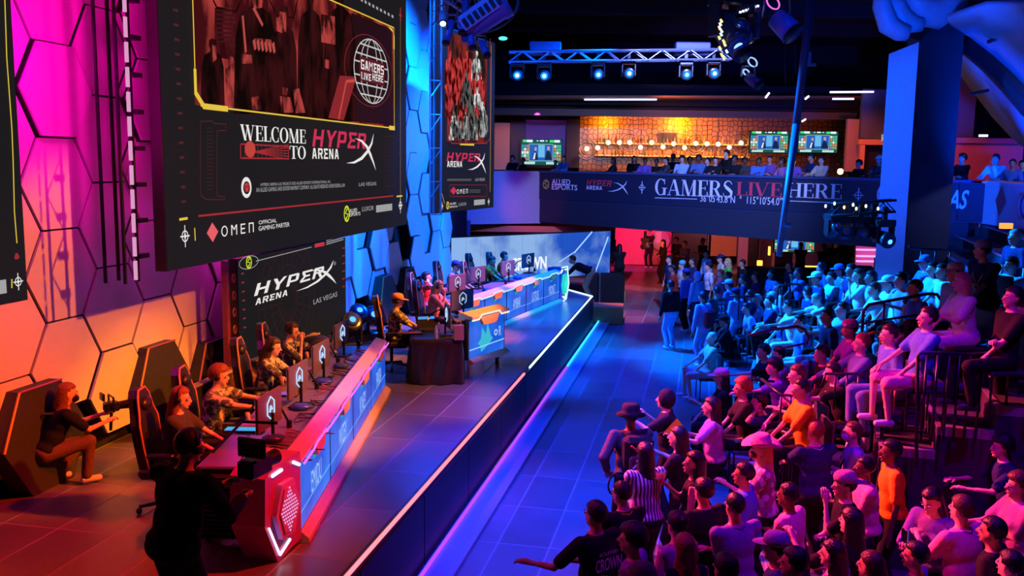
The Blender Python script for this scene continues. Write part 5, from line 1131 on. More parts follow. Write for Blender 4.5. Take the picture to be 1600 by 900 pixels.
sp_ = P(722, 468, 1.93); t = thing('table', (sp_[0], sp_[1], .85), 'small dark side table behind the crown sign display', 'table', None, RZ2-.35); b = MB(); b.bbox((0, 0, .73), (.8, .5, .04), .01); b.build('table_top', DTOP, t)
for qx in (-.36, .36):
    for qy in (-.2, .2): b = MB(); b.cyl((qx, qy, 0), (qx, qy, .71), .018, n=8); b.build('leg', BLKMETAL, t)
mm = copy_tree(M0); mm.location = TL(.62, .45, .745); mm.rotation_euler = (0, 0, rzt-math.pi*.5+.12); mm['label'] = 'thin monitor seen edge on upon the commentator table'; mm['group'] = 'monitors on the player desks'
# ================================================================== GAMING CHAIRS
def gaming_chair():
    t = thing('gaming_chair', (0, 0, -5), 'c', 'chair'); CHB = mat((.02, .018, .02), .35, name='leatherette'); PIP = mat((.45, .18, .12), .4, name='piping_red')
    b = MB(); b.bbox((0, .02, .46), (.50, .50, .11), .03); b.build('seat', CHB, t)
    prof = [(-.20, .50), (-.25, .75), (-.25, .97), (-.19, 1.08), (-.15, 1.23), (-.09, 1.30), (.09, 1.30), (.15, 1.23), (.19, 1.08), (.25, .97), (.25, .75), (.20, .50)]
    f = lambda x, z, o: (x, -.19-(z-.5)*.13+o+.35*x*x, z)
    n = len(prof); b = MB(); b.add([f(x, z, -.05) for x, z in prof]+[f(x, z, .05) for x, z in prof], [tuple(range(n)), tuple(range(2*n-1, n-1, -1))]+[(i, n+i, n+(i+1) % n, (i+1) % n) for i in range(n)]); bk = b.build('backrest', CHB, t)
    b = MB(); b.tube([f(x*1.02, z, .045) for x, z in prof[:]], .013, 6); b.build('piping', PIP, bk, True)
    b = MB(); b.ell(f(0, 1.15, .07), (.12, .05, .07)); b.build('head_pillow', CHB, bk, True)
    for sx in (-1, 1):
        b = MB(); b.cyl((sx*.27, -.02, .45), (sx*.30, -.02, .66), .02, n=8); b.bbox((sx*.30, .03, .68), (.08, .27, .04), .012); b.build('armrest', PLASTIC, t)
    b = MB(); b.cyl((0, 0, .10), (0, 0, .42), .03, n=10); b.build('gas_post', BLKMETAL, t)
    for k in range(5):
        a = 2*math.pi*k/5; b = MB(); b.cyl((0, 0, .11), (.30*math.cos(a), .30*math.sin(a), .07), .025, .018, 8); b.build('base_arm', PLASTIC, t)
        b = MB(); b.cyl((.30*math.cos(a)-.02*math.sin(a), .30*math.sin(a)+.02*math.cos(a), .03), (.30*math.cos(a)+.02*math.sin(a), .30*math.sin(a)-.02*math.cos(a), .03), .03, n=10); b.build('caster', PLASTIC, t)
    return t
G0 = gaming_chair(); gused = [0]
def put_chair(loc, rz, label):
    c = G0 if not gused[0] else copy_tree(G0); gused[0] = 1; c.location = loc; c.rotation_euler = (0, 0, rz); c['label'] = label; c['group'] = 'gaming chairs behind the player desks'
def player(x, y, face, lab, clab, **k):
    i = fig(x, y, .85, face, pose='sit', group='seated players on stage', **k); l = i['root'].location; f = math.radians(face)
    put_chair((l.x-.04*math.cos(f), l.y-.04*math.sin(f), .85), i['root'].rotation_euler[2], clab); return i
DF1 = math.degrees(RZ1)-90; 
base = dict(sleeve='short', bottom='black', vox=.020)
i1 = player(284, 603, 2, '', 'gaming chair of the player nearest the camera', label='long haired player in headset nearest camera at near desk', skin='l', top='char', hair='long', hc='r', female=True, arms=('desk', 'desk'), lean=8, head=(0, 5), **base); headset(i1, 'black headset on the long haired player')
i2 = player(345, 570, 2, '', 'gaming chair of the large player at near desk', label='large bearded player in patterned jersey reaching over near desk', skin='l', top='jersey', hair='curly', hc='r', wd=1.2, arms=('reach', 'reach'), lean=10, head=(0, 6), **base); headset(i2, 'black headset on the large jersey player')
i3 = player(431, 527, 2, '', 'gaming chair of the third player at near desk', label='player in patterned jersey leaning on near desk, third from camera', skin='l', top='jersey', hair='wavy', hc='b', arms=('desk', 'desk'), lean=12, head=(0, 12), **base); headset(i3, 'black headset on the third near desk player')
i4 = player(459, 503, 2, '', 'gaming chair of the farthest player at near desk', label='player with hand at mouth farthest along near desk', skin='l', top='jersey', hair='short', hc='b', arms=('reach', 'chin'), lean=8, head=(0, 10), **base); headset(i4, 'black headset on the player with hand at mouth')
i5 = player(622, 459, 8, '', 'gaming chair of the commentator', label='man in cap and grey jersey typing at cloth covered table', skin='l', top='jersey', hair='short', hc='b', hat='cap', hatc='salmon', arms=('desk', 'desk'), lean=4, head=(0, 4), **base); headset(i5, 'black headset over the commentator cap')
i6 = player(666, 424, -5, '', 'gaming chair beside blue wall, left of far desk', label='man in red shirt hand on headset behind the blond player', skin='l', top='red', hair='short', hc='k', arms=('desk', 'ear'), lean=2, **base); headset(i6, 'black headset on the red shirted man behind')
i7 = player(688, 438, -8, '', 'gaming chair of the blond player', label='blond player in salmon shirt hand on chin at far desk', skin='l', top='salmon', hair='wavy', hc='y', arms=('desk', 'chin'), lean=10, head=(0, 12), **base); headset(i7, 'black headset on the blond player')
i8 = player(714, 408, -10, '', 'gaming chair of the capped player', label='player in dark cap and magenta shirt at far desk', skin='m', top='mauve', hair='short', hc='k', hat='cap', hatc='navy', arms=('desk', 'desk'), lean=12, head=(0, 10), **base)
i9 = player(771, 400, -12, '', 'gaming chair with player bending forward', label='player in orange shirt bending forward with braids at far desk', skin='m', top='rust', hair='short', hc='b', arms=('desk', 'desk'), lean=28, head=(0, 10), **base)
i10 = player(789, 393, -12, '', 'gaming chair nearest the LED wall', label='player in orange shirt and headset before pale LED wall', skin='l', top='rust', hair='short', hc='k', arms=('desk', 'desk'), lean=6, head=(0, 8), **base); headset(i10, 'black headset on the orange shirted player')
q = P(741, 406, 2.2); put_chair((q[0], q[1], .85), math.radians(-100), 'empty gaming chair between capped and orange players')
# ================================================================== DESK CLUTTER
random.seed(9)
def loc1(x, y): p = P(x, y, 1.60); return p
KB = MB(); KB.bbox((0, 0, .012), (.42, .14, .024), .006)
def keyboard(x, y, z, rz, label, gl):
    t = thing('keyboard', (*P(x, y, z)[:2], z), label, 'keyboard', 'keyboards on the desks', rz); b = MB(); b.bbox((0, 0, .012), (.42, .14, .024), .006); b.build('case', PLASTIC, t)
    b = MB()
    for i in range(14):
        for j in range(4): b.box((-.19+i*.029, -.048+j*.032, .028), (.020, .022, .008))
    tag(b.build('keys', gl, t), kind='stuff'); return t
keyboard(382, 674, 1.60, RZ1+1.55, 'keyboard with glowing blue keys near the camera operator', glow((.05, .35, .7), 1.2))
keyboard(440, 618, 1.60, RZ1+1.5, 'keyboard with glowing keys before second near desk player', glow((.4, .1, .6), .9))
keyboard(470, 578, 1.60, RZ1+1.5, 'keyboard beside third near desk monitor', glow((.4, .05, .3), .8))
keyboard(640, 522, 1.595, rzt+.1, 'red lit keyboard under the commentator hands', glow((.25, .03, .02), .8))
def mic_arm(x, y, z, label, dx, s=1.0, glowc=None):
    p = Vector(P(x, y, z)); t = thing('microphone_arm', p, label, 'microphone', 'boom microphones on the desks'); b = MB(); b.cyl((0, 0, 0), (0, 0, .08), .03, n=10); b.build('clamp', BLKMETAL, t)
    pts = [(0, 0, .05), (dx*.12, -.03, .26), (dx*.30, -.05, .33), (dx*.46, -.05, .26), (dx*.55, -.05, .15)]; b = MB(); b.tube([tuple(c*s for c in q) for q in pts], .013, 7); b.build('boom', BLKMETAL, t, True)
    b = MB(); e = Vector(pts[-1])*s; b.cyl(e+Vector((0, 0, .03)), e-Vector((dx*.02, 0, .09)), .028, .024, 12); b.build('capsule', mat((.5, .25, .12), .4, name='mic_foam'), t, True)
for (x, y, d_), l in zip(((452, 668, -.8), (495, 608, -.8), (528, 568, -.8), (560, 540, -.8), (760, 462, -1), (790, 444, -1), (835, 424, -1), (712, 512, -.9)), ('boom microphone in front of the nearest monitor', 'boom microphone beside the second near desk monitor', 'boom microphone beside the third near desk monitor', 'boom microphone at far end of near desk', 'boom microphone behind the crown sign display', 'boom microphone before the empty far desk chair', 'boom microphone near the far end of far desk', 'boom microphone bent over the commentator table')):
    mic_arm(x, y, 1.60, l, d_)
def bottle(p, label, col=(.5, .65, .8)):
    t = thing('water_bottle', p, label, 'bottle', 'water bottles on the desks'); b = MB(); b.lathe([(.030, 0), (.032, .01), (.032, .06), (.029, .08), (.032, .10), (.032, .14), (.013, .19), (.012, .20)], n=12); b.build('flask', mat(col, .12, noise=0, name='clear_bottle'), t, True); b = MB(); b.cyl((0, 0, .195), (0, 0, .22), .014, n=10); b.build('lid', mat((.7, .7, .75), .4, name='lid'), t)
bottle(TL(.42, .10, .745), 'clear water bottle on the commentator table'); bottle((*P(512, 558, 1.6)[:2], 1.60), 'clear water bottle between third and fourth monitors'); bottle((*P(842, 432, 1.6)[:2], 1.60), 'small bottle at far end of far desk')
for k, (x, y) in enumerate(((425, 690), (470, 640), (506, 600), (532, 575), (760, 455), (808, 436))):
    p = P(x, y, 1.60); b = MB(); b.ell((0, 0, .03), (.11, .09, .05), None, 14, 7); b.V = [(v[0], v[1], max(v[2], 0)) for v in b.V]; b.torus((.02, .02, .04), .09, .012, n=16, k=6)
    o = b.build('coiled_headphones', mat((.03, .06, .35), .3, name='blue_lit_plastic'), None, True, org=(0, 0, 0)); o.location = (p[0], p[1], 1.60)  # blue glow on the gear is put into its base colour
    tag(o, ['blue lit bundle of gear beside the nearest monitor', 'blue lit bundle of gear beside second near monitor', 'blue lit bundle of gear before third near monitor', 'blue lit bundle at far end of near desk', 'blue lit bundle beside commentator display', 'blue lit bundle on middle of far desk'][k], 'gear')
for k in range(9):
    x0, y0 = [(415, 715), (440, 690), (460, 660), (478, 640), (497, 615), (515, 590), (535, 572), (553, 556), (398, 735)][k]; p = Vector(P(x0, y0, 1.605)); pts = []
    for i in range(26): a = i*.75+k; pts.append((p.x+.012*i*.6*math.cos(a)*1.6+.01*i, p.y+.10*math.sin(a*.9)+.012*i, 1.61+.006*abs(math.sin(a*3))+.03*abs(math.sin(i*.4+k))))
    b = MB(); b.tube(pts, .006, 5); tag(b.build('cable', [PLASTIC, mat((.35, .05, .08), .4, name='red_cable2'), PLASTIC][k % 3], None, True, org=(p.x, p.y, 1.6)), ['black cable beside the nearest boom microphone', 'red cable between first and second near desk monitors', 'black cable under the second boom microphone', 'black cable behind the second near desk monitor', 'red cable beside the third near desk monitor', 'black cable between third and fourth near desk monitors', 'black cable in front of the farthest near desk monitor', 'red cable at far end of near desk', 'black cable at the corner nearest the standing operator'][k], 'cable', 'tangled cables on near desk')
# lap desk gear of commentator
t = thing('laptop', TL(.30, .95, .745), 'open laptop with blue screen behind the commentator hands', 'laptop', None, rzt+.3); b = MB(); b.bbox((0, 0, .01), (.34, .24, .02), .005); b.build('base', PLASTIC, t); b = MB(); b.box((0, .13, .12), (.34, .012, .22), rx=-.2); b.build('lid', PLASTIC, t); b = MB(); b.add([(-.15, .108, .04), (.15, .108, .04), (.15, .142, .21), (-.15, .142, .21)], [(0, 1, 2, 3)]); b.build('screen', glow((.05, .25, .7), 1.3), t)
b = MB(); b.box((0, 0, .04), (.16, .3, .08)); o = b.build('speaker_box', mat((.55, .30, .25), .4, name='speaker_box'), None, org=(0, 0, 0)); o.location = TL(.80, .05, .745); o.rotation_euler = (0, 0, rzt); o.scale = (1, .5, 3.0); tag(o, 'upright pinkish box at corner of commentator table', 'box')
# ================================================================== FLOOR STAGE LIGHTS
def moving_head(loc, rz, label, s=1.0, tilt=.6, gc=(.1, .45, 1), hang=False, grp='moving head stage lights', gs=1):
    t = thing('stage_light', loc, label, 'light', grp, rz); sg = -1 if hang else 1; K = lambda *a: tuple(x*s for x in a)
    b = MB(); b.bbox(K(0, 0, sg*.07), K(.36, .28, .14), .02*s); b.build('base', PLASTIC, t)
    if hang: b = MB(); b.box((0, 0, .10), (.08, .08, .30)); b.build('clamp', BLKMETAL, t)
    for sx in (-1, 1): b = MB(); b.bbox(K(sx*.17, 0, sg*.28), K(.05, .16, .32), .012*s); b.build('yoke_arm', PLASTIC, t)
    c = Vector((0, 0, sg*.36)); R = Euler((tilt, 0, 0)).to_matrix(); b = MB(); b.M = Matrix.Translation(c*s)@R.to_4x4(); b.lathe([(r*s, z*s) for r, z in ((.06, -.20), (.11, -.17), (.14, -.05), (.14, .10), (.15, .12), (.15, .20), (.13, .21))], n=18); b.build('head', mat((.03, .035, .05), .25, name='lamp_shell'), t, True)
    b = MB(); b.M = Matrix.Translation(c*s)@R.to_4x4(); b.lathe([(.10*s, .212*s), (.08*s, .230*s), (.04*s, .240*s), (.001, .243*s)], n=16); b.build('lens', mat((.03, .08, .3), .1, name='lens_blue') if gs < 4 else glow((.01, .22, .9), 1.6), t, True)  # on the strongest lamps the glowing lens stands in for their halo
    b = MB(); b.M = Matrix.Translation(c*s)@R.to_4x4(); b.ell((0, 0, .235*s), (.05*s, .05*s, .02*s), None, 12, 6); b.build('lamp_core', glow(gc, gs*1.5), t, True)
for (x, y, a, tl), l in zip(((545, 512, 2.3, .9), (557, 498, 2.4, .8), (577, 496, 2.6, 1.2)), ('left moving stage light behind near desk end', 'middle moving stage light with upturned head behind near desk', 'right round moving stage light with blue lens by commentator')): p = P(x, y+14, 1.25); moving_head((p[0], p[1], .98), .5, l, 1.25, tl)
t = thing('equipment_riser', (*P(580, 528, .95)[:2], .85), 'low metal frame riser under the moving lights', 'riser', None, .3); b = MB()
for y in (-.4, .4): b.box((0, y, .08), (2.2, .05, .05))
for x in np.linspace(-1.05, 1.05, 8): b.box((x, 0, .08), (.04, .8, .04))
b.build('frame', mat((.5, .36, .18), .4, .5, name='brass_frame'), t)
# low dark wall and violet bench behind players
t = thing('low_wall', UV(12.9, -6.5, .85), 'long low black barrier behind the near desk players', 'barrier', None, math.pi/2-AZ); b = MB(); b.bbox((-.3, 0, .33), (4.2, .10, .66), .02); b.build('panel', HBOX, t); b = MB(); b.box((-.3, -.0, .675), (4.2, .12, .02)); b.build('lit_top_edge', mat((.45, .35, .5), .35, name='lit_edge_tone'), t)  # paler strip paints in the line of light along the top edge
t = thing('bench', (*P(492, 520, 1.62)[:2], .85), 'violet topped rounded bench end behind farthest near desk player', 'bench', None, .9); b = MB(); b.ell((0, 0, .25), (.55, .26, .48), None, 18, 10); b.V = [(v[0], v[1], max(v[2], 0)) for v in b.V]; b.build('cushion', mat((.06, .05, .06), .3, name='glossy_vinyl'), t, True)
# soft black bag / cases at the wall behind second player
t = thing('flight_case', (*P(368, 572, 1.55)[:2], .85), 'brown draped case behind the large jersey player', 'case', None, .3); b = MB(); b.bbox((0, 0, .35), (.7, .5, .7), .12); b.build('body', mat((.16, .06, .04), .6, name='brown_drape', bump=.4), t)
# ================================================================== CAMERA CREW
ic = fig(107, 597, .85, 40, pose='crouch', label='kneeling camera operator in black shirt holding small camera', group='camera crew', skin='l', top='black', bottom='brown', hair='wavy', hc='r', mask='black', arms=((.02, .42, -.10), (.10, .44, -.16)), lean=26, head=(-12, -2), vox=.018, legs=[(-.15, .02, .09), (.15, .26, .09)])
h0 = W2(ic, ic['hands'][0]); h1 = W2(ic, ic['hands'][1]); hm_ = (h0+h1)/2
t = thing('video_camera', hm_+Vector((0, 0, .10)), 'small camera with rig held by kneeling operator', 'camera', None, math.radians(-50)); b = MB(); b.bbox((0, 0, 0), (.12, .16, .11), .015); b.build('body', PLASTIC, t); b = MB(); b.cyl((0, .08, 0), (0, .24, 0), .045, .055, 14); b.build('lens', BLKMETAL, t); b = MB(); b.tube([(-.09, 0, -.05), (-.09, 0, .12), (.09, 0, .12), (.09, 0, -.05)], .012, 6); b.cyl((.0, -.02, -.28), (0, 0, -.05), .018, n=8); b.build('cage', BLKMETAL, t); b = MB(); b.bbox((.02, -.1, .13), (.13, .03, .09), .01); b.build('field_monitor', PLASTIC, t)
t = thing('shoulder_bag', W2(ic, ic['T'](0, -.17, .1)), 'black harness bag with small red labels on kneeling operator back', 'bag', None, ic['root'].rotation_euler[2]); b = MB(); b.bbox((-.1, -.02, -.12), (.26, .1, .34), .03); b.build('pouch', cloth('black'), t); b = MB(); b.tube([ic['T'](.16, .06, .50)-ic['T'](0, -.17, .1), ic['T'](.0, -.17, .38)-ic['T'](0, -.17, .1), Vector((-.12, 0, 0))], .018, 6); b.build('strap', cloth('char'), t); b = MB(); b.box((-.1, -.075, -.1), (.12, .004, .07)); b.build('badge', mat((.6, .04, .03), .5, name='red_badge'), t)
ip = fig(300, 668, .85, 62, pose='stand', label='standing camera operator all in black with headphones, seen from behind', group='camera crew', skin='m', top='black', sleeve='long', bottom='black', hair='short', hc='k', arms=((.0, .34, -.16), (.20, .34, -.22)), lean=12, head=(-10, 8), wd=1.25, vox=.016, s=1.04)
headset(ip, 'black headphones on the standing camera operator')
hm_ = (W2(ip, ip['hands'][0])+W2(ip, ip['hands'][1]))/2
t = thing('video_camera', hm_+Vector((.10, .05, .14)), 'video camera with flip monitor held by standing operator', 'camera', None, math.radians(-20)); b = MB(); b.bbox((0, 0, 0), (.14, .26, .14), .015); b.build('body', PLASTIC, t); b = MB(); b.cyl((0, .13, 0), (0, .26, 0), .05, .06, 14); b.build('lens', BLKMETAL, t); b = MB(); b.bbox((.02, -.06, .16), (.24, .03, .15), .01); b.build('field_monitor', mat((.03, .03, .03), .2, name='monitor_glass'), t); b = MB(); b.tube([(-.3, -.1, .1), (-.25, .2, .26), (0, .3, .25)], .012, 6); b.build('handle', BLKMETAL, t)
b = MB(); hb_ = Vector(W2(ip, (0, 0, 0)));
t = thing('cable', P(390, 745, 1.62), 'looped black cables at near end of the desk', 'cable'); b = MB()
for k in range(3): b.torus((0, .06*k, .06), .09+.02*k, .006, M=Euler((1.2, .3*k, .4)).to_matrix(), n=18, k=5)
b.build('loops', PLASTIC, t, True)
ib = fig(893, 399, .55, 175, pose='bend', label='man in black bending over beside the far end of stage', group='floor crew', skin='l', top='black', sleeve='long', bottom='khaki', hair='short', hc='b', arms=((.05, .45, -.40), (.05, .42, -.42)), lean=70, head=(0, -10), vox=.03)
# ================================================================== SEATING TIERS
RD = np.array([.293, .956]); WDv = np.array([.956, -.293])
def RW(r, w, z=0.0): p = RD*r+WDv*w; return (float(p[0]), float(p[1]), float(z))
tiers = sroot('seating_tiers'); TCARP = mat((.03, .03, .045), .8, name='tier_carpet'); NOSE = mat((.30, .26, .36), .35, .4, name='tier_nosing')
w0_, dw, dh = -1.25, .57, .28; RN = 10.75
for k in range(1, 15):
    wa = w0_+dw*(k-1); wb_ = 14.0; r0 = RN+0.0; r1 = 32.0-k*.6
    if k <= 4: r0 = RN+2.9-.6*k
    rc, wc = (r0+r1)/2, wa+dw/2
    b = MB(); b.box(RW(rc, wc, dh*k/2), (dw, r1-r0, dh*k), rz=-math.atan2(RD[0], RD[1])); b.build('tier', TCARP, tiers)
    b = MB(); b.box(RW(rc, wa+.03, dh*k+.005), (.06, r1-r0, .02), rz=-math.atan2(RD[0], RD[1])); b.build('nosing', NOSE, tiers)
    b = MB(); b.box(RW(r0+.04, wc, dh*k-.03), (dw, .09, .10), rz=-math.atan2(RD[0], RD[1])); b.build('end_trim', NOSE, tiers)
def tier_of(w): return 0 if w < w0_ else min(14, int((w-w0_)/dw)+1)
# ================================================================== AUDIENCE CHAIR
def aud_chair():
    t = thing('audience_chair', (0, 0, -5), 'c', 'chair', 'dark audience chairs'); m_ = mat((.02, .02, .03), .5, name='chair_shell')
    b = MB(); b.bbox((0, .02, .43), (.44, .42, .05), .015); b.build('seat', m_, t); b = MB(); b.bbox((0, -.21, .70), (.42, .04, .34), .012); b.build('backrest', m_, t)
    for sx in (-1, 1):
        for y in (-.2, .2): b = MB(); b.cyl((sx*.19, y, 0), (sx*.19, y if y > 0 else y-.0, .42 if y > 0 else .70), .012, n=6); b.build('leg', BLKMETAL, t)
    return t
AC0 = aud_chair(); acu = [0]
def seat_fig(x, y, face, chair=True, clab=None, **k):
    k.setdefault('lean', 9); hs = 1.30*k.get('s', 1.0); best = None
    for t_ in range(0, 15):
        p = P(x, y, dh*t_+hs); w_ = p[0]*WDv[0]+p[1]*WDv[1]; c = (w0_+dw*(t_-.5)) if t_ else min(w_, w0_-.3)
        r_ = p[0]*RD[0]+p[1]*RD[1]; d = abs(w_-c)+(.5 if t_ and r_ < RN+.3 else 0)
        if best is None or d < best[0]: best = (d, t_)
    zg = dh*best[1]; i = fig(x, y, zg, face, pose='sit', **k); l = i['root'].location
    if chair:
        c = AC0 if not acu[0] else copy_tree(AC0); acu[0] = 1; c.location = (l.x, l.y, zg); c.rotation_euler = (0, 0, math.radians(face-90)); c['label'] = 'dark audience chair under '+k['label']
        c['label'] = ' '.join(c['label'].split()[:16])
    return i
G1 = 'standing front crowd'; G2 = 'seated audience on the tiers'; G3 = 'people standing behind the walkway'; G4 = 'people on the balcony'; G5 = 'people under the balcony'
# ---------------------------------------------------------------- near standing crowd: x, y of crown, facing, options
near = [
 (931, 781, 125, dict(label='man in black shirt with CROWN lettering on his back', skin='m', top='black', hair='short', arms=('point', 'fold'), lean=3, head=(12, 0))),
 (970, 751, 120, dict(label='short person in dark shirt beside CROWN shirt man', skin='m', top='black', s=.95, arms=('phone', 'fold'), head=(15, 5), lanyard='orange')),
 (986, 632, 100, dict(label='person in black floppy hat carrying black backpack', skin='d', top='char', sleeve='long', hat='bucket', hatc='black', s=1.03, arms=('hip', 'fold'), wd=1.1)),
 (1008, 690, 110, dict(label='woman with long dark hair in striped shirt', skin='m', top='stripe', sleeve='long', hair='long', arms=('fold', 'fold'), female=True, wd=1.05)),
 (1040, 608, 165, dict(label='woman in black headscarf raising a phone', skin='l', top='black', hair=None, hat='hood', arms=((.30, .42, .02), (.2, .30, -.05)), female=True)),
 (1060, 665, 150, dict(label='dark haired woman in black behind the headscarf woman', skin='l', top='black', hair='long', female=True, arms=('phone', 'out'))),
 (1087, 704, 160, dict(label='woman with long black hair holding an orange cup', skin='m', top='black', sleeve='none', hair='long', female=True, arms=('down', (.05, .30, -.06)), head=(10, -4), lanyard='white', btype='dress')),
 (1112, 619, 165, dict(label='woman in mauve top below the pink capped person', skin='m', top='mauve', hair='long', female=True, arms=('out', 'phone'))),
 (1186, 613, 175, dict(label='bearded man in navy shirt with hand at his face', skin='m', top='navy', hair='short', arms=('ear', 'fold'))),
 (1190, 684, 170, dict(label='person in pink cowboy hat and floral shirt', skin='l', top='floral', hair='long', hc='y', hat='cowboy', hatc='pink', arms=('phone', 'fold'), wd=1.1, mask='brown')),
 (1149, 768, 115, dict(label='balding man in purple shirt seen from behind', skin='m', top='purple', hair='buzz', wd=1.15, arms=('fold', 'fold'), s=1.0, lanyard='char')),
 (1058, 797, 120, dict(label='woman with shiny dark hair tied in a bun', skin='l', top='mauve', hair='bun', hc='k', female=True, sleeve='none', arms=('down', 'fold'), s=.97)),
 (1070, 832, 110, dict(label='person with pinkish hair in black strappy top', skin='l', top='black', hair='wavy', hc='r', sleeve='none', female=True, arms=('fold', 'down'), s=.96)),
 (988, 818, 160, dict(label='man with thick dark hair and purple shirt at bottom', skin='m', top='purple', hair='curly', arms=('fold', 'down'))),
 (1003, 882, 140, dict(label='person in lilac cap at bottom edge of crowd', skin='m', top='mauve', hair='short', hat='cap', hatc='mauve', s=.98)),
 (1134, 862, 120, dict(label='person with black hair below the balding man', skin='m', top='black', hair='short')),
 (1213, 833, 150, dict(label='person in big lilac cap at bottom of crowd', skin='m', top='navy', hair='short', hat='cap', hatc='purple', s=.96)),
 (1233, 752, 140, dict(label='man with short dark hair in pale pink shirt', skin='d', top='pink', hair='buzz', arms=('fold', 'down'))),
 (1274, 655, 112, dict(label='big man in navy shirt holding up a camera, seen from behind', skin='l', top='navy', hair='short', hc='r', arms=('camlow', 'cam'), wd=1.2, s=1.03, lanyard='white')),
 (1333, 657, 168, dict(label='man with shaved head and white face mask', skin='l', top='lblue', hair='buzz', hc='b', mask='white', arms=('fold', 'fold'), wd=1.1, lanyard='char')),
 (1352, 712, 172, dict(label='person with dark hair and pink top beside orange shirt', skin='d', top='pink', hair='buzz', arms=('fold', 'down'), s=.97)),
 (1393, 686, 172, dict(label='man in bright orange shirt standing in profile', skin='d', top='orange', hair='short', arms=('down', 'down'), wd=1.0, s=1.02)),
 (1321, 737, 175, dict(label='bearded man in backwards lilac cap with hand at chin', skin='l', top='black', hair='short', hat='backcap', hatc='mauve', arms=('chin', 'fold'))),
 (1331, 792, 120, dict(label='woman with long glossy dark hair raising a braceleted hand', skin='l', top='black', hair='long', female=True, arms=((.30, .36, .0), 'fold'))),
 (1242, 853, 150, dict(label='person with blue sheen on dark hair at bottom edge', skin='m', top='black', hair='short')),
 (1362, 860, 130, dict(label='person with streaked hair at bottom edge', skin='m', top='mauve', hair='wavy', hc='b', s=.97)),
 (1453, 764, 215, dict(label='woman in purple jacket smiling at her phone', skin='l', top='purple', sleeve='long', hair='long', female=True, arms=((.02, .32, -.20), 'phone'), head=(0, 18), lean=10)),
 (1504, 772, 118, dict(label='man in pink shirt seen from behind at lower right', skin='l', top='pink', hair='short', hc='b', wd=1.2, s=1.02, arms=('phone', 'phone'), lanyard='char')),
 (1552, 806, 140, dict(label='person in black shirt with OR DIE lettering', skin='m', top='black', hair='short', arms=('down', 'fold'), wd=1.05)),
 (1566, 680, 172, dict(label='curly haired man in dark shirt leaning arms forward', skin='l', top='navy', hair='curly', arms=('rail', 'rail'), lean=12)),
 (1592, 738, 178, dict(label='curly haired woman at right edge clasping hands', skin='l', top='mauve', hair='curly', hc='b', female=True, arms=('fold', 'rail'))),
 (1605, 635, 178, dict(label='person cut by right edge above the curly haired woman', skin='l', top='mauve', hair='short', arms=('rail', 'fold'))),
 (1432, 845, 150, dict(label='person with short hair partly hidden below orange shirt man', skin='m', top='denim', hair='short', s=.94)),
 (1346, 622, 165, dict(label='person in blue cap bending behind the masked man', skin='m', top='lblue', hair='short', hat='cap', hatc='blue', lean=14)),
 (1100, 745, 120, dict(label='dark haired person in black between bun woman and cup woman', skin='m', top='black', hair='short')),
 (1163, 722, 160, dict(label='person in blue shirt under the cowboy hat', skin='m', top='blue', hair='short', s=.96)),
 (1302, 842, 140, dict(label='person in dark clothes under the raised hand', skin='l', top='purple', hair='wavy', s=.95)),
 (1580, 858, 120, dict(label='person in denim at bottom right corner', skin='l', top='lblue', hair='short', s=.95)),
 (1205, 905, 140, dict(label='person cut by bottom edge below lilac cap', skin='m', top='purple', hair='short')),
]
NF = {}
for x, y, f, k in near:
    k.setdefault('vox', .019); i = fig(x, y, 0, f, pose='stand', group=G1, **k); NF[k['label']] = i
def back_text(info, txt, m_, w_=.30, h_=.09, z=.34, sub=None):
    r = info['root']; T = info['T']
    class L: pass
    l = L(); R = Euler((0, 0, 0)).to_matrix(); l.o = np.array([0, 0, 0.0]); l.a = np.array([1.0, 0, 0]); l.n = np.array([0, -1.0, 0]); p = T(0, -.152, z)
    l.o = np.array([0, p[1], 0.0]); words(l, txt, (-w_/2, p[2]-h_/2, w_/2, p[2]+h_/2), 'lettering', m_, r, (0, 0, 0), 0, bold=.01)
LET = mat((.75, .5, .6), .5, noise=0, name='shirt_print')
ci = NF['man in black shirt with CROWN lettering on his back']; back_text(ci, 'CROWN', LET, .28, .11, .30); back_text(ci, 'SCUFFED', LET, .2, .03, .39)
back_text(NF['person in black shirt with OR DIE lettering'], 'OR DIE', LET, .26, .06, .34)
# held things
def phone(p, rz, label, gc=(.2, .5, .9)):
    t = thing('phone', p, label, 'phone', None, rz); b = MB(); b.bbox((0, 0, 0), (.075, .010, .15), .004); b.build('case', PLASTIC, t); b = MB(); b.add([(-.033, -.007, -.068), (.033, -.007, -.068), (.033, -.007, .068), (-.033, -.007, .068)], [(0, 1, 2, 3)]); b.build('screen', glow(gc, 1.2), t)
q = NF['woman in black headscarf raising a phone']; phone(W2(q, q['hands'][0])+Vector((0, 0, .06)), math.radians(80), 'phone held up by the headscarf woman', (.5, .4, .5))
q = NF['woman in purple jacket smiling at her phone']; phone(W2(q, q['hands'][1])+Vector((0, 0, .06)), math.radians(110), 'glowing phone held by woman in purple jacket'); phone(W2(q, q['hands'][0])+Vector((0, 0, .04)), math.radians(60), 'second glowing phone held low by woman in purple jacket', (.3, .6, .9))
q = NF['woman with long black hair holding an orange cup']; p = W2(q, q['hands'][1]); t = thing('cup', p+Vector((0, 0, .0)), 'orange plastic cup in the hand of long haired woman', 'cup'); b = MB(); b.lathe([(.030, -.05), (.045, .07), (.041, .07), (.027, -.045)], n=16); b.build('beaker', mat((.9, .35, .05), .3, name='amber_cup'), t, True)
q = NF['big man in navy shirt holding up a camera, seen from behind']; p = (W2(q, q['hands'][1])); t = thing('camera', p, 'small camera raised by big man in navy', 'camera', None, .4); b = MB(); b.bbox((0, 0, 0), (.13, .07, .09), .01); b.build('body', PLASTIC, t); b = MB(); b.cyl((0, .03, 0), (0, .12, 0), .035, n=12); b.build('lens', BLKMETAL, t)
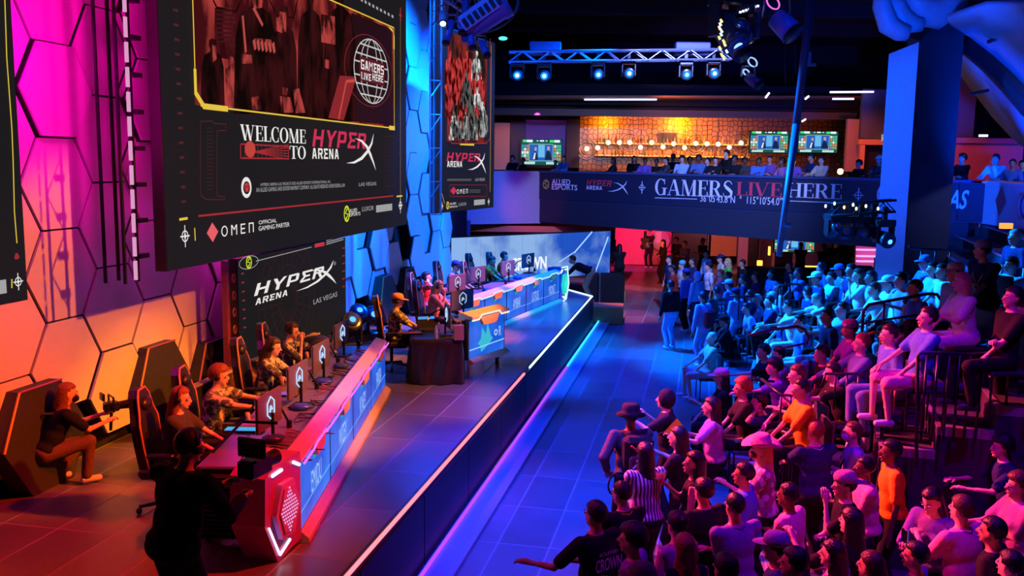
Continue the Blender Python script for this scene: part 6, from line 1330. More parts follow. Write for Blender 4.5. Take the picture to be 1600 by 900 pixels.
q = NF['person in black floppy hat carrying black backpack']; t = thing('backpack', W2(q, q['T'](0, -.25, .28)), 'black backpack with red and white straps', 'backpack', None, q['root'].rotation_euler[2]); b = MB(); b.bbox((0, 0, 0), (.34, .20, .46), .05); b.build('body', cloth('black'), t); b = MB(); b.bbox((0, -.12, -.08), (.26, .06, .24), .025); b.build('pocket', cloth('char'), t); b = MB(); b.tube([(-.12, -.13, .16), (.05, -.16, .02), (.12, -.15, -.12)], .012, 6); b.build('strap', cloth('red'), t); b = MB(); b.tube([(.12, -.13, .18), (0, -.16, .0), (-.10, -.15, -.1)], .012, 6); b.build('strap', cloth('grey'), t); b = MB(); b.torus((-.22, 0, -.32), .13, .012, M=Euler((1.57, 0, .3)).to_matrix(), n=18, k=6); b.build('strap', cloth('black'), t)
# black cloth covered table under the backpack person and fans' orange fan
q = NF['woman in mauve top below the pink capped person']; t = thing('fan', W2(q, q['hands'][0])+Vector((-.05, 0, .02)), 'orange paper fan held among the crowd', 'fan', None, -.6); b = MB(); b.prism([(0, 0), (.24, -.04), (.26, .10), (.16, .20)], .006, (0, 0, 0), (1, 0, 0), (0, 0, 1), (0, 1, 0)); b.build('leaf', cloth('orange'), t); b = MB(); b.cyl((0, 0, 0), (-.08, 0, -.04), .008, n=6); b.build('handle', PLASTIC, t)
# ---------------------------------------------------------------- seated people
seated = [
 (1113, 518, 180, dict(label='man in grey polo and pink shorts seated beside walkway', skin='l', top='grey', btype='shorts', bottom='pink', hair='buzz', hc='g', arms=('lap', 'knee'), lean=-4, wd=1.15, vox=.022)),
 (1131, 493, 178, dict(label='dark haired person behind the grey polo man', skin='m', top='black', hat='cap', hatc='black', arms=('lap', 'chin'))),
 (1127, 576, 170, dict(label='seated person in pink cap with long dark hair', skin='m', top='black', hair='long', hat='cap', hatc='pink', arms=('phone', 'lap'))),
 (1160, 590, 175, dict(label='dark haired seated person right of the pink cap', skin='m', top='black', hair='curly', hc='r', arms=('lap', 'lap'))),
 (1193, 536, 178, dict(label='seated man with pink lit face in profile, left of pair', skin='l', top='black', hair='short', arms=('reach', 'lap'), lean=12)),
 (1217, 541, 178, dict(label='seated man with pink lit forehead, right of pair', skin='l', top='mauve', hair='short', arms=('lap', 'phone'), lean=12)),
 (1209, 560, 176, dict(label='seated person with thick dark hair below the pair', skin='l', top='purple', hair='curly', arms=('reach', 'lap'), lean=16)),
 (1246, 569, 182, dict(label='seated man with pink lit face above orange shirt child', skin='l', top='mauve', hair='short', hc='b', arms=('fold', 'lap'))),
 (1252, 590, 178, dict(label='seated person in orange top behind near railing', skin='m', top='orange', hair='buzz', arms=('lap', 'lap'))),
 (1328, 500, 180, dict(label='seated person in dotted cap behind the long armed man', skin='m', top='purple', hair='short', hat='backcap', hatc='floral', arms=('knee', 'lap'))),
 (1348, 520, 180, dict(label='seated man stretching out a denim sleeved arm', skin='l', top='denim', sleeve='long', hair='short', hc='r', arms=('knee', (.40, .44, -.34)), lean=-6, vox=.022)),
 (1452, 478, 180, dict(label='seated man in blue shirt with bare arm on knee', skin='l', top='blue', btype='shorts', bottom='pink', hair='short', arms=('lap', 'knee'), lean=-6, vox=.022)),
 (1492, 504, 178, dict(label='seated woman in glasses and dark top with blue jeans', skin='l', top='black', bottom='denim', hair='long', female=True, arms=('lap', 'lap'), vox=.022, s=.92)),
 (1586, 446, 182, dict(label='dark haired man leaning back at right edge', skin='l', top='black', hair='short', arms=('lap', 'fold'), lean=-8, vox=.022)),
 (1601, 470, 182, dict(label='woman at right edge beside leaning man', skin='l', top='black', hair='long', female=True, arms=('lap', 'fold'), vox=.022)),
 (1318, 471, 182, dict(label='seated man in sunglasses and pale printed shirt', skin='l', top='lblue', hair='short', arms=('reach', 'lap'), lean=-6, vox=.022)),
 (1272, 458, 180, dict(label='seated man in white shirt bent over papers', skin='l', top='white', bottom='grey', hair='buzz', hc='g', arms=('reach', 'reach'), lean=26, head=(0, 15))),
 (1366, 440, 180, dict(label='man in white shirt leaning forward with pale trousers', skin='l', top='white', bottom='white', hair='short', hc='b', arms=('reach', 'lap'), lean=18)),
 (1341, 419, 182, dict(label='woman in white top with hand raised to mouth', skin='l', top='white', hair='long', hc='b', female=True, arms=('chin', 'lap'))),
 (1388, 431, 182, dict(label='man in visor cap with teal paper', skin='l', top='white', hair='short', hat='cap', hatc='white', arms=('lap', 'lap'))),
 (1361, 422, 180, dict(label='dark haired woman between white top woman and visor cap', skin='m', top='lblue', hair='wavy', female=True)),
 (1446, 399, 186, dict(label='bearded man in blue cap by the pillar', skin='l', top='blue', hair='short', hat='cap', hatc='denim', arms=('reach', 'lap'))),
 (1458, 408, 185, dict(label='smiling woman beside blue capped man', skin='l', top='lblue', hair='long', female=True, arms=('lap', 'lap'))),
 (1472, 411, 185, dict(label='person beside smiling woman near the pillar', skin='l', top='white', hair='short')),
 (1494, 411, 184, dict(label='man in pale cap reading a magazine', skin='l', top='lblue', hair='short', hat='cap', hatc='white', arms=('lap', 'fold'), lean=-6, vox=.022)),
 (1503, 424, 184, dict(label='woman with long pale hair and magazine', skin='l', top='white', bottom='white', hair='long', hc='y', female=True, arms=('phone', 'lap'), vox=.022)),
 (1536, 376, 200, dict(label='man with backwards cap and badge lanyard looking right', skin='l', top='navy', hair='short', hat='backcap', hatc='lblue', arms=('lap', 'fold'), lean=10, head=(-50, 0), lanyard='white', vox=.020)),
 (1586, 358, 190, dict(label='person at top right edge above lanyard man', skin='l', top='navy', hair='short', hc='g')),
 (1580, 400, 188, dict(label='person in pale sleeves at right edge reaching down', skin='m', top='lblue', sleeve='long', hair='short', arms=('reach', 'lap'), lean=16)),
 (1421, 466, 180, dict(label='person with dark curly hair beside the railing', skin='m', top='black', hair='curly', arms=('reach', 'lap'), lean=14)),
 (1206, 455, 180, dict(label='pale haired person in profile beside dark blue man', skin='l', top='lblue', hair='short', hc='g')),
 (1183, 459, 180, dict(label='man with pale hair looking left near the railing', skin='l', top='lblue', hair='short', hc='g', arms=('lap', 'chin'))),
 (1202, 461, 178, dict(label='large man in dark blue shirt near middle railing', skin='l', top='navy', hair='short', wd=1.2, arms=('lap', 'fold'), vox=.022)),
 (1180, 425, 185, dict(label='dark haired woman in blue above middle railing', skin='m', top='navy', hair='curly', female=True)),
 (1205, 421, 195, dict(label='woman with wavy hair and lanyard in blue', skin='m', top='blue', hair='wavy', female=True, lanyard='white')),
 (1216, 441, 180, dict(label='person in white jacket beside the railing post', skin='l', top='white', hair='short')),
 (1233, 408, 188, dict(label='person in dark shirt below the lower television', skin='m', top='navy', hair='short')),
 (1247, 418, 185, dict(label='person with hand at chin under the lower television', skin='m', top='blue', hair='short', arms=('chin', 'lap'))),
 (1262, 446, 182, dict(label='dark bearded man facing camera in the blue light', skin='m', top='navy', hair='short', head=(-60, 0))),
 (1276, 425, 184, dict(label='capped person in blue light behind bearded man', skin='l', top='navy', hair='short', hat='cap', hatc='white')),
 (1283, 409, 190, dict(label='person in the back row right of lower television', skin='l', top='blue', hair='short', head=(-50, 0))),
 (1299, 424, 186, dict(label='person holding a pale drink in the back rows', skin='l', top='lblue', hair='short', arms=('phone', 'lap'))),
 (1311, 413, 186, dict(label='capped person in blue near back of tiers', skin='l', top='blue', hair='short', hat='cap', hatc='blue')),
 (1322, 430, 184, dict(label='dark haired person below capped back row person', skin='m', top='navy', hair='short')),
 (1330, 411, 188, dict(label='person in the last row before the pillar', skin='l', top='navy', hair='short')),
 (1232, 468, 180, dict(label='person with hands together left of papers man', skin='l', top='white', bottom='white', hair='short', arms=('reach', 'lap'), lean=14)),
 (1222, 488, 180, dict(label='dark haired person before the curved rail', skin='m', top='navy', bottom='white', hair='short', lean=10)),
 (1250, 490, 180, dict(label='person in pale trousers above the curved rail', skin='l', top='blue', bottom='white', hair='short', lean=10)),
 (1293, 480, 180, dict(label='person in dark blue between papers man and sunglasses man', skin='m', top='navy', bottom='lblue', hair='short')),
 (1166, 473, 180, dict(label='person bending under the middle railing', skin='l', top='lblue', hair='short', lean=20)),
 (1403, 452, 182, dict(label='person in pale shirt behind the long railing', skin='l', top='white', bottom='lblue', hair='short')),
 (1430, 436, 184, dict(label='person in pale shorts behind the curved railing end', skin='l', top='blue', bottom='white', btype='shorts', hair='short')),
 (1408, 424, 186, dict(label='person in the row right of the visor cap', skin='l', top='lblue', hair='short', arms=('out', 'lap'))),
 (1390, 505, 180, dict(label='person in blue between long armed man and railing', skin='l', top='blue', bottom='denim', hair='short')),
 (1285, 538, 180, dict(label='person in dark clothes under the curved rail', skin='m', top='black', hair='short')),
 (1300, 565, 178, dict(label='person with pink lit arms behind near railing', skin='l', top='black', hair='short', arms=('reach', 'lap'), lean=20)),
]
for x, y, f, k in seated:
    k.setdefault('group', G2); seat_fig(x, y, f, **k)
# ---------------------------------------------------------------- standing group by the walkway, and back rows
grp3 = [
 (1048, 437, 120, dict(label='person in long black hoodie at front of walkway group', top='black', sleeve='long', bottom='lblue', hair='short', skin='m', wd=1.1)),
 (1051, 413, 165, dict(label='woman in red top at left of walkway group', top='red', bottom='black', hair='short', skin='m', female=True)),
 (1046, 399, 200, dict(label='dark haired man facing camera behind the red top woman', top='navy', hair='short', skin='l')),
 (1066, 407, 200, dict(label='person in blue beanie at left of walkway group', top='cream', hair='short', hat='beanie', hatc='teal', skin='l')),
 (1072, 420, 140, dict(label='person in blue hoodie with cap in walkway group', top='blue', sleeve='long', hair='short', hat='cap', hatc='blue', skin='m')),
 (1089, 424, 130, dict(label='person in pale hooded sweater in walkway group', top='lblue', sleeve='long', hair=None, hat='hood', skin='m', bottom='navy')),
 (1104, 391, 200, dict(label='person in light blue shirt with orange lit face at back', top='lblue', sleeve='long', hair='short', skin='m')),
 (1107, 410, 190, dict(label='curly haired person in pale top in walkway group', top='white', hair='curly', skin='l')),
 (1126, 398, 180, dict(label='man in dark cap with orange lit face', top='cream', hair='short', hat='cap', hatc='navy', skin='l')),
 (1137, 403, 175, dict(label='person with blond hair in green jacket', top='green', sleeve='long', hair='wavy', hc='y', skin='l')),
 (1126, 420, 170, dict(label='bald person with pink lit skin touching face', top='pink', hair='buzz', hc='r', skin='l', arms=('chin', 'down'))),
 (1138, 424, 150, dict(label='person with dark hair before the green jacket', top='navy', hair='short', skin='m')),
 (1120, 447, 118, dict(label='person in dark basketball jersey numbered 22', top='char', sleeve='short', bottom='black', hair='buzz', skin='m', wd=1.15, vox=.022)),
 (1139, 437, 140, dict(label='person in pale blue cap right of the jersey', top='blue', hair='short', hat='cap', hatc='lblue', skin='l')),
 (1150, 450, 130, dict(label='person in camouflage behind the jersey person', top='lblue', hair='short', hat='cap', hatc='navy', skin='m', bottom='lblue')),
 (1098, 455, 130, dict(label='person carrying a maroon bag in walkway group', top='lblue', sleeve='long', hair='short', skin='m', bottom='lblue')),
 (1161, 429, 165, dict(label='dark haired person looking left, right side of walkway group', top='navy', hair='curly', skin='m')),
 (1172, 452, 150, dict(label='person in dark blue at the middle railing end', top='navy', hair='short', skin='m')),
 (1082, 402, 190, dict(label='person with dark hair at back of walkway group', top='navy', hair='short', skin='m')),
 (1160, 405, 185, dict(label='person standing in shadow behind green jacket', top='black', hair='short', skin='m')),
]
GI = {}
for x, y, f, k in grp3: k.setdefault('vox', .026); GI[k['label']] = fig(x, y, 0, f, pose='stand', group=G3, **k)
q = GI['person in dark basketball jersey numbered 22']; back_text(q, '22', LET, .18, .20, .26); back_text(q, 'YOUTH', LET, .22, .06, .42)
q = GI['person carrying a maroon bag in walkway group']; t = thing('bag', W2(q, (-.1, -.24, 1.15)), 'maroon bag on a back in the walkway group', 'bag', None, q['root'].rotation_euler[2]); b = MB(); b.bbox((0, 0, 0), (.32, .18, .42), .06); b.build('body', cloth('maroon'), t)
under = [
 (968, 381, 100, 0, dict(label='guard in black with gold lit jacket by the stage corner', top='black', sleeve='long', bottom='black', hair='long', skin='m', wd=1.1)),
 (1015, 358, 240, 0, dict(label='security man in black facing camera at pink wall', top='black', sleeve='long', hair='short', skin='m')),
 (1036, 374, 200, 0, dict(label='woman in black beside the security man', top='black', sleeve='long', hair='long', skin='l', female=True)),
 (1057, 370, 220, 0, dict(label='dark figure in doorway right of security man', top='black', sleeve='long', hair='short', skin='d')),
 (1070, 376, 220, 0, dict(label='second dark figure in doorway', top='navy', sleeve='long', hair='short', skin='d')),
 (1098, 372, 210, 0, dict(label='dark figure before the wooden wall', top='black', hair='short', skin='d')),
 (1252, 378, 250, 0, dict(label='man in dark shirt before the lower television', top='maroon', hair='short', skin='m')),
 (1288, 381, 250, 0, dict(label='man in dark shirt right of the lower television', top='char', hair='short', skin='m')),
 (1301, 376, 250, 0, dict(label='tall dark figure beside the orange lamp post', top='black', hair='short', skin='d')),
]
for x, y, f, z, k in under: fig(x, y, z, f, pose='stand', group=G5, vox=.035, arms=('fold', 'fold'), **k)
balp = [(801, 243), (817, 246), (881, 243), (958, 246), (991, 243), (1008, 246), (1026, 248), (1041, 245), (1052, 240), (1066, 243), (1078, 245), (1092, 242), (1106, 246), (1118, 245), (1135, 234), (1148, 243), (1164, 246), (1186, 246), (1203, 243), (1222, 247), (1268, 240), (1284, 244), (1342, 250), (1374, 243), (1504, 240), (1556, 238), (1583, 248), (1598, 250), (868, 250), (1240, 246)]
bl = ['camera operator silhouette at left end of balcony', 'crouching person beside balcony camera operator', 'man in blue shirt left of the bar', 'long haired person at bar with amber glow behind', 'woman with dark hair left of centre at bar', 'person in violet light at the bar', 'small person with low head at the bar', 'person looking left at middle of bar', 'person below the small black bar television', 'man in bright blue shirt at the bar', 'person beside bright blue shirt man', 'person under lamp row, centre right of bar', 'person in dark blue in the bar crowd', 'short haired person in the bar crowd', 'tall man standing over the bar crowd', 'person right of the tall bar man', 'person at right end of the amber bar', 'person in blue under the left wall television', 'person in violet light under left wall television', 'person between the two wall televisions', 'person under the right wall television', 'man in pale shirt right of the white pole', 'dark haired person beside the orange flare lamp', 'person in pale cap by the dark screen', 'dark silhouette before pink wall right of pillar', 'man in white shirt leaning over right balcony', 'person beside white shirted man on right balcony', 'person at right edge of balcony', 'person in front of left wall television', 'person with raised arm near the pole']
bc = ['black', 'black', 'blue', 'black', 'black', 'purple', 'black', 'char', 'black', 'lblue', 'navy', 'denim', 'navy', 'black', 'black', 'black', 'char', 'blue', 'purple', 'mauve', 'navy', 'cream', 'black', 'char', 'black', 'white', 'blue', 'navy', 'char', 'purple']
random.seed(21)
def bal_fig(x, y, face, **k):
    # distance: a little behind the parapet line at that bearing
    f = (x-800)/FPX; tt = (34*f-.97)/(1+f)/.7071 if f > -.02 else -1
    Y = (34-tt*.7071)+(.8 if balp.index((x, y)) % 2 else 2.3) if x < 1420 else (24.5 if x < 1520 else 23.0)
    if x < 842: Y = 35.5
    p = A(x, y, Y); s_ = (p[2]-3.1)/1.715; rz = math.radians(face-90); i = person((0, 0, 3.1), rz, s=s_, **k)
    tp = Euler((0, 0, rz)).to_matrix()@i['top']; i['root'].location = (p[0]-tp.x, p[1]-tp.y, 3.1)
for (x, y), l, c in zip(balp, bl, bc):
    r = random.random()
    bal_fig(x, y, 225+random.uniform(-40, 40), pose='stand', group=G4, label=l, top=c, hair='long' if 'long' in l or 'woman' in l else ('curly' if r < .25 else 'short'), skin='m' if 'leaning' in l else random.choice('lmmd'), arms=('chin', 'rail') if 'leaning' in l else (('fold', 'phone') if r < .5 else ('rail', 'rail')), lean=20 if 'leaning' in l else 4, vox=.032, shoes=False, sleeve='long' if r > .5 else 'short', hat='cap' if 'pale cap' in l else None, hatc='cream')
# ================================================================== BAR AT THE BACK OF THE BALCONY
YB = 44.6
def hex_gold():
    m, nt, b = nodes_mat('honeycomb_brass', .35); tc = nt.nodes.new('ShaderNodeTexCoord'); v = nt.nodes.new('ShaderNodeTexVoronoi'); v.inputs['Scale'].default_value = 4.2; v.inputs['Randomness'].default_value = .55
    v.feature = 'DISTANCE_TO_EDGE'; cr = nt.nodes.new('ShaderNodeValToRGB'); cr.color_ramp.elements[0].color = (.02, .012, .006, 1); cr.color_ramp.elements[1].color = (.55, .30, .07, 1); cr.color_ramp.elements[1].position = .12
    nt.links.new(tc.outputs['Object'], v.inputs['Vector']); nt.links.new(v.outputs['Distance'], cr.inputs[0]); nt.links.new(cr.outputs[0], b.inputs['Base Color']); b.inputs['Metallic'].default_value = .3; return m
q0 = A(905, 258, YB); q1 = A(1330, 186, YB); bar = sroot('wall_bar')
b = MB(); b.box(((q0[0]+q1[0])/2, YB+.1, 4.9), (q1[0]-q0[0], .2, 3.8)); b.build('honeycomb_wall', hex_gold(), bar)
x0 = A(930, 240, YB-.3)[0]; x1 = A(1172, 240, YB-.3)[0]
BOT = [mat(c, .15, noise=0, name='bottle_glass') for c in ((.5, .22, .03), (.7, .5, .2), (.12, .2, .04), (.55, .4, .3), (.3, .08, .02))]
random.seed(2); bmesh_ = []
for cm in BOT:
    bb = MB(); bb.lathe([(.045, 0), (.045, .20), (.016, .27), (.016, .34), (.02, .345), (.001, .35)], n=8); me = bpy.data.meshes.new('bottle'); me.from_pydata(bb.V, [], bb.F); me.materials.append(cm); bmesh_.append(me)
for r, py in enumerate((225, 244)):
    zz = A(1050, py, YB-.25)[2]; t = thing('bar_shelf', ((x0+x1)/2, YB-.2, zz), ['upper amber lit bar shelf', 'lower amber lit bar shelf'][r], 'shelf'); b = MB(); b.box((0, 0, -.03), (x1-x0, .36, .05)); b.build('board', mat((.5, .3, .1), .4, name='shelf_wood'), t)
    b = MB(); b.box((0, .10, .0), (x1-x0, .03, .03)); b.build('shelf_light', glow((1, .42, .05), 6), t)
    n = 42
    for k in range(n):
        if random.random() < .15: continue
        o = bpy.data.objects.new('bottle', random.choice(bmesh_)); C.objects.link(o); o.location = (x0+.1+(x1-x0-.2)*k/(n-1), YB-.24, zz-.005); o.scale = (1, 1, random.uniform(.8, 1.15)); tag(o, ['bottle on upper amber bar shelf', 'bottle on lower amber bar shelf'][r], 'bottle', ['bottles on the upper bar shelf', 'bottles on the lower bar shelf'][r])
t = thing('television', A(1044, 215, YB-.2), 'small dark television over the bar shelves', 'television'); og = t.location.copy(); b = MB(); b.box((0, 0, 0), (.85, .08, .50)); b.build('frame', mat((.2, .15, .1), .4, name='tv_frame'), t); b = MB(); b.box((0, -.045, 0), (.78, .02, .43)); b.build('screen', BLACK, t)
lamps = [(473, 747), (527, 742), (580, 716), (636, 716), (688, 716), (742, 740), (798, 716), (855, 738), (908, 722), (963, 742), (1020, 720), (1076, 722), (1132, 724), (1188, 740), (1247, 718)]
for k, (x, y) in enumerate(lamps):
    X, Y_ = 770+x/3.215, y/3.215; p = Vector(A(X, Y_, YB-1.2)); t = thing('pendant_lamp', p, ['globe lamp at the far left ring mirror of bar', 'globe lamp second from left over the bar', 'globe lamp over left end of bar shelves', 'fourth globe lamp from left over bar', 'globe lamp left of the small bar television', 'low globe lamp left of bar middle', 'globe lamp just left of small television', 'low globe lamp beneath small television', 'globe lamp at right edge of small television', 'low globe lamp right of small television', 'globe lamp with ring, right middle of bar', 'twelfth globe lamp from left over bar', 'third globe lamp from right over bar', 'low globe lamp next to rightmost one', 'globe lamp at the rightmost ring mirror'][k], 'lamp', 'globe lamps over the bar')
    b = MB(); b.ell((0, 0, 0), (.105, .105, .105), None, 12, 8); b.build('globe', glow((1, .62, .28), 7), t, True); b = MB(); b.cyl((0, 0, .1), (0, 0, 6.58-p.z), .012, n=5); b.build('cord', BLKMETAL, t)
    if k in (0, 4, 10, 14):
        p = A(X, Y_+1, YB-.1); b = MB()
        for r_ in (.36, .47): b.torus((0, 0, 0), r_, .025, M=Euler((math.pi/2, 0, 0)).to_matrix(), n=24, k=6)
        o = b.build('ring_mirror', mat((.8, .6, .35), .3, .7, name='brass_ring'), None, True); o.location = p; tag(o, ['double brass ring at left end of honeycomb wall', '', '', '', 'double brass ring left of small television', '', '', '', '', '', 'double brass ring right of small television', '', '', '', 'double brass ring at right end beside television'][k], 'mirror')
pc = A(915, 256, 38); b = MB(); b.bbox((0, 0, 0), (1.6, .6, .9), .03); b.box((-.3, -.1, .52), (.9, .3, .12)); o = b.build('cash_desk', mat((.45, .35, .25), .4, name='pale_counter'), None); o.location = (pc[0], 38, 3.55); tag(o, 'pale service counter at left end of the bar', 'counter')
ct = thing('bar_counter', (q0[0]+5.2, 42.6, 3.1), 'long dark bar counter behind the balcony crowd', 'counter'); b = MB(); b.box((0, 0, .5), (9.5, .7, 1.0)); b.build('front', mat((.10, .05, .03), .5, name='counter_wood'), ct); b = MB(); b.box((0, 0, 1.04), (9.7, .85, .06)); b.build('top', mat((.3, .17, .08), .3, name='counter_top'), ct)
# televisions
def tv_art(W_, H_, t, m=1.0):
    f = lambda ps, c, nm, y=-.06, s=1.0: (lambda b: (b.add([((x-.5)*W_, y, (z-.5)*H_) for p in ps for x, z in p], [tuple(range(4*i, 4*i+4)) for i in range(len(ps))]), b.build(nm, glow(c, s*m), t)))(MB())
    R_ = lambda a, b_, c, d: [(a, b_), (c, b_), (c, d), (a, d)]
    f([R_(0, 0, 1, 1)], (.01, .10, .09), 'screen_ground', -.055)
    f([R_(.2, .16, .78, .82)], (.02, .12, .55), 'screen_picture'); f([R_(.42, .3, .58, .8)], (.15, .5, .85), 'screen_picture', -.061)
    random.seed(4); cs = [(.9, .9, .9), (.8, .25, .08), (.1, .6, .35), (.05, .35, .5), (.5, .2, .5)]
    for s_ in (0, 1):
        for i in range(3):
            for j in range(5):
                a = .01+i*.06+s_*.80; f([R_(a, .17+j*.13, a+.05, .28+j*.13)], random.choice(cs), 'screen_tile', -.062, .9)
    f([R_(.04, .90, .12, 1.0), R_(.70, .90, .80, 1.0)], (.05, .7, .12), 'screen_badge', -.062, 1.2); f([R_(.13, .90, .28, 1.0), R_(.81, .90, .95, 1.0), R_(.38, .94, .42, .98), R_(.46, .93, .56, .99), R_(.6, .94, .64, .98)], (.7, .9, .95), 'screen_badge', -.062, 1.1)
    f([[(x, .02), (x+.022, .02), (x+.03, .12), (x+.008, .12)] for x in [.05+.033*i for i in range(9)]+[.62+.033*i for i in range(9)] if True], (.6, .95, .85), 'screen_lettering', -.062, 1.2)
    f([[(.27, .2), (.42, .2), (.38, .5), (.33, .55)], [(.58, .2), (.76, .2), (.72, .5), (.64, .6)]], (.01, .02, .06), 'screen_figure', -.063); f([[(.33, .56), (.38, .56), (.38, .7), (.33, .7)], [(.64, .58), (.70, .58), (.70, .74), (.64, .74)]], (.55, .35, .35), 'screen_figure', -.064)
    f([[(.29, .22), (.34, .22), (.36, .48), (.33, .48)]], (.75, .85, .95), 'screen_figure', -.065)
    f([R_(.2, .82, .78, .835), R_(.2, .145, .78, .16), R_(.19, .145, .2, .835), R_(.78, .145, .79, .835)], (.5, .8, .2), 'screen_border', -.064)
def tv(x0, y0, x1, y1, Y, label):
    a = A(x0, y1, Y); c = A(x1, y0, Y); W_ = c[0]-a[0]; H_ = c[2]-a[2]; t = thing('television', ((a[0]+c[0])/2, Y, (a[2]+c[2])/2), label, 'television')
    b = MB(); b.box((0, 0, 0), (W_+.08, .08, H_+.08)); b.build('frame', BLACK, t); tv_art(W_, H_, t); return t
tv(814, 219, 878, 257, 43.5, 'television on violet wall at left of balcony'); tv(1171, 206, 1232, 238, 43.5, 'television right of bar, left of pole'); tv(1246, 206, 1309, 238, 43.5, 'television right of the pole over balcony')
tv(1209, 370, 1273, 393, 37.5, 'television under the balcony')
# wall pieces around the bar
def wallpx(x0, y0, x1, y1, Y, m_, name, root, th=.2):
    a = A(x0, y1, Y); c = A(x1, y0, Y); b = MB(); b.box(((a[0]+c[0])/2, Y+th/2, (a[2]+c[2])/2), (c[0]-a[0], th, c[2]-a[2])); return b.build(name, m_, root)
PW = mat((.40, .28, .45), .7, name='violet_paint'); SW = mat((.62, .36, .32), .7, name='salmon_paint'); OW = mat((.75, .35, .18), .6, name='orange_paint'); PK = mat((.75, .30, .38), .7, name='pink_paint'); GW = mat((.07, .08, .12), .7, name='slate_paint')
wallpx(820, 188, 886, 262, 44.2, PW, 'violet_wall', wb); wallpx(772, 192, 797, 265, 42.5, SW, 'salmon_wall', wb); wallpx(797, 190, 822, 265, 43.9, BLACK, 'dark_column', wb); wallpx(884, 186, 906, 262, 43.9, mat((.08, .06, .05), .7, name='umber_paint'), 'umber_column', wb)
wallpx(1320, 186, 1345, 268, 38, mat((.72, .45, .38), .7, name='peach_paint'), 'peach_column', wb); wallpx(1342, 214, 1402, 226, 36.5, OW, 'orange_header', wb); wallpx(1344, 140, 1404, 216, 36.3, GW, 'slate_board', wb); wallpx(1342, 225, 1352, 268, 36.5, OW, 'orange_post', wb); wallpx(1351, 226, 1404, 272, 37.5, mat((.02, .015, .03), .6, name='dark_pane'), 'dark_pane', wb)
wallpx(1478, 222, 1600, 282, 28, mat((.62, .25, .32), .7, name='rose_paint'), 'rose_wall', wr); wallpx(1478, 217, 1640, 223, 27.6, mat((.3, .12, .25), .5, name='rose_header'), 'rose_header', wr); wallpx(1490, 120, 1528, 217, 28, GW, 'slate_board', wr)
wallpx(1478, 338, 1640, 470, 27.0, mat((.08, .10, .16), .7, name='blue_grey_board'), 'lower_board', wr)
b = MB(); p = A(1372, 224, 36.2); 
for k, c in enumerate('BAR'): pass
o = words(Plane2(A(1376, 215, 36.2), A(1384, 215, 36.2), (0, 0)), 'BAR', Plane2(A(1376, 215, 36.2), A(1384, 215, 36.2), (0, 0)).rect((1377, 220), (1383, 210)), 'lettering', glow((.8, .85, .95), 1), wb, (0, 0, 0))
# ---------------------------------------------------------------- under the balcony
ub = sroot('wall_under'); YU = 41.3
def wu(x0, x1, y0, y1, m_, name, Y=YU): return wallpx(x0, y0, x1, y1, Y, m_, name, ub)
wu(960, 1050, 355, 413, mat((.85, .20, .32), .6, name='hot_pink_paint'), 'pink_wall'); wu(1050, 1106, 350, 418, BLACK, 'dark_doorway', 40.5); wu(1104, 1108, 365, 420, STEEL, 'steel_post', 38.5)
wu(1110, 1152, 364, 400, mat((.40, .22, .08), .5, name='oak_boards', scale=6), 'oak_wall'); wu(1152, 1170, 366, 420, PW, 'violet_wall'); wu(1170, 1186, 360, 424, BLACK, 'dark_column', 39); wu(1186, 1212, 368, 424, SW, 'salmon_wall', 40); wu(1240, 1305, 368, 420, PW, 'violet_wall', 40); wu(1303, 1309, 372, 415, mat((.8, .3, .05), .5, name='amber_post'), 'amber_post', 37)
wu(1309, 1335, 362, 424, BLACK, 'dark_column', 37); wu(1335, 1392, 378, 424, PK, 'pink_wall', 38); wu(1270, 1310, 359, 370, PW, 'violet_header', 36)
for y in (390, 400, 408): wu(1340, 1388, y, y+1.6, glow((.9, .25, .9), 2.0), 'shelf_light', 37.6)
wu(1050, 1400, 351, 364, mat((.02, .02, .05), .6, name='soffit_face'), 'soffit_face', 35.5)
wu(735, 906, 354.5, 361.5, mat((.8, .12, .05), .5, name='red_lining'), 'red_lining', 33.6)
wu(690, 735, 345, 372, mat((.05, .05, .1), .6, name='dark_lining'), 'dark_lining', 32)
b = MB(); p = A(1036, 376, 41.1); b.cyl((p[0]-.1, 41.25, p[2]), (p[0]-.1, 41.15, p[2]), .42, n=24); o = b.build('round_sign', mat((.7, .65, .6), .5, name='pale_disc'), None, org=p); tag(o, 'pale round sign on pink wall behind security man', 'sign')
for k, (x, y) in enumerate(((1008, 372), (960, 385))):
    p = A(x, y, 33); moving_head(p, 1.0, ['dark hanging lamp in front of pink wall', 'dark hanging lamp beside LED wall edge'][k], .8, 1.2, (.02, .02, .03), True, 'hanging lamps under the balcony', .3)
# counter with amber lamps below the lower TV
t = thing('counter', (*P(1200, 418, 1.0)[:2], 0), 'dark counter with amber candles under the balcony', 'counter'); b = MB(); b.box((1.5, 0, .5), (5.0, .6, 1.0)); b.build('body', mat((.05, .04, .06), .5, name='counter_dark'), t)
for k, (x, y, l) in enumerate(((1202, 392, 'tall amber lamp left of lower television'), (1187, 411, 'amber box lamp on counter'), (1305, 398, 'amber lamp post right of lower television'), (1268, 417, 'amber glowing tray behind the back row'), (1253, 412, 'small amber lamp on counter middle'))):
    p = A(x, y, 36.2); b = MB(); d = [(.08, .08, .35), (.2, .1, .2), (.06, .06, .5), (.5, .1, .08), (.1, .1, .12)][k]; b.bbox((0, 0, 0), d, .01); o = b.build('amber_lamp', glow((1, .38, .05), 3), None); o.location = p; tag(o, l, 'lamp')
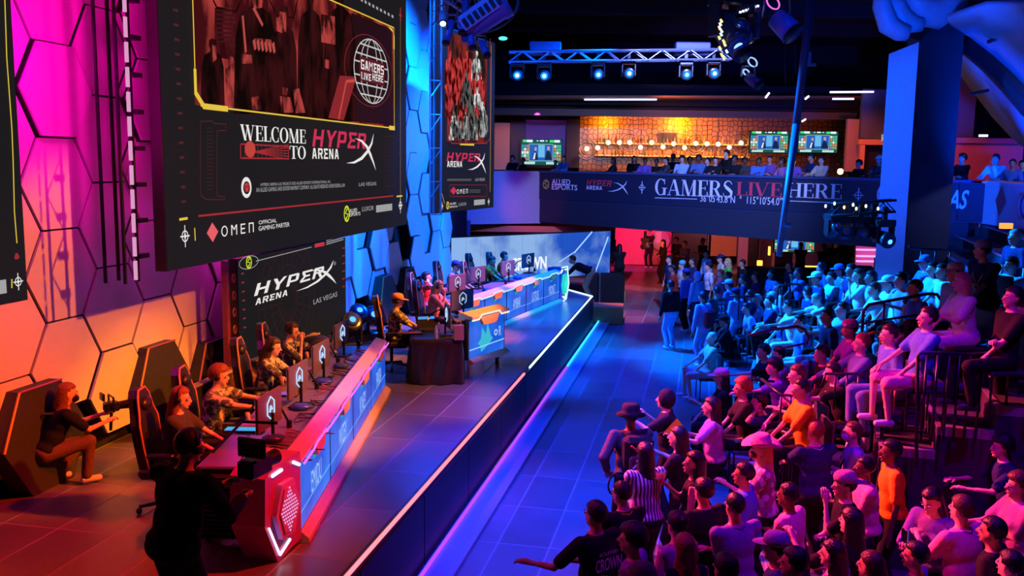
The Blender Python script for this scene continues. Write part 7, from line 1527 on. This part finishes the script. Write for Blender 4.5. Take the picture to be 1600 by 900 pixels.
# wooden steps and stands beside the stage corner
for k, (x, y, w_, h_) in enumerate(((948, 452, 1.3, .32), (944, 476, 1.1, .5), (938, 492, 1.4, .18))):
    p = P(x, y, h_); b = MB(); b.bbox((0, 0, h_/2), (w_, .8, h_), .01); o = b.build('wooden_step', mat((.55, .25, .08), .5, name='step_wood'), None); o.location = (p[0], p[1], 0); o.rotation_euler = (0, 0, -.15); tag(o, ['farthest orange lit wooden step by the guard', 'middle wooden step block beside stage corner', 'low flat wooden step nearest the camera by stage corner'][k], 'step', 'wooden steps beside the stage')
t = thing('table', (*P(945, 428, 1.0)[:2], 0), 'black draped table behind the bending man', 'table'); b = MB(); b.bbox((0, 0, .5), (1.2, .8, 1.0), .03); b.build('drape', cloth('black'), t); b = MB(); b.cyl((-.2, -.5, 0), (-.2, -.5, 1.1), .03, n=8); b.build('post', STEEL, t)
# ================================================================== OVERHEAD RIG
def truss(p, q, h, n, label, m_, r=.03, name='truss'):
    p = Vector(p); q = Vector(q); t = thing(name, (p+q)/2, label, 'truss'); o_ = (p+q)/2; d = (q-p).normalized(); sd = d.cross(Vector((0, 0, 1))).normalized()*h
    for c in ((0, 0), (1, 0), (0, 1), (1, 1)):
        off = sd*c[0]+Vector((0, 0, h))*c[1]; b = MB(); b.cyl(p+off-o_, q+off-o_, r, n=8); b.build('chord', m_, t, True)
    b = MB(); L = (q-p).length
    for k in range(n):
        a = p+d*L*k/n-o_; c = p+d*L*(k+1)/n-o_; zz = Vector((0, 0, h))
        for s_ in (Vector(), sd): b.cyl(a+s_+(zz if k % 2 else Vector()), c+s_+(Vector() if k % 2 else zz), r*.5, n=5)
    b.build('braces', m_, t); return t
TR = mat((.30, .32, .45), .35, .5, name='truss_metal')
truss(A(795, 98, 25), A(1140, 94, 25), .26, 16, 'long horizontal lighting truss over balcony', TR)
pts = [((808, 123), 3.2), ((850, 124), 2.2), ((934, 122), 1.6), ((982, 120), 3.4), ((1071, 122), 1.4), ((1114, 120), 2.2)]
for k, ((x, y), s_) in enumerate(pts):
    p = A(x, y-6, 25); moving_head((p[0], p[1], p[2]+.36), 0, ['spotlight glowing blue at left end of truss', 'second blue spotlight from left under truss', 'third blue spotlight under truss, dimmer', 'brightest blue spotlight at truss middle', 'thin blue spotlight right of truss middle', 'blue spotlight at right end of truss'][k], 1.0, math.pi/2+.15, (.08, .50, 1), True, 'blue spotlights under the long truss', 5*s_)
for k, (x0, y0, x1, y1) in enumerate(((828, 66, 876, 86), (1054, 66, 1108, 88))):
    a = A((x0+x1)/2, (y0+y1)/2, 25.2); b = MB(); b.bbox((0, 0, 0), ((x1-x0)/1440*25, .4, .34), .03); o = b.build('power_case', mat((.05, .06, .16), .5, name='navy_case'), None); o.location = a; tag(o, ['left navy case on top of long truss', 'right navy case on top of long truss'][k], 'case', 'cases on the long truss')
for k, (x0, y0, x1, y1, Y, c, s_) in enumerate(((913, 155.5, 1026, 155.5, 38.8, (.35, .4, 1), 7), (1297, 144, 1365, 143.5, 36, (.5, .35, 1), 7), (1301, 154.5, 1334, 154.5, 35, (.35, .55, 1), 6), (1196, 153, 1202, 145, 36, (.7, .8, 1), 5), (1258, 155, 1264, 150, 36, (.7, .8, 1), 5), (1253, 190, 1259, 186, 38, (.9, .8, .8), 4), (1530, 212, 1543, 212, 27, (.7, .85, 1), 4))):
    b = MB(); b.tube([A(x0, y0, Y), A(x1, y1, Y)], .035, 6); o = b.build('tube_light', glow(c, s_), None, org=A(x0, y0, Y)); tag(o, ['long violet blue tube light over the bar', 'violet tube light right of pole near ceiling', 'short blue tube light under the violet one', 'small slanted white light left of pole', 'small slanted white light right of pole', 'small white light above right televisions', 'small white light over the rose wall'][k], 'light')
fl = A(1313, 268, 29.5); b = MB(); b.ell((0, 0, 0), (.09, .09, .09)); o = b.build('flare_lamp', glow((1, .45, .05), 60), None, True); o.location = fl; tag(o, 'bright orange lamp shining on balcony rail', 'lamp')
ll = bpy.data.lights.new('flare', 'POINT'); ll.energy = 60; ll.color = (1, .4, .05); lo = bpy.data.objects.new('flare', ll); C.objects.link(lo); lo.location = (fl[0], fl[1]-.2, fl[2])
# leaning pole
PO_ = thing('mast', A(1214, 420, 17), 'tall slanting blue mast in front of the balcony', 'pole'); og = A(1214, 420, 17)
b = MB(); b.cyl(A(1217, 400, 17), A(1244, 195, 17.6), .055, .07, 14); b.build('lower_tube', mat((.10, .10, .16), .5, name='mast_paint'), PO_, True, org=og); b = MB(); b.cyl(A(1244, 195, 17.6), A(1272, -40, 18.2), .07, .085, 14); b.build('upper_tube', mat((.05, .04, .08), .5, name='mast_dark'), PO_, True, org=og)
b = MB(); b.box(A(1262, 101, 17.9), (.3, .08, .05)); b.box(A(1265, 92, 17.9), (.05, .05, .25)); b.cyl(A(1224, 352, 17.1), A(1236, 352, 17.1), .04, n=8); b.build('clamp', STEEL, PO_, org=og)
for k, (p, q) in enumerate((((1243, 0), (1243, 110)), ((1232, 70), (1228, 130)))):
    b = MB(); b.tube([A(p[0], p[1]-40, 18), A(q[0]-2, (p[1]+q[1])/2, 18), A(*q, 18)], .012, 5); o = b.build('hanging_cable', BLKMETAL, None, org=A(*q, 18)); tag(o, ['thin cable hanging straight down left of mast', 'short wavy cable hanging left of mast'][k], 'cable')
# hanging lamps: upper right cluster
HB = mat((.10, .12, .30), .35, name='lamp_blue_shell')
def par(x0, y0, x1, y1, Y, r, label, m_=HB, gc=None):
    a = Vector(A(x0, y0, Y)); c = Vector(A(x1, y1, Y-.2)); t = thing('par_lamp', a, label, 'light', 'hanging lamps in the rig'); d = c-a; b = MB(); b.cyl((0, 0, 0), d, r, r*1.15, 14); b.build('barrel', m_, t, True); b = MB(); b.cyl(d, d*1.06, r*1.2, n=14); b.build('rim', BLKMETAL, t, True)
    b = MB(); b.tube([(-r*1.4, 0, 0), (-r*1.2, 0, r*2), (r*1.2, 0, r*2), (r*1.4, 0, 0)], .02, 6); b.build('bracket', STEEL, t)
    if gc: b = MB(); b.cyl(d*1.05, d*1.08, r*.9, n=14); b.build('lens', gc, t)
par(1213, 28, 1238, 52, 15, .16, 'blue box lamp hanging left of the mast top', mat((.08, .14, .5), .4, name='lamp_blue_box')); par(1148, 68, 1160, 85, 15, .13, 'dim blue lamp below the upper right cluster', mat((.03, .06, .3), .4, name='lamp_dim_box')); par(1169, 120, 1186, 133, 15, .08, 'small violet lamp hanging by a coiled cable', mat((.08, .05, .2), .4, name='lamp_violet'))
moving_head(A(1140, -12, 15), .5, 'large blue moving light at top right cluster', 1.6, 2.4, (.3, .6, 1), True, 'moving lights in the rig', 1.0); moving_head(A(1164, 8, 15), -.6, 'blue moving light with round front, upper right cluster', 1.2, 1.4, (.05, .25, .9), True, 'moving lights in the rig', 1.0)
b = MB(); c = Vector(A(1170, 14, 14.8))
for i in range(7): b.box(c+Vector((-.13+.045*i, 0, -.05+.016*i)), (.03, .02, .03))
tag(b.build('led_bar', glow((.7, .85, 1), 2.5), None, org=tuple(c)), 'short row of white diodes on the top right cluster', 'light')
for k, (x, y, Y, r, cc, m_) in enumerate(((1208, 4, 15, .13, 'loop of pink cable beside blue box lamp', glow((.8, .15, .7), 1.2)), (1176, 97, 15, .09, 'coiled white blue cable over small violet lamp', glow((.35, .55, 1), 1.2)), (1166, 113, 15, .06, 'lower coil of white blue cable', glow((.35, .55, 1), 1.2)))):
    b = MB(); b.torus((0, 0, 0), r, .014, M=Euler((1.3, .3, .4)).to_matrix(), n=20, k=5, sy=.8); o = b.build('cable_coil', m_, None, True); o.location = A(x, y, Y); tag(o, cc, 'cable')
random.seed(8)
for k in range(12):
    x = 1126+random.uniform(-4, 12); y = 30+k*5.3; b = MB(); b.cyl((0, 0, 0), (.03, 0, -.05), .016, .02, 8); o = b.build('lamp_bulb', glow(random.choice([(1, .6, .25), (.8, .6, .2), (.5, .7, 1)]), 2.0), None); o.location = A(x, y, 14.6); tag(o, 'tiny glinting bulb in string left of blue moving light', 'lamp', 'string of tiny bulbs in the rig')
# truss end + top centre cluster above the tall screen
truss(A(690, -4, 14.5), A(728, 22, 15.5), .22, 4, 'short blue truss at top above tall screen', TR, .025)
t = thing('stage_light', A(757, 24, 14), 'large blue moving light with slotted vents above tall screen', 'light'); R = Euler((0, math.radians(55), 0)).to_matrix().to_4x4(); b = MB(); b.M = R; b.lathe([(.10, -.42), (.17, -.38), (.21, -.1), (.22, .22), (.24, .26), (.24, .36), (.20, .38)], n=20); b.build('head', mat((.10, .14, .45), .3, name='lamp_blue_body'), t, True)
b = MB(); b.M = R
for i in range(7):
    b.box((-.04, -.235, -.30+i*.095), (.12, .05, .06))
b.build('vents', mat((.004, .004, .02), .5, name='vent_dark'), t)
b = MB(); b.M = R; b.box((-.04, -.205, 0), (.20, .04, .74)); b.box((-.15, -.17, 0), (.04, .06, .70)); b.build('pale_rib', mat((.45, .5, .8), .4, name='pale_plastic'), t)
b = MB(); b.bbox((-.28, 0, -.1), (.10, .3, .6), .02); b.bbox((-.1, 0, .5), (.5, .3, .2), .02); b.build('yoke', mat((.03, .06, .25), .4, name='yoke_blue'), t)
for k, (x0, y0, x1, y1, l) in enumerate(((706, 34, 697, 66, 'slim blue lamp pointing down at left of cluster'), (733, 44, 738, 74, 'slim blue lamp in the middle of cluster'), (752, 66, 761, 86, 'slim blue lamp at right of cluster'), (722, 26, 722, 50, 'dark lamp body in centre of cluster'))): par(x0, y0, x1, y1, 14, .05, l, mat((.06, .14, .5), .35, name='lamp_mid_blue'))
par(691, 20, 692, 36, 14, .05, 'white lit lamp at left top of tall screen', mat((.5, .6, .7), .4, name='pale_plastic2'), glow((.6, .85, 1), 3))
b = MB(); b.tube([A(812-70, 0, 14.5), A(800, 0, 15), A(806, -10, 15)], .05, 6); 
b = MB(); pts = [A(735+75*math.sin(a), 10+52*math.cos(a)-10, 15) for a in np.linspace(.3, 1.75, 12)]; b.tube(pts, .03, 6); o = b.build('cable_bundle', mat((.03, .04, .09), .5, name='cable_navy'), None, True, org=A(790, 40, 15)); tag(o, 'curved dark cable loop right of large blue light', 'cable')
b = MB(); b.ell((0, 0, 0), (.07, .03, .03)); o = b.build('small_lamp', glow((.05, .8, .8), 3), None, True); o.location = A(786, 60, 15); tag(o, 'small teal lamp right of tall screen', 'lamp')
# dark lamp cluster before the banner
truss(A(1292, 336, 18), A(1392, 330, 18), .22, 6, 'dark truss with lamps hanging before the navy banner', BLKMETAL, .025)
for k, (x, y) in enumerate(((1290, 322), (1304, 318), (1319, 324), (1333, 320), (1338, 326), (1353, 322), (1372, 326))):
    b = MB(); b.ell((0, 0, 0), (.022, .022, .035)); o = b.build('lamp_bulb', glow((1, .65, .2) if k in (2, 4, 6) else (.7, .75, .6), 3), None, True); o.location = A(x, y, 17.6); tag(o, 'small warm bulb on dark truss before navy banner', 'lamp', 'bulbs on the dark truss')
for k, (x, y, a) in enumerate(((1303, 340, .4), (1322, 344, -.2), (1345, 344, .1), (1364, 345, .5))): moving_head(A(x, y-6, 18), a, ['leftmost black lamp under the dark truss', 'second black lamp under the dark truss', 'third black lamp under the dark truss', 'fourth black lamp under the dark truss'][k], .9, 1.0+.3*k, (.01, .02, .05), True, 'lamps under the dark truss', .3)
moving_head(A(1382, 343, 17.8), .2, 'blue glowing lamp beside the pillar', 1.0, 1.8, (.05, .25, 1), True, 'lamps under the dark truss', 2.5)
# little extra lamps, right side
b = MB(); b.box((0, 0, 0), (.25, .1, .12)); o = b.build('amber_sign', glow((1, .25, .05), 2), None); o.location = A(1572, 353, 20); tag(o, 'small amber light under the right banner', 'lamp')
# ================================================================== RAILINGS
RAILM = mat((.04, .04, .06), .3, .7, name='rail_black')
def railing(pts, r, label, bars=(), group='tier railings'):
    W_ = [Vector(A(x, y, Z)) for x, y, Z in pts]; t = thing('railing', (W_[0].x, W_[0].y, W_[0].z-.9), label, 'railing', group); og = t.location.copy()
    b = MB(); b.tube([tuple(p-og) for p in W_], r, 8); b.build('handrail', RAILM, t, True)
    for (x, y0, y1, Z) in bars:
        p = Vector(A(x, y0, Z)); q = Vector(A(x, y1, Z)); q.x, q.y = p.x, p.y; b = MB(); b.cyl(p-og, q-og, r*.75, n=8); b.build('baluster', RAILM, t, True)
    return t
railing([(1347, 518, 11.8), (1349, 486, 11.8), (1358, 476, 11.8), (1400, 468, 12.0), (1450, 459, 12.2), (1464, 460, 12.2), (1471, 470, 12.1), (1470, 480, 12.1)], .022, 'long curved handrail across the blue rows', [(1382, 472, 545, 11.9)])
railing([(1347, 505, 11.8), (1400, 497, 12.0), (1455, 489, 12.2)], .016, 'lower bar of the long curved handrail')
railing([(1168, 525, 12.0), (1200, 516, 12.0), (1245, 510, 12.0), (1258, 515, 12.0), (1264, 528, 12.0), (1260, 538, 12.0)], .020, 'curved handrail before the bent white shirted man'); railing([(1212, 546, 12.0), (1256, 537, 12.0)], .014, 'lower bar below the curved handrail')
railing([(1140, 463, 20), (1176, 463, 20)], .022, 'short straight handrail in the walkway group', [(1155, 463, 500, 20), (1168, 463, 496, 20)])
railing([(1214, 478, 16), (1216, 446, 16), (1238, 444, 16), (1262, 445, 16)], .02, 'small handrail with bars left of papers man', [(1223, 444, 478, 16), (1234, 444, 474, 16)])
railing([(1432, 730, 9.6), (1432, 672, 9.6), (1434, 556, 9.6), (1440, 551, 9.6), (1520, 553, 9.6), (1552, 556, 9.6)], .020, 'near railing with vertical bars over pink lit legs', [(1449, 552, 690, 9.6), (1466, 552, 690, 9.6), (1484, 553, 690, 9.6), (1500, 553, 690, 9.6), (1517, 553, 690, 9.6), (1535, 554, 690, 9.6)])
railing([(1190, 592, 11.2), (1220, 617, 10.6), (1254, 619, 10.6), (1262, 626, 10.6)], .018, 'railing in front of orange shirted seated person', [(1221, 617, 680, 10.6), (1236, 618, 680, 10.6), (1253, 619, 690, 10.6)])
railing([(1284, 604, 10.8), (1290, 584, 10.8), (1340, 584, 10.8), (1352, 592, 10.8)], .018, 'railing right of orange shirted seated person', [(1306, 584, 640, 10.8), (1324, 584, 640, 10.8), (1342, 584, 640, 10.8)])
railing([(1156, 600, 11.6), (1172, 594, 11.6), (1210, 596, 11.6)], .016, 'dark rail beside bearded man', [(1164, 597, 650, 11.6)])
railing([(1420, 384, 16), (1422, 388, 16), (1515, 392, 16)], .02, 'rail against dark blue board right of pillar', [(1440, 389, 420, 16), (1462, 390, 420, 16), (1485, 391, 420, 16)])
# empty teal lit seats
for k, (x, y) in enumerate(((1238, 565), (1268, 562), (1400, 520))):
    best = None
    p = P(x, y, .84+.9) if k < 2 else P(x, y, 1.26+.9); z_ = dh*tier_of(p[0]*WDv[0]+p[1]*WDv[1]); c = copy_tree(AC0); p = P(x, y, z_+.8); c.location = (p[0], p[1], z_); c.rotation_euler = (0, 0, math.radians(90)); c['label'] = ['empty chair with papers below curved handrail', 'second empty chair below curved handrail', 'empty chair behind long handrail'][k]
M0_ok = mused
flush()
